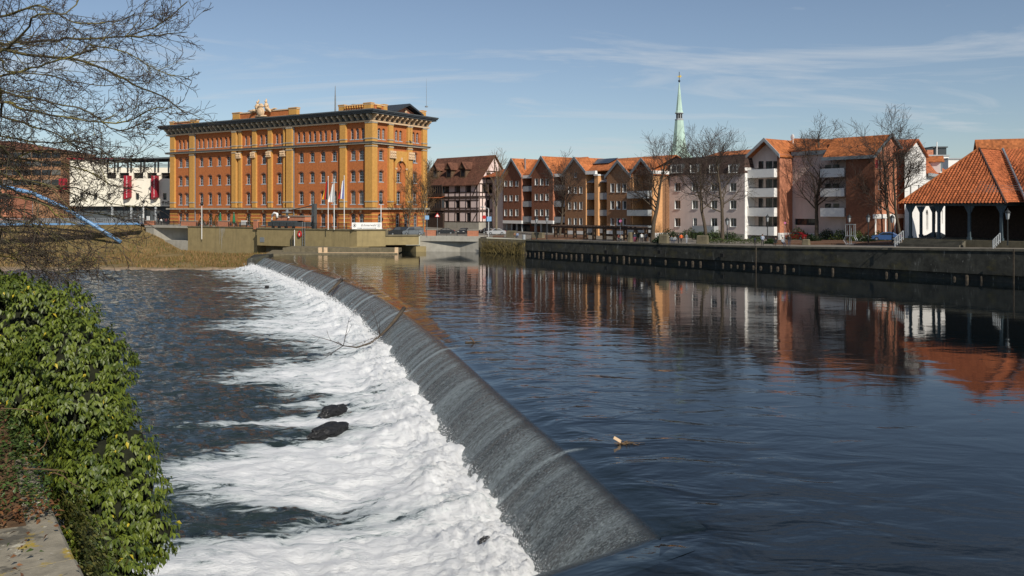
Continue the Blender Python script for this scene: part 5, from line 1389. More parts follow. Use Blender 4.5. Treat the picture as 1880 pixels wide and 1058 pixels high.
# ------------------------------------------------------------------ market pavilion on the right
PF = Fr((1668 - CX) / F * 121.0, 121.0, .56, -.83)
pvz = lambda py, px, d=0: PF.z(py, PF.t(px, d), d)
pl = PF.t(1839.5); zf = PF.z(439, PF.t(1723)); zev_ = PF.z(372, PF.t(1750)); pav = thing('open_pavilion', (PF.o.x, PF.o.y, 0), PF.ang, 'open-sided pavilion with steep orange tiled hip roof on dark posts', 'pavilion')
pdep = 13.0; apx = PF.t(1797.5, 6.5); apz = PF.z(272, apx, 6.5)
mb = MB(); mb.box(-.6, pl + 22, -.4, pdep + 1, 3.0, zf); mb.build('floor', 'concrete_dark', pav)
for i in range(4):
    mb = MB(); mb.box(.5 - .25 * i, pl - 4.5, -.4 - .38 * (i + 1), -.4 - .38 * i, 3.0, zf - .17 * (i + 1)); mb.build('step', 'quay_coping', pav)
def post(x, y, br=True):
    mb = MB(); mb.box(x - .16, x + .16, y - .16, y + .16, zf, zev_ - .45); mb.box(x - .24, x + .24, y - .24, y + .24, zf, zf + .35); o = mb.build('post', 'metal_post', pav)
    if br:
        b_ = MB()
        for sg in (-1, 1): b_.prism([(x + sg * .16, y - .08, zev_ - 1.5), (x + sg * .16, y - .08, zev_ - .45), (x + sg * .7, y - .08, zev_ - .45)], (0, .16, 0))
        b_.build('brace', 'metal_post', o)
M['metal_post'] = mat('metal_post', (.06, .085, .10), .6, .2, 3)
for px in (1671, 1723, 1779, 1838): post(PF.t(px), .1)
for px in (1691, 1714): d_ = 7.5; post(PF.t(px, d_), d_)
post(pl + 3.2, 4.5); post(pl + 6.5, 1.0); post(pl + 10.5, 1.0)
mb = MB(); mb.box(-.3, pl + .3, -.15, .35, zev_ - .45, zev_ - .02); mb.build('eaves_beam', 'metal_post', pav)
mb = MB(); mb.box(pl - .2, pl + .3, .351, pdep, zev_ - .45, zev_ - .02); mb.build('eaves_beam', 'metal_post', pav)
mb = MB(); mb.box(-.3, .2, .351, pdep, zev_ - .45, zev_ - .02); mb.build('eaves_beam', 'metal_post', pav)
for i in range(12):
    x = i * pl / 11; mb = MB(); mb.box(x - .08, x + .08, -.9, 1.2, zev_ - .22, zev_ - .05); mb.build('rafter_end', 'metal_post', pav)
# back walls that keep the inside dark
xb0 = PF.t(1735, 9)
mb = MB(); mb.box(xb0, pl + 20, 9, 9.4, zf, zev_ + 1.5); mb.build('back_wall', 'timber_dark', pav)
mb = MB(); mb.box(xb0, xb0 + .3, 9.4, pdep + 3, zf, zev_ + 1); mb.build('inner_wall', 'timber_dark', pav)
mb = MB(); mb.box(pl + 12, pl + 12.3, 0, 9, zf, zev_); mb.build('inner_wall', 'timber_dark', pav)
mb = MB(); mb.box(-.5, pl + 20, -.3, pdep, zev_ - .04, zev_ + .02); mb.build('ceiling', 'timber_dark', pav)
# roof slopes with real pantile relief: rolls down the slope and stepped courses
def tiled(name, A_, B_, C_, D_, parent, pitch=.30, course=.42, amp=.055, matn='tile_red'):
    """A,B along the eaves (left to right), C,D along the top (left to right)"""
    A_, B_, C_, D_ = map(np.array, map(lambda q: np.array(q, float), (A_, B_, C_, D_)))
    up = ((C_ + D_) / 2 - (A_ + B_) / 2); along = (B_ - A_); L_ = np.linalg.norm(along); al = along / L_
    up = up - al * up.dot(al); Hh = np.linalg.norm(up); up = up / Hh; nrm = np.cross(al, up)
    if nrm[2] < 0: nrm = -nrm
    # columns of tiles in the slope's own plane, clipped to the outline
    def lim(h):
        f = h / Hh; l = A_ + (C_ - A_) * f; r = B_ + (D_ - B_) * f
        return (l - A_).dot(al), (r - A_).dot(al)
    V, Fc = [], []; nr = int(Hh / course)
    for j in range(nr):
        h0, h1 = j * course, min((j + 1) * course, Hh)
        l0, r0 = lim(h0 + .001); l1, r1 = lim(h1)
        k0, k1 = math.ceil(max(l0, l1 if l1 > l0 else l0) / pitch * 4), math.floor(min(r0, r1 if r1 < r0 else r0) / pitch * 4)
        xs = [min(l0, l1)] + [k / 4 * pitch for k in range(math.ceil(min(l0, l1) / pitch * 4), math.floor(max(r0, r1) / pitch * 4) + 1)] + [max(r0, r1)]
        base = len(V)
        for x in xs:
            xa, xb_ = min(max(x, l0), r0), min(max(x, l1), r1)
            wv = amp * math.sin(2 * math.pi * x / pitch)
            V.append(A_ + al * xa + up * h0 + nrm * (wv + .05)); V.append(A_ + al * xb_ + up * h1 + nrm * wv)
        for i in range(len(xs) - 1):
            b0 = base + 2 * i; Fc.append((b0, b0 + 2, b0 + 3, b0 + 1))
    me = np_mesh(name, np.array(V), np.array(Fc), matn)
    return link(name, me, parent, kind='stuff')
e = .95
EA = (-e, -e, zev_ - .1); EB = (pl + e, -e, zev_ - .1); AP = (apx, 6.5, apz); AP2 = (PF.t(1832, 14), 14.0, PF.z(273, PF.t(1832, 14), 14.0))
tiled('tiled_roof_slope', EA, EB, AP, AP, pav, .46, .40, .09)
EC = (pl + e, 16 + e, zev_ - .1)
tiled('tiled_roof_slope', EB, EC, AP, (apx, 14, apz), pav, .46, .40, .05)
mb = MB(); mb.poly([EA, AP, (apx, 14, apz), (-e, 16, zev_ - .1)]); mb.build('rear_slope', 'tile_red', pav)
mb = MB(); mb.tube([EB, AP], .16, 6); mb.build('hip_ridge', 'tile_dark', pav); mb = MB(); mb.tube([EA, AP], .16, 6); mb.build('hip_ridge', 'tile_orange', pav)
# adjoining wing further right
va = PF.t(1839.5, 14)
WA = Vector((pl + e + 1.2, 8.5, zev_ - .1))
vt = (PF.t(1841, 12), 12.0, PF.z(273.5, PF.t(1841, 12), 12)); vb = (PF.t(1880, 3.2), 3.2, PF.z(361, PF.t(1880, 3.2), 3.2))
dirv = (Vector(vb) - Vector(vt)).normalized(); ve = Vector(vt) + dirv * ((vt[2] - (zev_ - .1)) / -dirv.z)
tiled('tiled_roof_slope', tuple(ve), (ve.x + 16, ve.y, ve.z), vt, (vt[0] + 20, vt[1], vt[2]), pav, .46, .40, .09)
mb = MB(); mb.tube([tuple(ve), vt], .18, 6); mb.build('valley_flashing', 'metal_grey', pav)
# gable roof behind
rp_ = Fr((1796 - CX) / F * 142, 142.0, .93, -.36)
rh = thing('house_behind_pavilion', (rp_.o.x, rp_.o.y, 0), rp_.ang, 'orange tiled gable roof rising behind the pavilion', 'house')
zz = rp_.z(259, 0); w2 = 7.0
mb = MB(); mb.box(0, 24, -w2, w2, 3, zz - 6.2); mb.poly([(0, -w2, zz - 6.2), (0, w2, zz - 6.2), (0, 0, zz - .2)]); mb.build('wall', 'fascia', rh)
for sg in (-1, 1):
    mb = MB(); mb.hexa([(-.5, 0, zz), (24, 0, zz), (24, sg * (w2 + .6), zz - 6.7), (-.5, sg * (w2 + .6), zz - 6.7), (-.5, 0, zz + .22), (24, 0, zz + .22), (24, sg * (w2 + .6), zz - 6.45), (-.5, sg * (w2 + .6), zz - 6.45)]); mb.build('roof_slope', 'tile_orange', rh)
# stair railings with white-tipped balusters
def stair_rail(px0, py0, px1, py1, Y, label):
    a_, b_ = ray(px0, py0, Y), ray(px1, py1, Y + 1.0)
    r_ = thing('stair_railing', (a_.x, a_.y, a_.z - 1.0), 0, label, 'railing')
    q = b_ - a_; mb = MB(); mb.tube([(0, 0, 1.0), (q.x, q.y, 1.0 + q.z)], .05, 6); mb.tube([(0, 0, .15), (q.x, q.y, .15 + q.z)], .04, 6); mb.build('handrail', 'metal_grey', r_)
    for i in range(5):
        f = i / 4; mb = MB(); mb.box(q.x * f - .05, q.x * f + .05, q.y * f - .05, q.y * f + .05, q.z * f - .2, 1 + q.z * f); mb.build('baluster', 'panel_grey', r_)
stair_rail(1643, 437, 1658, 424, 113.5, 'grey slanted railing beside the left end of the pavilion steps')
stair_rail(1823, 441, 1836, 428, 106.5, 'grey slanted railing beside the right end of the pavilion steps')

# ------------------------------------------------------------------ church spire
Ys = 330.0; cxs = (1247 - CX) / F * Ys; sz = lambda py: H - (py - HY) / F * Ys; pm_ = Ys / F
ch = thing('church_tower', (cxs, Ys, 3), math.radians(12), 'slender pale green copper church spire with small lantern and gilded vane', 'church tower')
def octa(mb, prof, n=8): mb.lathe([(r * 1.1 * pm_, sz(y) - 3) for r, y in prof], n=n)
mb = MB(); mb.box(-24 * pm_, 24 * pm_, -24 * pm_, 24 * pm_, 0, sz(294) - 3); mb.build('tower', 'trim_stone', ch)
mb = MB(); octa(mb, [(28, 293), (21, 287), (15, 279), (12.5, 272), (11.2, 262), (7.4, 221.5)]); mb.build('lower_spire', 'copper', ch)
mb = MB(); octa(mb, [(7.6, 221.4), (7.6, 219), (5.4, 218.9), (5.4, 209), (7.6, 208.8), (7.6, 207.5)]); mb.build('lantern', 'panel_grey', ch)
for k in range(8):
    a_ = math.pi / 4 * k + math.pi / 8; mb = MB(); mb.box(-.28, .28, -.1, .1, sz(217.5) - 3, sz(209.5) - 3); o = mb.build('lantern_opening', 'dark_void', ch); o.location = (math.cos(a_) * 5.2 * pm_, math.sin(a_) * 5.2 * pm_, 0); o.rotation_euler = (0, 0, a_ + math.pi / 2)
mb = MB(); octa(mb, [(7.2, 207.4), (5.6, 203), (.7, 152)]); mb.build('upper_spire', 'copper', ch)
mb = MB(); mb.tube([(0, 0, sz(152) - 3), (0, 0, sz(132) - 3)], .11, 6); mb.blob((0, 0, sz(149) - 3), (.45, .45, .45)); mb.build('finial', 'metal_dark', ch)
mb = MB(); mb.prism([(-.9, 0, sz(141) - 3), (.3, 0, sz(143) - 3), (1.1, 0, sz(140) - 3), (.4, 0, sz(138) - 3)], (0, .12, 0)); mb.build('vane', 'gold', ch)

# ------------------------------------------------------------------ cream parking building on the left
Yc = 246.0; cw = lambda px: (px - CX) / F * Yc; czz = lambda py: H - (py - HY) / F * Yc
cp = thing('parking_building', (cw(128), Yc, 0), 0, 'cream white parking building with red vertical banners and open top deck', 'building')
o_x = cw(128); lx_ = lambda px: cw(px) - o_x; wid = lx_(330)
mb = MB(); ops = [(lx_(px), czz(328), lx_(18 + px) - lx_(px), czz(317.5) - czz(328), 0) for px in (204, 228, 254, 279, 305)]
ops += [(lx_(px), czz(367), 1.0, czz(355) - czz(367), 0) for px in (228, 252, 277, 302.5)]
ops += [(lx_(px), czz(367), 1.0, czz(355) - czz(367), 0) for px in (150, 175, 200)]
wall(mb, (0, 0), (1, 0), (0, 1), 0, wid, czz(379), czz(308), ops, .6)
for px0 in (130,): mb.poly([(0, 0, czz(379)), (0, 20, czz(379)), (0, 20, czz(292)), (0, 0, czz(292))])
wall(mb, (0, 0), (1, 0), (0, 1), 0, lx_(200), czz(308), czz(293), [], .3)
mb.build('wall', 'plaster_cream', cp)
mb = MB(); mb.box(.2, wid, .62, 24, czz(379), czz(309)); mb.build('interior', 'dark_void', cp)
for px in (228, 252, 277, 302.5, 150, 175, 200):
    mb = MB(); mb.box(lx_(px) - .5, lx_(px) + .5, .4, .45, czz(367), czz(355)); mb.build('window', 'glass', cp)
mb = MB(); mb.hexa([(lx_(183), -1.2, czz(294.5)), (wid, -1.2, czz(291.5)), (wid, 14, czz(291.5)), (lx_(183), 14, czz(294.5)), (lx_(183), -1.2, czz(293)), (wid, -1.2, czz(288.5)), (wid, 14, czz(288.5)), (lx_(183), 14, czz(293))]); mb.build('deck_roof', 'slate_trim', cp)
mb = MB(); mb.box(-.4, lx_(232), -.5, 8, czz(292.8), czz(290.5)); mb.build('roof_edge', 'dark_red', cp)
for px in (198, 211, 217, 235, 241, 259, 265, 285, 291, 310):
    mb = MB(); mb.box(lx_(px) - .18, lx_(px) + .18, -.3, .1, czz(316), czz(292)); mb.build('deck_post', 'metal_dark', cp)
for k in range(3):
    mb = MB(); mb.box(lx_(247), wid, .6, .7, czz(307 - k * 2.5), czz(306 - k * 2.5)); mb.build('deck_rail', 'metal_dark', cp)
def text_obj(name, txt, size, loc, rot, matn, parent, ext=.01, shear=0.0, width=None, space=1.0, line=1.0):
    c = bpy.data.curves.new(name, 'FONT'); c.body = txt; c.size = size; c.align_x = 'CENTER'; c.align_y = 'CENTER'; c.extrude = ext; c.shear = shear; c.space_line = line; c.space_character = space
    t_ = bpy.data.objects.new(name + '_src', c); COL.objects.link(t_)
    bpy.context.view_layer.update()
    me = bpy.data.meshes.new_from_object(t_.evaluated_get(bpy.context.evaluated_depsgraph_get())); bpy.data.objects.remove(t_)
    me.materials.clear(); me.materials.append(M[matn]); o = link(name, me, parent, loc); o.rotation_euler = rot
    if width:
        xs_ = [v.co.x for v in me.vertices]; o.scale = (width / (max(xs_) - min(xs_)),) * 2 + (1,)
    return o
for px in (236.5, 286.5, 118):
    py0, py1 = (323, 366) if px != 118 else (328, 352)
    mb = MB(); x = lx_(px); mb.hexa([(x - .75, -1.6, czz(py1)), (x + .85, -1.6, czz(py1 - 3.5)), (x + .85, -.02, czz(py1 - 3.5)), (x - .75, -.02, czz(py1)), (x - .75, -1.6, czz(py0)), (x + .85, -1.6, czz(py0)), (x + .85, -.02, czz(py0)), (x - .75, -.02, czz(py0))])
    o = mb.build('banner', 'dark_red', cp)
    if px > 130: text_obj('lettering', '\n'.join('STADTGALERIE'), .62, (x + .12, -1.625, czz((py0 + py1) / 2 - 1)), (math.pi / 2, 0, 0), 'white_paint', o, .004, line=.84)
for k, (w_l, h_l) in enumerate(((.5, 1.0), (.62, .8), (.5, 1.0), (.4, .8), (.6, 1.0), (.66, .8), (.5, .8))):   # dark shop lettering, too small to read
    mb = MB(); x = lx_(298) + k * .78; mb.box(x, x + .16, -.06, -.003, czz(376), czz(376) + h_l); mb.box(x + .161, x + w_l, -.06, -.003, czz(376) + h_l - .2, czz(376) + h_l); mb.box(x + w_l - .16, x + w_l, -.06, -.003, czz(376), czz(376) + h_l - .202); mb.build('sign_letter', 'metal_dark', cp)
mb = MB(); mb.box(1, wid, 1.5, 22, 3.2, czz(379) - .002); mb.build('ground_floor', 'slate_trim', cp)
for px in (205, 240, 262, 285): mb = MB(); mb.box(lx_(px) - .25, lx_(px) + .25, .2, .7, 3.5, czz(379) - .003); mb.build('column', 'panel_grey', cp)
mb = MB(); mb.box(lx_(262), lx_(272), 1.35, 1.48, 3.5, czz(384)); mb.build('shop_door', 'glass', cp)
# brown office block and pink house far left
def office(px0, px1, Y, pt, matn, label, bands, name, dep=25):
    x0, x1 = (px0 - CX) / F * Y, (px1 - CX) / F * Y; zt = H - (pt - HY) / F * Y
    r_ = thing(name, (x0, Y, 0), 0, label, 'building'); mb = MB(); w = x1 - x0
    mb.box(0, w, 0, dep, 3, zt); mb.build('wall', matn, r_)
    for a_, b_ in bands:
        n_ = max(2, int(w / 3.2))
        for i in range(n_): m_ = MB(); m_.box(w * i / n_ + .12, w * (i + 1) / n_ - .12, -.08, -.003, H - (b_ - HY) / F * Y, H - (a_ - HY) / F * Y); m_.build('window', 'glass', r_)
    return r_, w, zt
r_, w, zt = office(-120, 112, 300, 276, 'brick_brown', 'long brown office block with window bands behind the tree branches', ((280, 290), (296, 306), (312, 322), (330, 340)), 'office_block')
mb = MB(); mb.hexa([(-1, -.8, zt), (w + .5, -.8, zt), (w, 20, zt), (-1, 20, zt), (-1, 5, zt + 4.5), (w * .55, 5, zt + 3.5), (w * .55, 14, zt + 3.5), (-1, 14, zt + 4.5)]); mb.build('roof', 'tile_brown', r_)
office(-130, 20, 262, 350, 'brick_light', 'low pinkish brick house at the left edge behind the footbridge', ((356, 366),), 'pink_house', 12)

# ------------------------------------------------------------------ blue footbridge with tube arches
fb = thing('footbridge', (-93.5, 215.5, 0), 0, 'light blue steel footbridge with tubular arches at the left', 'bridge')
d0 = Vector((-93.5, 215.5, 5.55)); d1 = Vector((-190, 196, 5.4)); du = (d1 - d0).normalized(); dn = Vector((-du.y, du.x, 0)).normalized()
if dn.y > 0: dn = -dn
rel = lambda p: (p.x - d0.x, p.y - d0.y, p.z)
mb = MB(); c = [d0 + dn * 1.9, d1 + dn * 1.9, d1 - dn * 1.9, d0 - dn * 1.9]; mb.prism([rel(p + Vector((0, 0, -.45))) for p in c], (0, 0, .45)); mb.build('deck', 'metal_blue', fb)
for sg in (1.85, -1.85):
    mb = MB()
    for h_ in (.3, .7, 1.15): mb.tube([rel(d0 + dn * sg + Vector((0, 0, h_))), rel(d1 + dn * sg + Vector((0, 0, h_)))], .04 if h_ < 1 else .06, 5)
    L_ = (d1 - d0).length; k = int(L_ / .5)
    for i in range(k + 1): p = d0.lerp(d1, i / k) + dn * sg; mb.tube([rel(p), rel(p + Vector((0, 0, 1.15)))], .03, 4, cap=False)
    mb.build('railing', 'metal_grey', fb)
arch_px = [(222, 445), (190, 425), (150, 400), (110, 378), (60, 355), (0, 341), (-80, 333), (-180, 330)]
for off in (-2.4, 3.6):
    pts = []
    for px, py in arch_px:
        k_ = (px - CX) / F; A_ = d0 + dn * -off; 
        t_ = (k_ * A_.y - A_.x) / (du.x - k_ * du.y); P__ = A_ + du * t_; P__.z = H - (py - HY) / F * P__.y; pts.append(P__)
    mb = MB(); mb.tube([rel(p) for p in pts], .5, 10); mb.build('arch_tube', 'metal_blue', fb, True)
    for i in range(3, 8):
        p = pts[i]; mb = MB(); mb.tube([rel(p), (p.x - d0.x, p.y - d0.y, 5.4)], .06, 5); mb.build('hanger', 'metal_grey', fb)
# ------------------------------------------------------------------ bare trees
def seg_mesh(name, segs, matn, n=4):
    """tapered twigs and limbs as n-sided sticks"""
    S = np.array(segs, dtype=float)                        # x0 y0 z0 x1 y1 z1 r0 r1
    p0, p1, r0, r1 = S[:, :3], S[:, 3:6], S[:, 6], S[:, 7]
    d = p1 - p0; d /= np.maximum(np.linalg.norm(d, axis=1, keepdims=True), 1e-9)
    ref = np.where(np.abs(d[:, 2:3]) > .9, np.array([[1., 0, 0]]), np.array([[0, 0, 1.]]))
    x = np.cross(d, ref); x /= np.linalg.norm(x, axis=1, keepdims=True); y = np.cross(d, x)
    a = np.arange(n) * 2 * math.pi / n; ca, sa = np.cos(a), np.sin(a)
    ring = x[:, None, :] * ca[None, :, None] + y[:, None, :] * sa[None, :, None]
    V = np.concatenate([p0[:, None] + ring * r0[:, None, None], p1[:, None] + ring * r1[:, None, None]], 1).reshape(-1, 3)
    b = np.arange(len(S))[:, None] * 2 * n; k = np.arange(n)[None]
    k2 = (k + 1) % n
    Fc = np.stack([b + k, b + k2, b + n + k2, b + n + k], -1).reshape(-1, 4)
    return np_mesh(name, V, Fc, matn, smooth=n > 4)

def grow(segs, rng, p, d, length, r, level, spec):
    """one limb with its side shoots; spec: dict of shape habits"""
    n = max(3, int(length / spec['step'][min(level, len(spec['step']) - 1)]))
    st = length / n; r_end = max(spec['rmin'], r * spec['taper'])
    pts = []
    for i in range(n):
        w = spec['wob'] * (1 if level else .35)
        d = (d + Vector((rng.gauss(0, w), rng.gauss(0, w), rng.gauss(0, w))) + Vector((0, 0, spec['up'][min(level, len(spec['up']) - 1)] * .1))).normalized()
        q = p + d * st; ra = r + (r_end - r) * i / n; rb = r + (r_end - r) * (i + 1) / n
        segs.append((p.x, p.y, p.z, q.x, q.y, q.z, ra, rb, level)); pts.append((q.copy(), d.copy(), rb, (i + 1) / n)); p = q
    if level >= spec['levels']: return
    kids = spec['kids'][min(level, len(spec['kids']) - 1)]
    for j in range(kids):
        f = spec['first'][min(level, len(spec['first']) - 1)] + (1 - spec['first'][min(level, len(spec['first']) - 1)]) * (j + rng.random() * .8) / kids
        q, dd, rr, ff = pts[min(len(pts) - 1, int(f * len(pts)))]
        ax_ = dd.cross(Vector((rng.gauss(0, 1), rng.gauss(0, 1), rng.gauss(0, 1))))
        if ax_.length < 1e-3: continue
        ang = math.radians(rng.gauss(spec['ang'][min(level, len(spec['ang']) - 1)], 9))
        nd_ = (Matrix.Rotation(ang, 3, ax_.normalized()) @ dd).normalized()
        ln = length * spec['ratio'][min(level, len(spec['ratio']) - 1)] * rng.uniform(.7, 1.15) * (1.1 - .45 * ff * (level == 0))
        grow(segs, rng, q, nd_, ln, max(spec['rmin'], rr * spec['rr'] * (.75 if level else .62)), level + 1, spec)

def bare_tree(name, base, height, label, seed, spec=None, lean=(0, 0), tr=.28, mats=('bark', 'twig'), group='bare trees along the quay'):
    rng = random.Random(seed)
    sp = dict(step=(.6, .6, .45, .35), taper=.3, rmin=.018, wob=.13, up=(.4, .9, .8, .4), levels=3, kids=(17, 10, 8), first=(.3, .25, .2), ang=(52, 42, 38), ratio=(.46, .48, .5), rr=.75)
    if spec: sp.update(spec)
    r_ = thing(name, base, 0, label, 'tree', group)
    segs = []; grow(segs, rng, Vector((0, 0, -.3)), Vector((lean[0], lean[1], 1)).normalized(), height * .86, tr, 0, sp)
    tk = [s[:8] for s in segs if s[8] == 0]; lb = [s[:8] for s in segs if s[8] == 1]; tw = [s[:8] for s in segs if s[8] > 1]
    link('trunk', seg_mesh('trunk', tk, mats[0], 8), r_)
    runs = []
    for s in lb:
        if runs and abs(s[0] - runs[-1][-1][3]) + abs(s[1] - runs[-1][-1][4]) + abs(s[2] - runs[-1][-1][5]) < 1e-6: runs[-1].append(s)
        else: runs.append([s])
    for q in runs: link('limb', seg_mesh('limb', q, mats[0], 5), r_)
    link('crown', seg_mesh('crown', tw, mats[1], 3), r_, kind='stuff')
    return r_
def gpt(px, py, z=None):
    """ground point on the quay side for a pixel (iterates on the sloping ground)"""
    z = 3.2 if z is None else z
    for _ in range(6):
        p = onz(px, py, z); z = zq_xy(p.x, p.y)
    return Vector((p.x, p.y, z))
trees = [  # px, base py, top py, seed, trunk radius, label
    (1028, 434.5, 303, 3, .30, 'bare tree with forked crown in front of the brown brick gable house'),
    (1198, 445.5, 274, 4, .42, 'thick-trunked bare tree beside the sunlit side wall'),
    (1297, 441, 262, 5, .34, 'left one of the two bare trees before the pink apartment house'),
    (1326, 446, 256, 6, .36, 'right one of the two bare trees before the pink apartment house'),
    (1499, 441, 218, 8, .40, 'tall bare tree with rounded crown before the white balconies'),
    (1633, 443, 232, 9, .34, 'straight bare tree in front of the brick corner house gable'),
    (1655, 444, 262, 10, .30, 'leaning bare tree close to the pavilion steps')]
for px, by_, ty, sd_, tr, lb in trees:
    p = gpt(px, by_); h = (by_ - ty) / F * p.y
    sp = {}
    if px in (1297, 1326): sp = dict(ang=(62, 46, 40), ratio=(.5, .48, .5), first=(.32, .2, .2))
    if px == 1499: sp = dict(kids=(27, 11, 9), ang=(58, 40, 36), ratio=(.40, .46, .5), first=(.26, .2, .2), up=(.4, .6, .7, .4))
    if px == 1198: sp = dict(first=(.36, .2, .2), ang=(55, 45, 40), kids=(14, 10, 8), ratio=(.5, .48, .5))
    bare_tree('bare_tree', p, h, lb, sd_, sp, (.0 if px != 1655 else -.13, 0), tr)
p = onz(911, 433, 3.0); bare_tree('bare_tree', p, (433 - 283) / F * p.y, 'slim pale bare tree beside the half-timbered house', 21, dict(ang=(26, 24, 22), ratio=(.32, .45, .5), kids=(16, 7, 5), wob=.08, first=(.3, .2, .2)), tr=.34, mats=('bark_light', 'twig_warm'))
for px, ty, sd_, lb in ((749, 322, 31, 'left one of two slim bare trees at the mill corner'), (776, 305, 32, 'right one of two slim bare trees at the mill corner')):
    Y_ = 187.5; b_ = Vector(((px - CX) / F * Y_, Y_, 3.35)); bare_tree('bare_tree', b_, (H - (ty - HY) / F * Y_) - 3.35, lb, sd_, dict(ang=(34, 32, 30), ratio=(.34, .48, .5), kids=(22, 9, 6), wob=.1, first=(.15, .2, .2), rmin=.02), tr=.2, mats=('bark_light', 'twig_warm'))
# a tree outside the right edge whose twigs reach into the picture
bare_tree('bare_tree', (75.5, 106.5, 4.2), 18, 'bare tree at the right edge with only its twig tips in view', 41, dict(ang=(60, 46, 40), ratio=(.5, .5, .5)), tr=.35)

# ------------------------------------------------------------------ foreground tree reaching in from the left
ft = thing('overhanging_tree', (-15.5, 15.5, 2.0), 0, 'large bare tree whose mossy branches reach in from the upper left', 'tree')
frng = random.Random(77)
def mossy():
    m = mat('bark_mossy', (.085, .075, .05), .9, .4, 9, .5)
    N, L = m.node_tree.nodes, m.node_tree.links; b = N['Principled BSDF']
    src = b.inputs['Base Color'].links[0].from_socket
    tc = N.new('ShaderNodeTexCoord'); n = N.new('ShaderNodeTexNoise'); n.inputs['Scale'].default_value = 1.6; n.inputs['Detail'].default_value = 6
    L.new(tc.outputs['Object'], n.inputs['Vector'])
    rp = N.new('ShaderNodeValToRGB'); rp.color_ramp.elements[0].position = .45; rp.color_ramp.elements[0].color = (0, 0, 0, 1); rp.color_ramp.elements[1].position = .65; rp.color_ramp.elements[1].color = (.85, .85, .85, 1)
    L.new(n.outputs['Fac'], rp.inputs[0])
    mx = N.new('ShaderNodeMix'); mx.data_type = 'RGBA'; L.new(rp.outputs[0], mx.inputs[0]); L.new(src, mx.inputs[6]); mx.inputs[7].default_value = (.20, .17, .035, 1)
    L.new(mx.outputs[2], b.inputs['Base Color']); return m
M['bark_mossy'] = mossy()
limbs = [  # pixel courses of the main limbs with depth and thickness (m)
    ([(-70, 130), (31, 72), (69, 28), (119, 25), (150, -5)], 15.0, .055),
    ([(-60, 82), (0, 81), (122, 73), (187, 72), (231, 67), (296, 44), (342, 2)], 16.5, .055),
    ([(231, 67), (271, 66), (310, 63), (345, 58)], 16.5, .022),
    ([(-80, 86), (0, 90), (53, 101), (125, 108), (175, 119), (218, 140), (259, 162), (300, 178), (345, 210)], 15.5, .062),
    ([(118, 107), (150, 95), (168, 83), (212, 90), (250, 106), (287, 128), (352, 146)], 15.5, .036),
    ([(-60, 175), (0, 187), (62, 206), (125, 217), (187, 223), (231, 223), (271, 203), (296, 196)], 14.5, .045),
    ([(-60, 200), (0, 215), (62, 231), (103, 246), (140, 268), (187, 281), (210, 276)], 14.0, .042),
    ([(-60, 150), (0, 170), (94, 187), (162, 206), (218, 240), (278, 217)], 15.0, .040),
    ([(-70, 20), (0, 30), (70, 12), (140, 40), (215, 40), (250, 25)], 17.0, .045),
    ([(-60, 270), (18, 305), (45, 328), (86, 342), (122, 351), (160, 372)], 14.5, .045),
    ([(-60, 330), (0, 342), (60, 366), (120, 384), (180, 392), (240, 404)], 15.5, .042),
    ([(-60, 280), (20, 290), (90, 300), (165, 315), (204, 338), (262, 352)], 16.5, .045),
    ([(-60, 390), (0, 400), (60, 412), (110, 436), (150, 462)], 15.0, .040),
    ([(-60, 430), (0, 440), (60, 455), (110, 478), (130, 496)], 14.0, .038),
    ([(-60, 240), (0, 250), (80, 262), (150, 262), (210, 290)], 16.0, .040),
    ([(-60, 360), (0, 372), (50, 392), (90, 420), (100, 446)], 16.0, .036),
    ([(-60, 475), (0, 470), (60, 482), (100, 500), (140, 498)], 14.5, .030),
    ([(-60, 300), (0, 318), (70, 340), (140, 345), (200, 372), (245, 380)], 15.6, .036),
    ([(-60, 350), (0, 356), (70, 372), (120, 404), (190, 425), (215, 440)], 14.8, .034),
    ([(-60, 410), (0, 418), (70, 430), (130, 428), (180, 450)], 15.4, .034),
    ([(-60, 310), (0, 300), (60, 278), (120, 282), (190, 300), (250, 292)], 15.9, .034),
    ([(-60, 455), (0, 462), (50, 470), (120, 462), (190, 482)], 15.0, .030),
    ([(-60, 120), (10, 130), (80, 138), (140, 150), (190, 156), (240, 150)], 15.2, .034)]
lsegs, tsegs = [], []
base = Vector(ft.location)
tspec = dict(step=(.09, .09, .08, .06), taper=.35, rmin=.004, wob=.16, up=(.0, .15, .35, .4), levels=2, kids=(5, 4, 3), first=(.15, .2, .2), ang=(42, 42, 40), ratio=(.55, .55, .5), rr=.8)
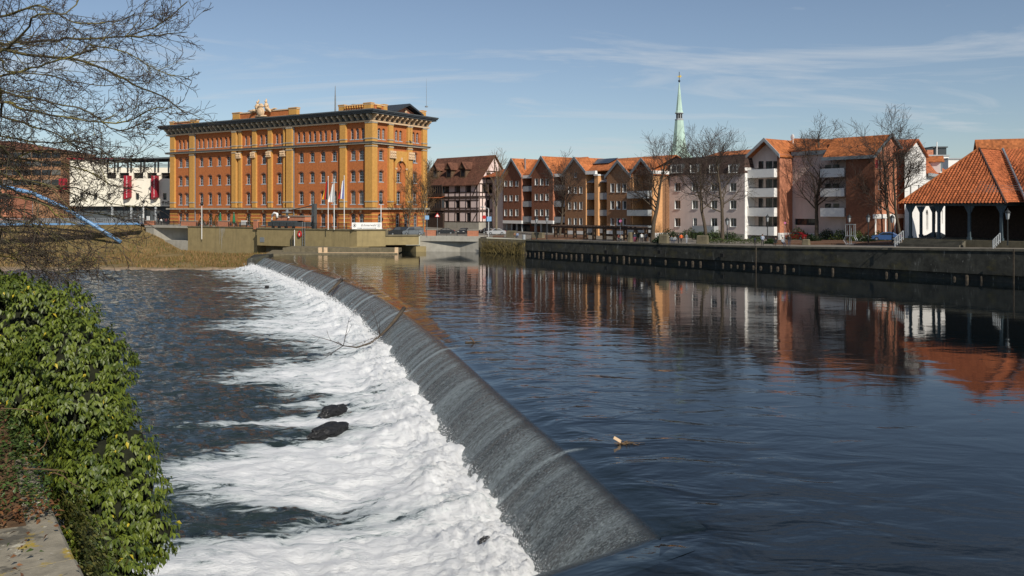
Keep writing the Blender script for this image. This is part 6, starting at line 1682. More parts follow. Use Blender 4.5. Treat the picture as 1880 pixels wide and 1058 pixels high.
for pts, Yd, r0 in limbs:
    r0 = r0 * 1.2
    P3 = [Vector((-15.3, 15.5, ray(pts[0][0], pts[0][1], Yd).z - 2.0))] if True else []
    for i, (px, py) in enumerate(pts): P3.append(ray(px, py, Yd + .25 * math.sin(i * 1.7 + Yd * 3) + .25 * i * math.sin(Yd * 5)))
    if r0 < .03: P3 = P3[1:]
    # smooth polyline
    Q = [P3[0]]
    for i in range(len(P3) - 1):
        p0, p1, p2, p3 = P3[max(i - 1, 0)], P3[i], P3[i + 1], P3[min(i + 2, len(P3) - 1)]
        k = max(2, int((p2 - p1).length / .18))
        for j in range(1, k + 1):
            t = j / k; Q.append(.5 * ((2 * p1) + (-p0 + p2) * t + (2 * p0 - 5 * p1 + 4 * p2 - p3) * t * t + (-p0 + 3 * p1 - 3 * p2 + p3) * t * t * t) + Vector((frng.gauss(0, .012), frng.gauss(0, .02), frng.gauss(0, .012))))
    n = len(Q); lsegs = []
    for i in range(n - 1):
        f = i / n; ra = r0 * (1 - .86 * f); rb = r0 * (1 - .86 * (i + 1) / n)
        a_, b_ = Q[i] - base, Q[i + 1] - base
        lsegs.append((*a_, *b_, ra, rb))
        if Q[i].x > -11.5 and frng.random() < .95:
            d = (Q[i + 1] - Q[i]).normalized()
            for _ in range(1 if frng.random() < .6 else 2):
                ax_ = d.cross(Vector((frng.gauss(0, .6), frng.gauss(0, 1), frng.gauss(0, .6)))).normalized()
                nd_ = Matrix.Rotation(math.radians(frng.gauss(46, 12)), 3, ax_) @ d
                nd_ = (nd_ + d * .15).normalized()
                grow(tsegs, frng, Q[i] - base, nd_, frng.uniform(.35, 1.15) * (1.15 - .5 * f), max(.006, ra * .42), 0, tspec)
    link('limb', seg_mesh('limb', lsegs, 'bark_mossy', 6), ft)
big = [s[:8] for s in tsegs if s[8] == 0]; sm = [s[:8] for s in tsegs if s[8] > 0]
link('branches', seg_mesh('branches', big, 'bark_mossy', 4), ft, kind='stuff')
link('twigs', seg_mesh('twigs', sm, 'twig', 3), ft, kind='stuff')
trk = []; grow(trk, random.Random(3), Vector((0, 0, -1.5)), Vector((.0, 0, 1)), 17, .42, 0, dict(step=(.6,), taper=.35, rmin=.1, wob=.05, up=(.5,), levels=0, kids=(0,), first=(0,), ang=(0,), ratio=(0,), rr=1))
link('trunk', seg_mesh('trunk', [s[:8] for s in trk], 'bark_mossy', 10), ft)

# ------------------------------------------------------------------ leaves: ivy, shrubs, hedges
M['leaf'] = attr_mat('leaf', .42, .45, .22)
M['ivy_leaf'] = attr_mat('ivy_leaf', .46, .4, .18)
M['straw'] = attr_mat('straw', .9, .1, .2)
def leaves_np(pos, dirs, nrm, ln, wd, cols, droop=.25):
    """pointed, slightly folded leaves: 6 verts, 4 triangles each"""
    n = len(pos); dirs = dirs / np.linalg.norm(dirs, axis=1, keepdims=True)
    side = np.cross(dirs, nrm); side /= np.maximum(np.linalg.norm(side, axis=1, keepdims=True), 1e-6); up = np.cross(side, dirs)
    L_, W_ = ln[:, None], wd[:, None]
    a = pos; m1 = pos + dirs * L_ * .42 - up * L_ * .02; tip = pos + dirs * L_ - up * L_ * droop
    l = pos + dirs * L_ * .36 + side * W_ * .5 + up * W_ * .16; r = pos + dirs * L_ * .36 - side * W_ * .5 + up * W_ * .16
    V = np.stack([a, l, m1, r, tip], 1).reshape(-1, 3); b = np.arange(n) * 5
    Fc = np.concatenate([np.stack([b, b + 2, b + 1], -1), np.stack([b, b + 3, b + 2], -1), np.stack([b + 1, b + 2, b + 4], -1), np.stack([b + 2, b + 3, b + 4], -1)])
    C = np.concatenate([cols] * 4)
    return V, Fc, C
def shrub(name, c, rad, label, cols, seed=0, n=700, ls=.16, group=None, cat='shrub', stems=True):
    rng = np.random.default_rng(seed)
    u = rng.normal(size=(n, 3)); u /= np.linalg.norm(u, axis=1, keepdims=True); u[:, 2] = np.abs(u[:, 2]) - .15
    lump = 1 + .22 * np.sin(u[:, 0] * 5 + seed) * np.sin(u[:, 1] * 6 + seed * 2) + .12 * np.sin(u[:, 2] * 9)
    rr = (rng.random(n) ** .35) * lump
    pos = u * rr[:, None] * np.array(rad) + np.array([0, 0, rad[2] * .1])
    pos[:, 2] = np.maximum(pos[:, 2], .02)
    d = u + rng.normal(size=(n, 3)) * .6; nr = rng.normal(size=(n, 3))
    ln = rng.uniform(.7, 1.3, n) * ls; ci = rng.random(n)[:, None]
    col = np.array(cols[0])[None] * (1 - ci) + np.array(cols[1])[None] * ci
    V, Fc, C = leaves_np(pos, d, nr, ln, ln * .6, col)
    r_ = thing(name, c, 0, label, cat, group)
    link('foliage', np_mesh('foliage', V, Fc, 'leaf', cols=C), r_, kind='stuff')
    if stems:
        mb = MB(); rg = random.Random(seed)
        for _ in range(7): a_ = rg.random() * 6.28; mb.tube([(0, 0, -.1), (math.cos(a_) * rad[0] * .3, math.sin(a_) * rad[1] * .3, rad[2] * .5), (math.cos(a_) * rad[0] * .6, math.sin(a_) * rad[1] * .6, rad[2] * .85)], [.04, .03, .012], 4)
        mb.build('stems', 'twig', r_)
    return r_
DG, MG = (.018, .035, .012), (.05, .085, .02); YG = (.11, .13, .03); BR = (.10, .065, .03)
for i, (px, py, w, h, cs, lb) in enumerate([
    (1228, 437, 2.1, 1.7, (DG, MG), 'dark evergreen shrub at the plinth of the sunlit side wall'), (1268, 437, 2.4, 1.9, (DG, MG), 'dark evergreen shrub under the left window of the pink house'),
    (1290, 440, 2.0, 1.4, (DG, MG), 'rounded shrub at the foot of the left tree'), (1312, 441, 1.9, 1.8, (DG, (.07, .11, .02)), 'green shrub between the two trees before the pink house'),
    (1340, 441, 2.0, 1.5, (DG, MG), 'dark shrub right of the two trees'), (1212, 446, 1.2, 1.0, (DG, DG), 'small round dark shrub beside the thick-trunked tree'),
    (1465, 440, 1.9, 2.2, (MG, YG), 'tall loose shrub beside the red car'), (1518, 441, 1.8, 1.9, (DG, MG), 'dark shrub right of the tall tree'), (1490, 445, 1.4, 1.2, (DG, DG), 'low dark shrub at the foot of the tall tree'),
    (1545, 442, 1.9, 1.9, (MG, YG), 'yellowish shrub before the shaded brick wall'), (1572, 445, 1.5, 1.8, (MG, YG), 'feathery yellow green shrub beside the metal frame'),
    (1615, 444, 2.0, 1.6, (DG, MG), 'dark low shrub before the white columns'), (1590, 446, 1.3, 1.3, (DG, DG), 'dark shrub left of the lamp before the brick corner house'),
    (1415, 448, .9, .7, (DG, MG), 'small clipped shrub near the people on the quay')]):
    p = gpt(px, py); shrub('shrub', p, (w, w * .9, h), lb, cs, 50 + i, 900, .26, 'shrubs before the houses')
def hedge(px0, px1, py, h, label, cs, seed, dep=1.2):
    a_, b_ = gpt(px0, py), gpt(px1, py); rng = np.random.default_rng(seed); n = int((b_ - a_).length * 190)
    d = b_ - a_; f = rng.random(n); t = d.normalized(); nn2 = Vector((-t.y, t.x, 0))
    pos = np.array([0, 0, 0]) + np.outer(f, np.array(d)) + np.outer((rng.random(n) - .5) * dep, np.array(nn2)); pos[:, 2] += rng.random(n) ** .5 * h * (1 + .15 * np.sin(f * 25))
    ln = rng.uniform(.12, .24, n); ci = rng.random(n)[:, None]; col = np.array(cs[0]) * (1 - ci) + np.array(cs[1]) * ci
    V, Fc, C = leaves_np(pos, rng.normal(size=(n, 3)), rng.normal(size=(n, 3)), ln, ln * .6, col)
    r_ = thing('hedge', a_, 0, label, 'hedge'); link('foliage', np_mesh('foliage', V, Fc, 'leaf', cols=C), r_, kind='stuff')
hedge(1290, 1398, 447.5, .75, 'low clipped green hedge along the quay before the pink house', (MG, (.07, .085, .02)), 3)
hedge(1380, 1400, 442, .7, 'short piece of hedge behind the quay path', (MG, DG), 4)
# planting beds of bare soil and leaves
def bed(px0, px1, py0, py1, label_unused, h=.25):
    q = [gpt(px0, py1), gpt(px1, py1), gpt(px1, py0), gpt(px0, py0)]
    mb = MB(); mb.prism([(p.x, p.y, p.z - .05) for p in q], (0, 0, h)); return mb.build('planting_bed', 'soil', kind='structure')
bed(905, 925, 430.5, 436.5, ''); bed(976, 1080, 433, 440.0, ''); bed(1420, 1640, 443, 449.5, '')
# conifers on the terrace
for k, px in enumerate((370, 387, 398, 455)):
    w_ = TF.w(TF.t(px, 4), 4); c = Vector((w_.x, w_.y, 4.62)); rng = np.random.default_rng(80 + k); n = 500
    hh_ = rng.random(n); rad = (1 - hh_) * .85 + .05; a_ = rng.random(n) * 6.283; pos = np.stack([np.cos(a_) * rad, np.sin(a_) * rad, hh_ * (2.6 if k != 0 else 2.0) + .3], -1)
    ln = rng.uniform(.15, .3, n); ci = rng.random(n)[:, None]; col = np.array((.03, .05, .012)) * (1 - ci) + np.array((.11, .11, .02)) * ci
    V, Fc, C = leaves_np(pos, np.stack([np.cos(a_), np.sin(a_), np.full(n, .3)], -1), rng.normal(size=(n, 3)), ln, ln * .4, col)
    lb = ('short dark conifer leftmost on the mill terrace', 'yellowish conifer second on the mill terrace', 'yellowish conifer beside the green parasol on the terrace', 'slim conifer right of the white board on the terrace')[k]
    r_ = thing('potted_conifer', c, 0, lb, 'conifer'); link('foliage', np_mesh('foliage', V, Fc, 'leaf', cols=C), r_, kind='stuff')
    mb = MB(); mb.lathe([(.32, 0), (.42, .5), (.38, .5), (.36, .42)], n=10); mb.build('pot', 'brick_light', r_)
    mb = MB(); mb.tube([(0, 0, .3), (0, 0, 2.4)], [.05, .01], 5); mb.build('trunk', 'bark', r_)
# dry grass and reeds on the far bank
rng = np.random.default_rng(9); n = 26000
BXr, BYr, BZr = BANK; ti = rng.random(n) * (BXr.shape[0] - 2); vi = (.13 + .84 * rng.random(n) ** 1.1) * (BXr.shape[1] - 2)
i0, j0 = ti.astype(int), vi.astype(int); fi, fj = ti - i0, vi - j0
def samp(A_): return (A_[i0, j0] * (1 - fi) + A_[i0 + 1, j0] * fi) * (1 - fj) + (A_[i0, j0 + 1] * (1 - fi) + A_[i0 + 1, j0 + 1] * fi) * fj
gx, gy, gz = samp(BXr), samp(BYr), samp(BZr)
dens = vnoise(gx * .12, gy * .12) * .5 + .5; keep = (gx > -150) & (dens + .25 * rng.random(n) > .5); gx, gy, gz, dens = gx[keep], gy[keep], gz[keep], dens[keep]; n = len(gx)
hgt = rng.uniform(.2, .75, n) * (.4 + dens * 1.0); wdt = rng.uniform(.05, .12, n); an = rng.random(n) * 3.14
bx2, by2 = np.cos(an) * wdt, np.sin(an) * wdt; lean = rng.normal(size=(n, 2)) * .28
V = np.stack([np.stack([gx - bx2, gy - by2, gz - .05], -1), np.stack([gx + bx2, gy + by2, gz - .05], -1), np.stack([gx + lean[:, 0] * hgt, gy + lean[:, 1] * hgt, gz + hgt], -1)], 1).reshape(-1, 3)
ci = np.clip(dens + rng.normal(0, .25, n), 0, 1)[:, None]; gr = (rng.random(n) < .16)[:, None]
col = np.array((.13, .085, .03)) * (1 - ci) + np.array((.34, .22, .10)) * ci; col = np.where(gr, np.array((.09, .11, .025)), col)
link('dry_grass', np_mesh('dry_grass', V, np.arange(n * 3).reshape(-1, 3), 'straw', cols=col), label='dry straw-coloured grass and reeds on the far river bank', cat='grass', kind='stuff')
# weeds hanging on the left piece of quay
rng = np.random.default_rng(12); n = 1500; f = rng.random(n); A_, B_ = Vector((-6, 176.6)), Vector((2.6, 168.4)); q = np.outer(1 - f, np.array(A_)) + np.outer(f, np.array(B_))
zz_ = rng.random(n) ** 1.8 * 2.2; hgt = rng.uniform(.3, .9, n); off = rng.uniform(.2, .9, n) * (1 - zz_ / 3)
gx, gy = q[:, 0] - .76 * off, q[:, 1] - .65 * off; an = rng.random(n) * 3.14; bx2, by2 = np.cos(an) * .06, np.sin(an) * .06
V = np.stack([np.stack([gx - bx2, gy - by2, zz_], -1), np.stack([gx + bx2, gy + by2, zz_], -1), np.stack([gx + rng.normal(size=n) * .2, gy + rng.normal(size=n) * .2, zz_ + hgt], -1)], 1).reshape(-1, 3)
ci = rng.random(n)[:, None]; col = np.array((.10, .08, .03)) * (1 - ci) + np.array((.22, .17, .07)) * ci
link('quay_weeds', np_mesh('quay_weeds', V, np.arange(n * 3).reshape(-1, 3), 'straw', cols=col), label='brown weeds growing at the foot of the left quay wall', cat='weeds', kind='stuff')
# ------------------------------------------------------------------ abutment wall with ivy, lower left foreground
CZ = 6.2
j0 = onz(140, 1025, CZ); e2 = Vector((-.573, .819)); n2_ = Vector((.819, .573))          # along the wall, towards the river
ab = thing('abutment_wall', (j0.x, j0.y, 0), math.atan2(e2.y, e2.x), 'old stone wall with lichen-spotted cap slabs at the lower left corner', 'wall')
M['cap_stone'] = mat('cap_stone', (.23, .205, .155), .95, .35, 3.5, .5, streak=0)
def lichen(m):
    N, L = m.node_tree.nodes, m.node_tree.links; b = N['Principled BSDF']; src = b.inputs['Base Color'].links[0].from_socket
    tc = N.new('ShaderNodeTexCoord')
    for sc, th, c in ((2.2, .56, (.085, .078, .062)), (3.2, .56, (.34, .24, .03)), (7.0, .61, (.46, .43, .34)), (24, .66, (.45, .43, .38))):
        n = N.new('ShaderNodeTexNoise'); n.inputs['Scale'].default_value = sc; n.inputs['Detail'].default_value = 6; n.inputs['Roughness'].default_value = .65
        mp = N.new('ShaderNodeMapping'); mp.inputs['Location'].default_value = (sc, sc * 2, 0); L.new(tc.outputs['Object'], mp.inputs[0]); L.new(mp.outputs[0], n.inputs['Vector'])
        rp = N.new('ShaderNodeValToRGB'); rp.color_ramp.elements[0].position = th; rp.color_ramp.elements[0].color = (0, 0, 0, 1); rp.color_ramp.elements[1].position = th + .06; rp.color_ramp.elements[1].color = (.9, .9, .9, 1)
        L.new(n.outputs['Fac'], rp.inputs[0]); mx = N.new('ShaderNodeMix'); mx.data_type = 'RGBA'; L.new(rp.outputs[0], mx.inputs[0]); L.new(src, mx.inputs[6]); mx.inputs[7].default_value = c + (1,); src = mx.outputs[2]
    L.new(src, b.inputs['Base Color'])
lichen(M['cap_stone'])
# local axes of the wall: x along e2, y = left of it (away from the river), river side is -y
for k, (s0, s1) in enumerate(((-4.6, -3.0), (-2.985, -1.5), (-1.485, -.012), (.012, 1.7), (1.715, 3.4), (3.415, 5.2), (5.215, 7.5))):
    mb = MB(); dz = .012 * ((k * 7) % 3 - 1); b_ = .025; z1 = CZ + dz
    c0 = [(s0, 0, CZ - .3), (s1, 0, CZ - .3), (s1, 1.15, CZ - .3), (s0, 1.15, CZ - .3)]
    mb.hexa(c0 + [(x, y, z1 - b_) for x, y, _ in c0])
    top = [(s0 + b_, b_, z1), (s1 - b_, b_, z1), (s1 - b_, 1.15 - b_, z1), (s0 + b_, 1.15 - b_, z1)]; edge_ = [(x, y, z1 - b_) for x, y, _ in c0]
    mb.poly(top)
    for i in range(4): mb.poly([edge_[i], edge_[(i + 1) % 4], top[(i + 1) % 4], top[i]])
    mb.build('cap_slab', 'cap_stone', ab)
mb = MB(); mb.box(-4.6, 7.5, .08, 1.1, -3.2, CZ - .302); mb.build('wall_body', 'quay_stone', ab)
# soil and litter behind the cap
M['litter'] = mat('litter', (.10, .058, .03), .95, .6, 6, .8)
mb = MB()
nx_, ny_ = 30, 24; SO = {}
def soil_pt(s, y): return Vector((s, y, CZ - .06 + .42 * max(0, y - .55) ** .9 * min(1, max(0, (s + 1.5) / 2.5)) + .30 * max(0, s - 1.0) * (1 if y > .2 else .6) + .05 * mnoise.noise((s * 2, y * 2, 3))))
for i in range(nx_):
    for j in range(ny_):
        q = [soil_pt(-4 + 8.6 * a / nx_, .25 + 5 * b / ny_) for a, b in ((i, j), (i + 1, j), (i + 1, j + 1), (i, j + 1))]
        mb.poly(q)
ob = mb.build('earth_slope', 'litter', kind='structure'); ob.location = ab.location; ob.rotation_euler = ab.rotation_euler
AM = Matrix.Translation(Vector((j0.x, j0.y, 0))) @ Matrix.Rotation(math.atan2(e2.y, e2.x), 4, 'Z')

ivy = thing('ivy_bush', (j0.x + e2.x * 3, j0.y + e2.y * 3, CZ), 0, 'dense glossy green ivy bush hanging over the wall at the left edge', 'bush')
ib = Vector(ivy.location)
lumps = [(50, 648, 10.6, .76), (130, 672, 10.2, .56), (172, 705, 10.0, .37), (-60, 640, 10.6, .85), (-140, 660, 10.6, .9), (60, 735, 10.1, .60), (155, 752, 9.8, .43), (188, 655, 10.2, .25), (0, 715, 10.2, .58), (115, 612, 10.7, .40), (198, 770, 9.8, .22),
         (200, 855, 9.3, .38), (240, 850, 9.1, .22), (246, 900, 9.0, .25), (260, 955, 8.8, .24), (292, 977, 8.7, .15), (213, 950, 8.8, .33), (175, 1010, 8.4, .30), (223, 1020, 8.4, .22), (195, 1075, 8.2, .32), (150, 870, 9.3, .28), (180, 900, 9.1, .34), (242, 810, 9.3, .16), (-60, 760, 10.2, .7), (160, 1090, 8.0, .3), (25, 560, 10.9, .30), (-25, 565, 10.9, .33)]
rng = np.random.default_rng(42)
POS, DIR, NRM, LEN, COLS = [], [], [], [], []
mbc = MB()
LC = [(np.array(ray(px, py, Y_)), r) for px, py, Y_, r in lumps]
for c, r in LC:
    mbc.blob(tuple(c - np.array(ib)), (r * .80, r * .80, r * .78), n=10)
    ns_ = int(4 * math.pi * r * r * 235) + 10
    u = rng.normal(size=(ns_, 3)); u /= np.linalg.norm(u, axis=1, keepdims=True)
    u = u[(u[:, 1] < .45)]                                        # the far side is never seen from the bridge
    for w in u:
        bump = 1 + .10 * math.sin(w[0] * 7 + c[0] * 3) * math.sin(w[2] * 6 + c[2] * 5) + .13 * math.sin((c[2] + w[2] * r) * 13 + (c[0] + w[0] * r) * 2.2)
        p = c + w * r * bump * rng.uniform(.86, 1.08)
        # skip shoots buried inside a neighbouring lump
        if any(np.linalg.norm(p - c2) < r2 * .82 for c2, r2 in LC if c2 is not c): continue
        tipd = w * .75 + np.array((0, 0, -.35)) + rng.normal(size=3) * .25; tipd /= np.linalg.norm(tipd)
        k = rng.integers(6, 11); tone = rng.random()
        for q in range(k):
            a = rng.normal(size=3); a -= tipd * a.dot(tipd); a /= np.linalg.norm(a)
            POS.append(p + tipd * (.02 + .10 * q / k) + a * .012); d = tipd * .55 + a * .6 + np.array((0, 0, -.85)); DIR.append(d); NRM.append(w * .8 + np.array((0, 0, .6)) + rng.normal(size=3) * .25)
            LEN.append(rng.uniform(.036, .084)); m_ = min(1, max(0, tone * .6 + .4 * rng.random()))
            col = np.array((.018, .040, .007)) * (1 - m_) + np.array((.165, .205, .024)) * m_
            if rng.random() < .012: col = np.array((.45, .36, .03))
            COLS.append(col)
# ground ivy and dead leaves on the slope
for _ in range(30000):
    s, y = rng.uniform(-.9, 4.8), rng.uniform(-.02, 3.6)
    edge_s = 1.15 - .55 * max(0, y - .25) + .25 * mnoise.noise((y * 3, 1.0, s))
    if s < edge_s and rng.random() < .985: continue
    p = AM @ soil_pt(s, y); p.z = max(p.z, CZ + .01); dead = rng.random() < (.75 if s < edge_s + .25 else .3 if s < edge_s + .5 else .1)
    POS.append(np.array(p) + np.array((0, 0, rng.uniform(.005, .11)))); d = rng.normal(size=3); d[2] *= .25; DIR.append(d); NRM.append(np.array((0, 0, 1)) + rng.normal(size=3) * .35); LEN.append(rng.uniform(.035, .07))
    COLS.append((np.array((.17, .075, .03)) * rng.uniform(.5, 1.5)) if dead else (np.array((.04, .065, .015)) * rng.uniform(.7, 2.2)))
# trailing ivy down the river face of the wall below the cap
for _ in range(5000):
    s, z = rng.uniform(-1.0, 4.5), CZ - rng.gamma(1.5, .35)
    if z > CZ + .02: continue
    y = -abs(rng.normal(0, .10)) - .02 - .12 * max(0, min(1, (s + .3)))
    p = AM @ Vector((s, y, z)); POS.append(np.array(p)); d = np.array((n2_.x, n2_.y, -1.1)) + rng.normal(size=3) * .5; DIR.append(d); NRM.append(np.array((n2_.x, n2_.y, .5)) + rng.normal(size=3) * .4); LEN.append(rng.uniform(.04, .075))
    m_ = rng.random(); COLS.append(np.array((.035, .05, .015)) * (1 - m_) + np.array((.13, .12, .03)) * m_)
POS, DIR, NRM, LEN, COLS = map(np.array, (POS, DIR, NRM, LEN, COLS))
# the 300 leaves that show largest become parts of their own
v = POS - np.array((0, 0, H)); pxs = CX + v[:, 0] / v[:, 1] * F; pys = HY - v[:, 2] / v[:, 1] * F
DIRn = DIR / np.linalg.norm(DIR, axis=1, keepdims=True)
face = np.abs(np.einsum('ij,ij->i', NRM / np.linalg.norm(NRM, axis=1, keepdims=True), v / np.linalg.norm(v, axis=1, keepdims=True)))
score = LEN ** 2 / v[:, 1] ** 2 * (.3 + face) * ((pxs > 2) & (pys < 1050) & (pxs < 330))
idx = np.argsort(-score)[:300]; mask = np.ones(len(POS), bool); mask[idx] = False
tones = [np.array((.025, .048, .008)), np.array((.05, .08, .012)), np.array((.08, .115, .015)), np.array((.15, .19, .023))]
lm = []
for tn in tones:
    V, Fc, C = leaves_np(np.zeros((1, 3)), np.array([[0, 1., 0]]), np.array([[0, 0, 1.]]), np.ones(1), np.full(1, .5), tn[None]); lm.append(np_mesh('leaf', V, Fc, 'ivy_leaf', cols=C))
for q in idx:
    d = Vector(DIRn[q]); nr = Vector(NRM[q]); sd_ = d.cross(nr).normalized(); up_v = sd_.cross(d)
    o = link('leaf', lm[int(np.argmin([abs(COLS[q].sum() - t_.sum()) for t_ in tones]))], ivy)
    mt = Matrix(((sd_.x, d.x, up_v.x, 0), (sd_.y, d.y, up_v.y, 0), (sd_.z, d.z, up_v.z, 0), (0, 0, 0, 1))) @ Matrix.Scale(LEN[q], 4)
    mt.translation = Vector(POS[q]) - ib; o.matrix_local = mt
V, Fc, C = leaves_np(POS[mask] - np.array(ib), DIR[mask], NRM[mask], LEN[mask], LEN[mask] * .5, COLS[mask])
link('foliage', np_mesh('foliage', V, Fc, 'ivy_leaf', cols=C), ivy, kind='stuff')
M['ivy_shadow_core'] = mat('ivy_shadow_core', (.012, .014, .006), .95, .5, 12, .5)  # near-black colour standing in for the shadow inside the bush
mbc.build('shadow_core', 'ivy_shadow_core', ivy, True)
mb = MB(); rg = random.Random(5)
for _ in range(26):
    s, y = rg.uniform(.4, 3.2), rg.uniform(-.1, 1.6); p = AM @ soil_pt(s, y); p = p - ib; pts = [p]
    d = Vector((rg.gauss(.2, .5), rg.gauss(-.2, .5), rg.gauss(.25, .3)))
    for _ in range(5): d = d + Vector((rg.gauss(0, .25), rg.gauss(0, .25), rg.gauss(-.1, .15))); pts.append(pts[-1] + d.normalized() * .13)
    mb.tube(pts, [.007, .006, .005, .004, .003, .002], 4)
mb.build('bare_stems', 'twig_warm', ivy, kind='stuff')
# ------------------------------------------------------------------ people
import bmesh
def person_mat(name, jacket, trousers, skin=(.52, .31, .22), shoes=(.02, .02, .02)):
    m, N, L, b = _new(name); tc = N.new('ShaderNodeTexCoord'); sp = N.new('ShaderNodeSeparateXYZ'); L.new(tc.outputs['Object'], sp.inputs[0])
    dv = N.new('ShaderNodeMath'); dv.operation = 'DIVIDE'; L.new(sp.outputs[2], dv.inputs[0]); dv.inputs[1].default_value = 2.0
    rp = N.new('ShaderNodeValToRGB'); rp.color_ramp.interpolation = 'CONSTANT'; e = rp.color_ramp.elements
    e[0].position = 0; e[0].color = shoes + (1,); e[1].position = .05; e[1].color = trousers + (1,)
    x = e.new(.46); x.color = jacket + (1,); x = e.new(.735); x.color = skin + (1,)
    L.new(dv.outputs[0], rp.inputs[0]); L.new(rp.outputs[0], b.inputs['Base Color']); b.inputs['Roughness'].default_value = .85
    return m
def person(loc, rz, label, jacket, trousers, hair=(.03, .02, .015), pose='stand', h=1.74, seed=0, group='people along the quay'):
    rg = random.Random(seed); r_ = thing('person', loc, rz, label, 'person', group); k = h / 1.76
    st = .16 if pose == 'walk' else .03
    if pose == 'sit':
        J = dict(pel=(0, 0, .50), ch=(0, .04, .92), nk=(0, .05, 1.08), hd=(0, .0, 1.24), top=(0, 0, 1.34), hl=(-.1, 0, .5), hr=(.1, 0, .5), kl=(-.13, -.42, .52), kr=(.13, -.42, .52), al=(-.13, -.44, .06), ar=(.13, -.44, .06), tl=(-.13, -.6, .04), tr=(.13, -.6, .04), sl=(-.19, .04, .98), sr=(.19, .04, .98), el=(-.26, -.06, .74), er=(.26, -.06, .74), wl=(-.16, -.28, .64), wr=(.16, -.28, .64))
    else:
        J = dict(pel=(0, 0, .92), ch=(0, .02, 1.26), nk=(0, .01, 1.47), hd=(0, -.02, 1.62), top=(0, -.01, 1.72), hl=(-.1, 0, .9), hr=(.1, 0, .9), kl=(-.11, -st * .8, .49), kr=(.11, st * .5, .49), al=(-.11, -st * 1.1, .07), ar=(.11, st * 1.5, .09), tl=(-.12, -st * 1.1 - .15, .035), tr=(.12, st * 1.5 - .14, .04), sl=(-.2, .02, 1.4), sr=(.2, .02, 1.4), el=(-.27, .05 + st * .6, 1.12), er=(.27, .05 - st * .6, 1.12), wl=(-.25, -.08 + st, .87), wr=(.25, -.08 - st, .87))
        if pose == 'lean': J.update(wl=(-.12, -.3, 1.1), wr=(.12, -.3, 1.1))
    J['fl'] = tuple(Vector(J['wl']) + Vector((.0, -.05, -.11))); J['fr'] = tuple(Vector(J['wr']) + Vector((0, -.05, -.11)))
    rad = dict(pel=.155, ch=.165, nk=.06, hd=.092, top=.075, hl=.10, hr=.10, kl=.066, kr=.066, al=.045, ar=.045, tl=.04, tr=.04, sl=.075, sr=.075, el=.052, er=.052, wl=.036, wr=.036, fl=.03, fr=.03)
    ed = [('pel', 'ch'), ('ch', 'nk'), ('nk', 'hd'), ('hd', 'top'), ('pel', 'hl'), ('pel', 'hr'), ('hl', 'kl'), ('hr', 'kr'), ('kl', 'al'), ('kr', 'ar'), ('al', 'tl'), ('ar', 'tr'), ('ch', 'sl'), ('ch', 'sr'), ('sl', 'el'), ('sr', 'er'), ('el', 'wl'), ('er', 'wr'), ('wl', 'fl'), ('wr', 'fr')]
    bm = bmesh.new(); lay = bm.verts.layers.skin.verify(); vs = {}
    for n_, p in J.items():
        v_ = bm.verts.new(Vector(p) * k); v_[lay].radius = (rad[n_] * k, rad[n_] * k * (.72 if n_ in ('pel', 'ch') else 1)); v_[lay].use_root = n_ == 'pel'; vs[n_] = v_
    for a, c in ed: bm.edges.new((vs[a], vs[c]))
    me = bpy.data.meshes.new('body'); bm.to_mesh(me); bm.free()
    me.materials.append(person_mat('clothes', jacket, trousers)) 
    o = link('body', me, r_); o.modifiers.new('skin', 'SKIN'); s_ = o.modifiers.new('sub', 'SUBSURF'); s_.levels = 1; s_.render_levels = 1
    if pose == 'sit':   # seated: bands of clothing sit lower on the figure
        e = me.materials[0].node_tree.nodes['Color Ramp'].color_ramp.elements
        e[1].position = .04; e[2].position = .30; e[3].position = .53
    hm = mat('hair', hair, .8, .2, 20); mb = MB(); hd = Vector(J['hd']) * k; mb.blob((hd.x, hd.y + .02, hd.z + .045), (.105 * k, .115 * k, .10 * k), n=10); mb.build('hair', hm, r_, True)
    return r_
def qp(px, py): return gpt(px, py)
NV, BK, GY_, BG, OR2, WT, DGN = (.03, .04, .07), (.015, .015, .017), (.16, .17, .18), (.42, .36, .28), (.75, .14, .03), (.7, .7, .68), (.04, .055, .03)
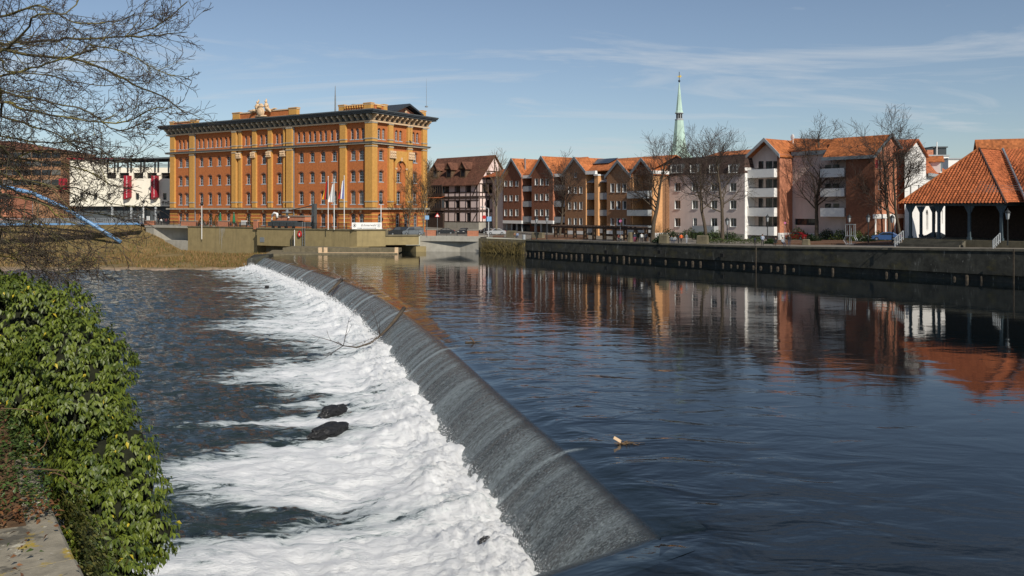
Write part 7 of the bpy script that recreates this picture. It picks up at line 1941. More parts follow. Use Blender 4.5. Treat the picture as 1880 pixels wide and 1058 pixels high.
P_LIST = [
 (1141, 444, 'beige-coated person seated on the quay under the pergola', BG, BK, 'sit', 1.7), (1136, 443, 'person in dark red seated beside the beige coat', (.2, .05, .04), NV, 'sit', 1.7),
 (1165, 445, 'person in dark jacket with light cap near the square post', NV, (.25, .05, .1), 'stand', 1.65), (1171, 444, 'person in olive jacket standing near the thick tree', DGN, BK, 'stand', 1.82), (1178, 445.5, 'person in white top and black coat near the thick tree', WT, BK, 'walk', 1.72), (1186.5, 445, 'person in grey jacket close to the thick tree trunk', GY_, NV, 'stand', 1.78),
 (1233, 447, 'left seated person of the pair beside the stone block', (.1, .12, .14), NV, 'sit', 1.7), (1239, 447, 'right seated person of the pair beside the stone block', (.35, .36, .36), NV, 'sit', 1.7), (1245.5, 447, 'person in black walking beside the orange jacket', BK, BK, 'walk', 1.75), (1250.5, 447.5, 'person in bright orange jacket walking on the quay', OR2, BK, 'walk', 1.72), (1260.5, 447.5, 'person in grey coat with white bag on the quay', GY_, (.3, .32, .35), 'stand', 1.78),
 (1386, 451, 'child in blue jacket leaning at the quay post', NV, BK, 'stand', 1.3), (1400, 451.5, 'man in pale blue shirt at the quay edge', (.38, .43, .52), BK, 'lean', 1.82), (1424, 452, 'person in black seated at the quay edge', BK, BK, 'sit', 1.75), (1437, 452.5, 'person in grey jacket seated at the quay edge', (.26, .29, .32), NV, 'sit', 1.75), (1449, 452, 'person in dark clothes standing with a white bag', BK, NV, 'walk', 1.74),
 (1588, 443, 'person with red cap among the dark shrubs', NV, BK, 'stand', 1.7), (950, 438, 'person in blue seated by the stone planter', (.2, .25, .36), NV, 'sit', 1.7), (945, 438, 'person in brown seated by the stone planter', (.2, .1, .05), NV, 'sit', 1.7)]
for i, (px, py, lb, jk, tr_, ps, hh) in enumerate(P_LIST):
    person(qp(px, py), R.uniform(-.6, .6) + (math.pi if ps == 'walk' and i % 2 else 0), lb, jk, tr_, ((.35, .05, .04) if 'red cap' in lb else (.6, .55, .45) if 'light cap' in lb else (.03, .02, .015)), ps, hh, i)
TERR = [(266, BK), (270.5, NV), (291, BK), (296, WT), (301, BK), (305, (.12, .03, .03)), (309, BK), (367, NV), (376, (.25, .2, .18)), (381, (.3, .08, .06)), (424, NV), (433, BK), (441, GY_), (452, NV)]
names_ = ['leftmost on the terrace', 'beside the left brick pier', 'left of the white jacket', 'in a white jacket', 'right of the white jacket', 'in dark red', 'at the mill corner', 'left of the terrace lamp post', 'in a beige top', 'in a red top', 'right of the green parasols', 'below the white board', 'in grey below the white board', 'right of the white board']
for i, (px, jk) in enumerate(TERR):
    w_ = TF.w(TF.t(px, 4.5), 4.5); zz_ = 4.9 if px < 345 else 4.63
    person(Vector((w_.x, w_.y, zz_ - (.0 if px < 345 else .02))), R.uniform(-1, 1), 'person ' + names_[i] + ' on the mill terrace', jk, BK, pose='stand' if px < 345 else 'sit', h=1.75, seed=60 + i, group='people on the mill terrace')
w_ = GF.w(GF.t(727), 4.0); person(Vector((w_.x, w_.y, 3.36)), .3, 'person in pink jacket between the parked van and car', (.6, .05, .2), NV, pose='walk', seed=91, group='people on the mill terrace')

# ------------------------------------------------------------------ cars
def car(loc, rz, label, paint, prof, W=1.78, wheel_x=(.8, 3.4), L_=4.3):
    r_ = thing('parked_car', loc, rz, label, 'car', 'parked cars'); pm2 = mat('car_paint', paint, .25, .05, 3, spec=.6)
    lower, roof = prof
    mb = MB(); hw = W / 2
    n = len(lower); L1 = [(x, -hw, z) for x, z in lower]; L2 = [(x, hw, z) for x, z in lower]
    mb.poly(L1); mb.poly(L2[::-1])
    for i in range(n): j = (i + 1) % n; mb.poly([L1[i], L1[j], L2[j], L2[i]])
    t = .16
    R1 = [(x, -hw + (t if z > .95 else 0), z) for x, z in roof]; R2 = [(x, hw - (t if z > .95 else 0), z) for x, z in roof]
    mb.poly([R1[i] for i in range(len(R1))]); mb.poly(R2[::-1])
    for i in range(len(roof)): j = (i + 1) % len(roof); mb.poly([R1[i], R1[j], R2[j], R2[i]])
    mb.build('body', pm2, r_)
    xs_ = [x for x, z in roof]; zs_ = [z for x, z in roof]; zt = max(zs_); zb_ = min(zs_)
    for sg in (-1, 1):
        mb = MB(); tops = [p for p in roof if p[1] > zb_ + .1]; a0, a1 = min(xs_), max(xs_); t0, t1 = min(p[0] for p in tops), max(p[0] for p in tops)
        y0, y1 = sg * (hw + .004), sg * (hw - t + .02)
        mid = (a0 + a1) / 2
        for (p, q, u_, v_) in ((a0 + .25, mid - .05, t0 + .12, mid - .05), (mid + .05, a1 - .25, mid + .05, t1 - .12)):
            mb = MB(); mb.poly([(p, y0, zb_ + .06), (q, y0, zb_ + .06), (v_, y1, zt - .1), (u_, y1, zt - .1)]); mb.build('side_window', 'glass', r_)
    for k, (xa, xb_) in enumerate(((a0, t0), (a1, t1))):
        s_ = -.015 if k == 0 else .015; mb = MB(); mb.poly([(xa + s_ + (t0 - a0) * .12 * (1 if k == 0 else 0) - (a1 - t1) * .12 * (k), -hw + .12, zb_ + .08), (xa + s_ + (t0 - a0) * .12 * (1 if k == 0 else 0) - (a1 - t1) * .12 * k, hw - .12, zb_ + .08), (xb_ + s_ * 1.5, hw - .24, zt - .07), (xb_ + s_ * 1.5, -hw + .24, zt - .07)]); mb.build('windscreen' if k == 0 else 'rear_window', 'glass', r_)
    for x in wheel_x:
        for sg in (-1, 1):
            mb = MB(); mb.tube([(x, sg * (hw - .2), .32), (x, sg * (hw + .015), .32)], .32, 14); o = mb.build('wheel', 'rubber', r_)
            mb = MB(); mb.tube([(x, sg * (hw + .016), .32), (x, sg * (hw + .03), .32)], .19, 10); mb.build('rim', 'metal_grey', o)
    for sg in (-1, 1):
        mb = MB(); mb.box(-.03, .05, sg * .62 - .2, sg * .62 + .2, .62, .78); mb.build('headlight', 'white_paint', r_)
        mb = MB(); mb.box(L_ - .05, L_ + .02, sg * .68 - .13, sg * .68 + .13, .7, .95); mb.build('tail_light', 'red_paint', r_)
    return r_
SED = ([(0, .25), (0, .72), (.12, .82), (1.15, .96), (3.95, .98), (4.25, .86), (4.3, .3), (4.2, .22), (.1, .2)], [(1.0, .955), (1.75, 1.42), (2.9, 1.46), (3.75, .985)])
VAN = ([(0, .25), (0, .85), (.15, .98), (.85, 1.1), (4.55, 1.12), (4.6, .3), (4.5, .22), (.1, .2)], [(.7, 1.09), (1.5, 1.82), (4.1, 1.86), (4.55, 1.115)])
def gcar(px, d, label, paint, prof, ang, fr=GF, z=3.36, **k): w_ = fr.w(fr.t(px, d), d); return car(Vector((w_.x, w_.y, z)), ang, label, paint, prof, **k)
gcar(712, 3.0, 'black van parked at the mill behind the low wall', (.012, .012, .014), VAN, math.radians(20), wheel_x=(.85, 3.7), L_=4.6)
gcar(738, 3.0, 'grey people carrier parked right of the black van', (.16, .18, .20), VAN, math.radians(14), wheel_x=(.85, 3.7), L_=4.6)
for px, Y_, lb, pc, a in ((800, 196, 'dark car in the street before the shopfront', (.02, .022, .025), .1), (846, 194, 'dark car facing the camera by the brick gate wall', (.03, .032, .035), 1.3), (893, 192, 'silver car half hidden beyond the street sign', (.35, .36, .37), .2), (880, 199, 'black car in the shade of the half-timbered house', (.015, .015, .018), .5)):
    car(Vector(((px - CX) / F * Y_, Y_, 3.2)), a, lb, pc, SED)
p = gpt(1446, 439.5); car(p, math.atan2(-.785, .62), 'red car behind the shrubs at the balcony house', (.5, .015, .02), SED)
p = Vector(((1688 - CX) / F * 137, 137, 3.9)); car(p, -.5, 'dark car parked behind the pavilion posts', (.03, .035, .04), SED)
p = Vector(((1602 - CX) / F * 141, 141, 3.8)); car(p, -.6, 'blue car half hidden by the pavilion tree trunks', (.05, .12, .3), SED)

# ------------------------------------------------------------------ street furniture
def rail(fr, t0, t1, d, z, h, label, seg=2.4, bars=.22):
    a_ = fr.w(t0, d); r_ = thing('railing', (a_.x, a_.y, z), fr.ang, label, 'railing'); L_ = t1 - t0; k = max(1, round(L_ / seg))
    for i in range(k + 1): mb = MB(); mb.box(L_ * i / k - .045, L_ * i / k + .045, -.045, .045, 0, h + .05); mb.build('post', 'metal_dark', r_)
    mb = MB(); mb.box(.05, L_ - .05, -.05, .05, h - .06, h); mb.build('handrail', 'metal_dark', r_)
    mb = MB(); mb.box(.05, L_ - .05, -.03, .03, .08, .13)
    for i in range(int(L_ / bars)): x = .1 + i * bars; mb.box(x - .022, x + .022, -.02, .02, .13, h - .06)
    mb.build('bars', 'metal_dark', r_, kind='stuff')
rail(TF, TF.t(474, .25), TF.t(540, .25), .25, 4.75, 1.25, 'dark railing on the projecting wall before the machinery')
rail(TF, TF.t(562, .25), TF.t(638, .25) - .2, .25, 4.75, 1.25, 'dark railing on the projecting wall below the flags')
rail(TF, TF.t(419, 1.8), TF.t(464, 1.8), 1.8, 4.85, 1.15, 'dark railing between the brick piers below the white board')
rail(TF, TF.t(360, 1.8), TF.t(400, 1.8), 1.8, 4.85, 1.15, 'dark railing between the brick piers before the conifers')
rail(TF, TF.t(284, 1.8), TF.t(331, 1.8), 1.8, 4.9, 1.15, 'dark railing at the left end of the terrace')
rail(GF, .3, .9, .25, 4.8, 1.2, 'short dark railing left of the banner sign', 1); rail(GF, GF.t(703), gs - .1, .25, 4.8, 1.2, 'short dark railing right of the banner sign', 1)
rail(GF, gs + .6, gEnd, .2, 3.62, 1.0, 'thin railing before the parked cars')
BW = Fr(ga.x, ga.y, gd.x, gd.y); rail(BW, BW.t(800), BW.t(857), .5, 3.33, 1.05, 'dark railing between the two low brick walls')
for px0, px1, fr, d, z, h, lb in ((265, 282, TF, 1.7, 4.9, 1.1, 'low brick pier at the left end of the terrace'), (332, 359, TF, 1.7, 4.85, 1.15, 'wide brick pier below the mill corner'), (401, 418, TF, 1.7, 4.85, 1.25, 'brick pier above the white stain on the wall'), (465, 472, TF, 1.2, 4.4, 2.0, 'tall brick pier beside the projecting wall'), (781, 799, BW, .2, 3.33, 1.25, 'low brick wall left of the street gate'), (858, 877, BW, .2, 3.33, 1.2, 'low brick wall right of the street gate')):
    t0, t1 = fr.t(px0, d), fr.t(px1, d); a_ = fr.w(t0, d); r_ = thing('brick_pier', (a_.x, a_.y, z), fr.ang, lb, 'brick pier')
    mb = MB(); mb.box(0, t1 - t0, 0, .6, -.05, h); mb.build('brickwork', 'brick_light', r_); mb = MB(); mb.box(-.08, t1 - t0 + .08, -.08, .68, h + .001, h + .12); mb.build('capstone', 'concrete_grey', r_)
# white run of lime on the wall
mb = MB(); t0 = TF.t(402.5, 1.55); 
for x_, w_0, zb_ in ((.1, .22, .6), (.75, .42, -.5), (1.35, .2, 2.6), (1.75, .3, 3.4)):
    mb = MB(); L0 = [(t0 + x_ + .05 * math.sin(q * 2 + x_ * 5), 1.59, 4.6 - (4.6 - zb_) * q / 6) for q in range(7)]; R0 = [(x + w_0 * (1 - q / 7), y, z) for q, (x, y, z) in enumerate(L0)]
    mb.prism(L0 + R0[::-1], (0, .006, 0)); mb.build('lime_streak', 'concrete_grey', ter)
mb = MB(); t0 = TF.t(475, -.05); mb.box(t0 + .4, t0 + 1.8, -.06, -.003, 1.5, 2.6); mb.build('wall_panel', 'metal_grey', ter)
# banner sign on the railing
bs = thing('banner_sign', (GF.w(.95, .1).x, GF.w(.95, .1).y, 4.82), GF.ang, 'white banner with black script lettering on the terrace railing', 'sign')
# the wall front starts at the corner; the banner spans px 639 to 701
b0, b1 = -1.95, GF.t(701) - .95
mb = MB(); mb.box(b0, b1, -.08, -.03, -.02, 1.36); mb.build('panel', 'white_paint', bs)
bw_ = b1 - b0
text_obj('lettering', 'Echmerwald', 1.0, (b0 + bw_ * .55, -.092, .78), (math.pi / 2, 0, 0), 'metal_dark', bs, .006, .35, bw_ * .52)
for cxn_, col_ in ((.09, 'metal_dark'), (.90, 'panel_grey')):
    mb = MB(); x = b0 + bw_ * cxn_; ring = [(x + .3 * math.cos(a), -.09, .76 + .36 * math.sin(a)) for a in [i * math.pi / 8 for i in range(17)]]; mb.tube(ring, .035, 4, cap=False); mb.box(x - .12, x + .12, -.1, -.085, .55, .95); mb.build('emblem', col_, bs)
for f0, f1, mm in ((.17, .26, 'panel_grey'), (.265, .34, 'metal_dark'), (.36, .74, 'panel_grey'), (.755, .81, 'metal_dark')):
    mb = MB(); mb.box(b0 + bw_ * f0, b0 + bw_ * f1, -.1, -.085, .12, .24); mb.build('print_line', mm, bs)
# flags
def flag(px, Y_, ptop, label, cols, dirx=-1):
    X_ = (px - CX) / F * Y_; zt = H - (ptop - HY) / F * Y_; r_ = thing('flagpole', (X_, Y_, 4.6), 0, label, 'flag', 'flags before the mill')
    mb = MB(); mb.tube([(0, 0, 0), (0, 0, zt - 4.6)], [.09, .05], 8); mb.blob((0, 0, zt - 4.55), (.11, .11, .11)); mb.build('pole', 'white_paint', r_)
    n = len(cols); hh = 4.3; top = zt - 4.6 - .5
    for k, cm in enumerate(cols):
        mb = MB()
        for i in range(8):
            for q in range(2):
                f = []
                for a, b_ in ((i, q), (i + 1, q), (i + 1, q + 1), (i, q + 1)):
                    u_ = (k + b_ / 2) / n; v_ = a / 8
                    f.append((dirx * (.08 + u_ * 1.25 * (.35 + .65 * v_)), .22 * math.sin(u_ * 7 + v_ * 2), top - v_ * hh * (.78 + .22 * (1 - u_)) - u_ * .9))
                mb.poly(f)
        mb.build('stripe', cm, r_, True)
M['flag_black'] = mat('flag_black', (.02, .02, .022), .8, .1, 4); M['flag_gold'] = mat('flag_gold', (.75, .35, .03), .8, .1, 4); M['flag_blue'] = mat('flag_blue', (.12, .14, .35), .8, .1, 4)
flag(602.5, 181, 325, 'black red gold flag on the left pole before the mill', ['flag_black', 'red_paint', 'flag_gold'])
flag(613.5, 181, 330, 'white and grey flag on the middle pole before the mill', ['panel_grey', 'white_paint', 'white_paint']); flag(632, 181, 324, 'blue and red flag on the right pole before the mill', ['flag_blue', 'white_paint', 'red_paint'])
# sluice machinery on the terrace
sx0 = TF.t(492, 2.5); w_ = TF.w(sx0, 2.5); sm_ = thing('sluice_machine', (w_.x, w_.y, 4.6), TF.ang, 'dark grey sluice machine with pipes behind the railing', 'machine'); sl_ = TF.t(561, 2.5) - sx0
mb = MB(); mb.box(0, sl_, 0, 2.2, .5, 1.5); mb.box(.8, sl_ - 3, .2, 2.0, 1.5, 1.75); mb.build('housing', 'slate_trim', sm_)
mb = MB(); mb.box(2.2, sl_ - .5, .3, 2.0, 1.78, 2.75); mb.build('orange_casing', 'brick_light', sm_); mb = MB(); mb.box(2.0, sl_ - .3, .1, 2.2, 2.752, 2.9); mb.build('casing_roof', 'concrete_grey', sm_)
mb = MB(); mb.tube([(1.0, .2, 1.7), (1.2, .2, 2.9), (1.9, .2, 3.5), (2.8, .2, 3.3), (2.9, .2, 2.4)], .28, 9); mb.build('bent_pipe', 'white_paint', sm_, True)
mb = MB(); mb.tube([(5.6, .6, 2.8), (5.6, .6, 4.4)], .3, 8); mb.lathe([(1.2, 0), (1.2, .18)], (5.6, .6, 3.6), 12); mb.build('valve', 'metal_grey', sm_)
mb = MB(); mb.blob((6.6, .1, 2.5), (.22, .22, .22)); mb.build('float_lamp', 'white_paint', sm_, True)
for x in (.6, 2.6, 4.8, 7.2): mb = MB(); mb.lathe([(.35, 0), (.35, .5)], (x, 1.0, .02), 8); mb.build('foot', 'metal_dark', sm_)
w_ = TF.w(TF.t(577, 5), 5); gm = thing('gate_mast', (w_.x, w_.y, 4.6), TF.ang, 'thick dark grey steel mast with boom before the mill', 'mast')
mb = MB(); mb.box(-.42, .42, -.4, .4, 0, 5.6); mb.build('mast', 'slate_trim', gm); mb = MB(); mb.hexa([(-8.5, -.12, 3.9), (-.42, -.12, 5.1), (-.42, .12, 5.1), (-8.5, .12, 3.9), (-8.5, -.12, 4.05), (-.42, -.12, 5.3), (-.42, .12, 5.3), (-8.5, .12, 4.05)]); mb.build('boom', 'metal_dark', gm)
# life ring, ladder and valve rods on the wall
w_ = TF.w(TF.t(550, -.2), -.2); zr_ = TF.z(430, TF.t(550)); lr = thing('life_ring', (w_.x, w_.y, zr_), TF.ang, 'red life ring with white centre on the tan wall', 'life ring')
mb = MB(); N1, N2 = 18, 8
for i in range(N1):
    for j in range(N2):
        f = []
        for a, b_ in ((i, j), (i + 1, j), (i + 1, j + 1), (i, j + 1)):
            t1, t2 = a * 2 * math.pi / N1, b_ * 2 * math.pi / N2; f.append(((.42 + .2 * math.cos(t2)) * math.cos(t1), .16 * math.sin(t2), (.55 + .2 * math.cos(t2)) * math.sin(t1)))
        mb.poly(f)
mb.build('ring', 'red_paint', lr, True); mb = MB(); mb.blob((0, .02, 0), (.28, .06, .4)); mb.build('centre', 'white_paint', lr)
w_ = TF.w(TF.t(557.5, -.3), -.3); ld = thing('wall_ladder', (w_.x, w_.y, .8), TF.ang, 'grey steel ladder on the tan wall right of the life ring', 'ladder')
for x in (-.35, .35): mb = MB(); mb.tube([(x, 0, 0), (x, 0, 5.4)], .06, 6); mb.build('stile', 'metal_grey', ld)
for i in range(15): mb = MB(); mb.tube([(-.35, 0, .3 + i * .34), (.35, 0, .3 + i * .34)], .035, 5); mb.build('rung', 'metal_dark', ld)
w_ = TF.w(TF.t(538, -.2), -.2); vr = thing('valve_rods', (w_.x, w_.y, .8), TF.ang, 'black rods and white pipe on the wall left of the life ring', 'rods')
for x, z1, mm in ((-.7, 1.7, 'metal_dark'), (-.2, 2.4, 'metal_dark'), (.25, 1.7, 'metal_dark'), (.45, 3.6, 'white_paint')): mb = MB(); mb.tube([(x, 0, 0), (x, 0, z1)], .08, 6); mb.build('rod', mm, vr)
# boards and parasols on the terrace
for px, py0, py1, lb in ((272, 397, 408.5, 'white board above the left brick pier'), (448, 405, 413.5, 'white board above the terrace railing')):
    t_ = TF.t(px, 3); w_ = TF.w(t_, 3); hz_ = TF.z(py0, t_, 3); lz = TF.z(py1, t_, 3); hw2 = .6 if px < 300 else .95
    r_ = thing('notice_board', (w_.x, w_.y, 4.6), TF.ang, lb, 'board'); mb = MB(); mb.box(-hw2, hw2, -.06, .06, lz - 4.6, hz_ - 4.6); mb.build('panel', 'white_paint', r_)
    for x in (-hw2 + .1, hw2 - .1): mb = MB(); mb.box(x - .05, x + .05, .062, .14, 0, hz_ - 4.6); mb.build('leg', 'metal_dark', r_)
M['green_cloth'] = mat('green_cloth', (.02, .16, .08), .9, .15, 4)
for px, lb in ((404.5, 'closed green parasol left of the brick pier'), (429.5, 'closed green parasol right of the brick pier')):
    t_ = TF.t(px, 6); w_ = TF.w(t_, 6); r_ = thing('parasol', (w_.x, w_.y, 4.6), 0, lb, 'parasol'); mb = MB(); mb.tube([(0, 0, 0), (0, 0, 3.6)], .05, 6); mb.build('pole', 'white_paint', r_)
    mb = MB(); mb.lathe([(.28, .9), (.36, 1.3), (.25, 2.6), (.08, 3.5)], n=9); mb.build('canopy', 'green_cloth', r_)
# lamps
def mast_lamp(px, Y_, zb, ptop, label, kind='arm', dirx=-1):
    X_ = (px - CX) / F * Y_; zt = H - (ptop - HY) / F * Y_ - zb; r_ = thing('street_lamp', (X_, Y_, zb), 0, label, 'lamp', 'street lamps'); mb = MB(); mb.tube([(0, 0, 0), (0, 0, zt)], [.10, .07], 8); mb.build('pole', 'white_paint' if kind != 'lantern' else 'metal_dark', r_)
    if kind == 'arm': mb = MB(); mb.tube([(0, 0, zt), (dirx * 1.2, 0, zt + .25)], .05, 6); mb.build('arm', 'metal_grey', r_); mb = MB(); mb.blob((dirx * 1.4, 0, zt + .3), (.4, .18, .12)); mb.build('lamp_head', 'metal_grey', r_, True)
    elif kind == 'disc': mb = MB(); mb.blob((0, 0, zt + .2), (.42, .42, .45)); mb.build('lamp_head', 'metal_dark', r_, True)
    else:
        mb = MB(); mb.lathe([(.07, 0), (.20, .12), (.32, .85), (.30, .86)], (0, 0, zt), 6); mb.build('lantern_glass', 'panel_grey', r_); mb = MB(); mb.lathe([(.40, .87), (.42, .92), (.18, 1.2), (.05, 1.3), (.03, 1.5)], (0, 0, zt), 6); mb.build('lantern_roof', 'metal_dark', r_)
        for a in range(6): an = a * math.pi / 3; mb = MB(); mb.tube([(.20 * math.cos(an), .20 * math.sin(an), zt + .12), (.33 * math.cos(an), .33 * math.sin(an), zt + .87)], .018, 4); mb.build('glazing_bar', 'metal_dark', r_)
w_ = TF.w(TF.t(370.5, 1.2), 1.2); mast_lamp(370.5, w_.y, -.5 + 2.2, 376, 'tall white lamp pole standing before the terrace wall', 'disc')
mast_lamp(699.5, 183, 4.6, 373, 'white pole with dark disc at the mill corner', 'disc'); mast_lamp(257, 214, 4.9, 397, 'bent grey lamp at the end of the footbridge', 'arm'); mast_lamp(263.5, 232, 4.9, 372, 'white flagless pole at the parking building', 'plain0' if False else 'disc')
mast_lamp(897, 181, 3.0, 383, 'grey street lamp with bent arm beside the blue sign', 'arm', -1)
for px, py, pt, lb in ((985, 440, 404, 'left lantern of the pair before the dark brick house'), (1004, 440, 402, 'right lantern of the pair before the dark brick house'), (1335, 446, 408, 'old lantern with plate beside the right tree'), (1409, 442, 402, 'old lantern before the lowest white balcony'), (1559, 446, 403, 'old lantern rising behind the metal frame'), (1594, 448, 403, 'old lantern before the white columns'), (1638, 448, 404, 'old lantern left of the pavilion stairs')):
    p = gpt(px, py); mast_lamp(px, p.y, p.z, pt + 6, lb, 'lantern')
mast_lamp(1850, 108, 4.4, 404, 'old lantern standing before the dark pavilion', 'lantern')
# signs
def sign(px, py, h, label, shape, mt, size=.4):
    p = gpt(px, py); r_ = thing('road_sign', p, 0, label, 'sign'); mb = MB(); mb.tube([(0, 0, 0), (0, 0, h)], .04, 6); mb.build('post', 'metal_grey', r_); mb = MB()
    if shape == 'disc': pts = [(size * math.cos(a), -.06, h + size * math.sin(a)) for a in [i * math.pi / 8 for i in range(16)]]
    elif shape == 'tri': pts = [(-size, -.06, h - size * .6), (size, -.06, h - size * .6), (0, -.06, h + size)]
    else: pts = [(-size, -.06, h - size), (size, -.06, h - size), (size, -.06, h + size), (-size, -.06, h + size)]
    mb.prism(pts, (0, .03, 0)); mb.build('plate', mt, r_)
    if shape == 'tri': mb = MB(); k = .6; mb.prism([(-size * k, -.068, h - size * .45), (size * k, -.068, h - size * .45), (0, -.068, h + size * .55)], (0, .006, 0)); mb.build('face', 'white_paint', r_)
M['sign_blue'] = mat('sign_blue', (.22, .38, .58), .5, .05, 4); M['pink_paint'] = mat('pink_paint', (.5, .14, .28), .5, .1, 4)
sign(784, 436, 4.2, 'blue square sign at the mill end of the street', 'sq', 'sign_blue', .42); sign(803, 434, 4.6, 'triangular warning sign in the street', 'tri', 'red_paint', .6); sign(898, 436, 3.9, 'pale blue square sign by the bent lamp', 'sq', 'sign_blue', .5); sign(889, 434, 4.2, 'red no-entry sign in the shade', 'disc', 'red_paint', .42)
sign(1139, 444, 3.7, 'pink round sign above the pergola', 'disc', 'pink_paint', .26); sign(1441, 444, 3.3, 'faded round sign at the sunlit side wall', 'disc', 'pink_paint', .2)
# pergola
p0_, p1_ = gpt(1016, 438), gpt(1176, 444); pd_ = p1_ - p0_; pg = thing('pergola', p0_, math.atan2(pd_.y, pd_.x), 'long dark timber pergola on stout posts along the quay', 'pergola'); pll = pd_.xy.length
zt0 = H - (415 - HY) / F * p0_.y - p0_.z
for f in (.03, .27, .5, .73, .95):
    for yy in (0, 2.6):
        mb = MB(); x = pll * f; zg_ = pd_.z * f; mb.box(x - .28, x + .28, yy - .28, yy + .28, zg_ - .1, zt0 - .32); mb.build('post', 'timber_brown', pg)
for yy in (0, 2.6): mb = MB(); mb.box(-.6, pll + .6, yy - .16, yy + .16, zt0 - .32, zt0 + .05); mb.build('beam', 'timber_dark', pg)
for i in range(int(pll / 1.1)): mb = MB(); mb.box(i * 1.1, i * 1.1 + .14, -.7, 3.3, zt0 + .052, zt0 + .25); mb.build('rafter', 'timber_dark', pg)
# stone blocks and planters
for px, py, w, h, lb in ((939, 437, 2.2, 1.5, 'mossy stone block beside the seated people'), (988, 439, 2.8, 1.3, 'long stone block before the dark brick house'), (1157, 445, .7, 1.75, 'narrow upright stone post near the thick tree'), (1219, 447, 1.7, 1.5, 'mossy stone block beside the round shrub'), (1290, 448, 2.0, 1.4, 'stone block at the left end of the hedge'), (1480, 450, 1.2, .9, 'rounded boulder at the planting bed')):
    p = gpt(px, py); mb = MB(); a = .12
    mb.hexa([(-w / 2, -.5, -.1), (w / 2, -.5, -.1), (w / 2, .5, -.1), (-w / 2, .5, -.1), (-w / 2 + a, -.42, h), (w / 2 - a * .6, -.45, h * .96), (w / 2 - a, .42, h * 1.02), (-w / 2 + a * .5, .45, h)])
    o = mb.build('stone_block', 'concrete_dark', loc=p, rz=-.6, label=lb, cat='stone'); bv = o.modifiers.new('bevel', 'BEVEL'); bv.width = .12; bv.segments = 2
# metal frame (tree guard) and litter bins
p = gpt(1561.5, 450); tg = thing('metal_frame', p, -.7, 'tall grey tubular metal frame standing at the quay edge', 'metal frame')
for sx_ in (-.62, .0, .62):
    for sy_ in (-.35, .35): mb = MB(); mb.tube([(sx_ * .75, sy_, 0), (sx_ * 1.5, sy_, .75), (sx_, sy_, 1.3), (sx_, sy_, 3.2)], .05, 6); mb.build('upright', 'metal_grey', tg)
for z in (.12, 1.35, 3.1): mb = MB(); mb.box(-.68, .68, -.42, .42, z, z + .09); mb.build('cross_frame', 'metal_grey', tg)
p = gpt(962, 440); mb = MB(); mb.lathe([(.28, 0), (.32, .9), (.26, .95)], n=10); mb.build('litter_bin', 'panel_grey', loc=p, label='small grey litter bin near the stone block', cat='bin')

# ------------------------------------------------------------------ driftwood, rocks and debris in the river
def driftwood(name, px, Yz, r, label, mt='bark', twigs=0, seed=0):
    pts = [onz(x, y, z) if z is not None else None for x, y, z in px]; o_ = pts[0]; rad = [r * (1 - .8 * i / (len(pts) - 1)) for i in range(len(pts))]
    r_ = thing(name, o_, 0, label, 'driftwood'); mb = MB(); mb.tube([p - o_ for p in pts], rad, 7); mb.build('stem', mt, r_, True)
    rg = random.Random(seed)
    if twigs:
        sg = []
        for i in range(twigs): k = rg.randrange(len(pts) // 2, len(pts)); grow(sg, rg, pts[k] - o_, Vector((rg.gauss(-.6, .5), rg.gauss(0, .5), rg.gauss(.1, .25))).normalized(), rg.uniform(1, 3.2), .035, 0, dict(step=(.3,), taper=.3, rmin=.012, wob=.15, up=(0,), levels=1, kids=(2,), first=(.3,), ang=(35,), ratio=(.5,), rr=.8))
        link('twigs', seg_mesh('twigs', [s[:8] for s in sg], 'twig', 4), r_, kind='stuff')
driftwood('stranded_log', [(627, 514, .25), (617, 524, -.15), (607, 534, -.75), (597, 544, -1.5)], 0, .24, 'dark log stranded on the face of the weir', seed=1)
driftwood('stranded_branch', [(742, 566, .4), (725, 588, -.3), (712, 603, -.9), (698, 617, -1.2), (680, 630, -1.4), (655, 638, -1.5), (630, 635, -1.5)], 0, .17, 'long thin branch hanging over the weir with twigs in the foam', twigs=7, seed=2)
def rock(px, py, z, rx, ry, rz_, label, seed, ang=.3, name='rock'):
    p = onz(px, py, z); rg = random.Random(seed); bm = bmesh.new(); bmesh.ops.create_icosphere(bm, subdivisions=4, radius=1)
    for v_ in bm.verts:
        k = 1 + .30 * mnoise.noise(v_.co * 1.6 + Vector((seed * 3, 0, 0))) + .14 * mnoise.noise(v_.co * 4 + Vector((seed, 1, 0))) + .06 * mnoise.noise(v_.co * 11)
        v_.co = Vector((v_.co.x * rx * k, v_.co.y * ry * k, v_.co.z * rz_ * k))
    me = bpy.data.meshes.new(name); bm.to_mesh(me); bm.free(); me.materials.append(M['wet_rock']); return link(name, me, loc=p, rz=ang, label=label, cat='rock')
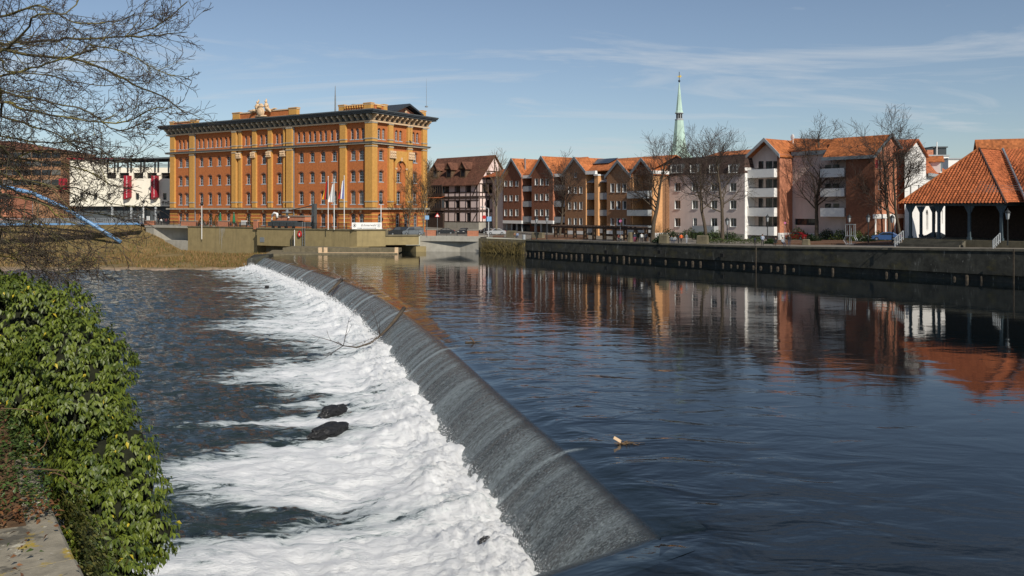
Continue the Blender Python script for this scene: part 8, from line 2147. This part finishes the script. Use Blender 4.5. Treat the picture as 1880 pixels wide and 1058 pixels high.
M['wet_rock'] = mat('wet_rock', (.014, .014, .015), .5, .6, 5, .35, spec=.4)
rock(612, 755, -2.28, 1.05, .30, .36, 'upper of two wet black rocks in the foam', 3, 1.0); rock(602, 792, -2.3, 1.3, .34, .40, 'lower and larger of two wet black rocks in the foam', 5, 1.0)
rock(891, 996, -1.9, .26, .15, .20, 'small black piece of debris in the foam near the weir', 7, .9); rock(490, 527, -2.2, .3, .2, .22, 'tiny dark rock far off in the foam', 8)
p = onz(1140, 816, 0); db = thing('driftwood_pile', p, .1, 'pale plank and clump of driftwood caught upstream of the weir crest', 'driftwood')
mb = MB(); u_ = Vector((-.82, 0, .5)); w_ = Vector((.35, .15, .55)) * .33
c = [Vector((-.02, 0, .05)), Vector((-.02, 0, .05)) + u_ * .34, Vector((-.02, 0, .05)) + u_ * .34 + w_ * .45, Vector((-.02, 0, .05)) + w_ * .45]; mb.prism(c, (.0, .04, .01)); mb.build('plank', 'pale_stone', db)
rg = random.Random(9); sg = []
for _ in range(70): a = rg.random() * 6.28; q = Vector((rg.gauss(.12, .2), rg.gauss(0, .08), rg.uniform(-.06, .06))); d = Vector((math.cos(a) * 1.3, math.sin(a) * .5, rg.gauss(.12, .3))); e_ = q + d * rg.uniform(.06, .22); sg.append((*q, *e_, .014, .005))
link('twig_clump', seg_mesh('twig_clump', sg, 'twig_warm', 4), db, kind='stuff')
sg = [(.2, 0, .04, .95, .02, .03, .02, .006), (-.1, 0, .02, .5, .05, .06, .03, .015)]; link('stick', seg_mesh('stick', sg[:1], 'bark', 6), db); link('stick', seg_mesh('stick', sg[1:], 'bark', 6), db)
p = onz(873, 629, 0); db2 = thing('driftwood_stick', p, .2, 'small tuft of driftwood on the crest below the orange reflections', 'driftwood'); mb = MB(); mb.tube([(0, 0, -.1), (-.25, 0, .25), (-.4, .05, .4)], [.06, .05, .02], 5); mb.build('stick', 'timber_brown', db2); mb = MB(); mb.tube([(-.7, 0, .02), (.4, 0, .06)], [.06, .03], 5); mb.build('stick', 'bark', db2)
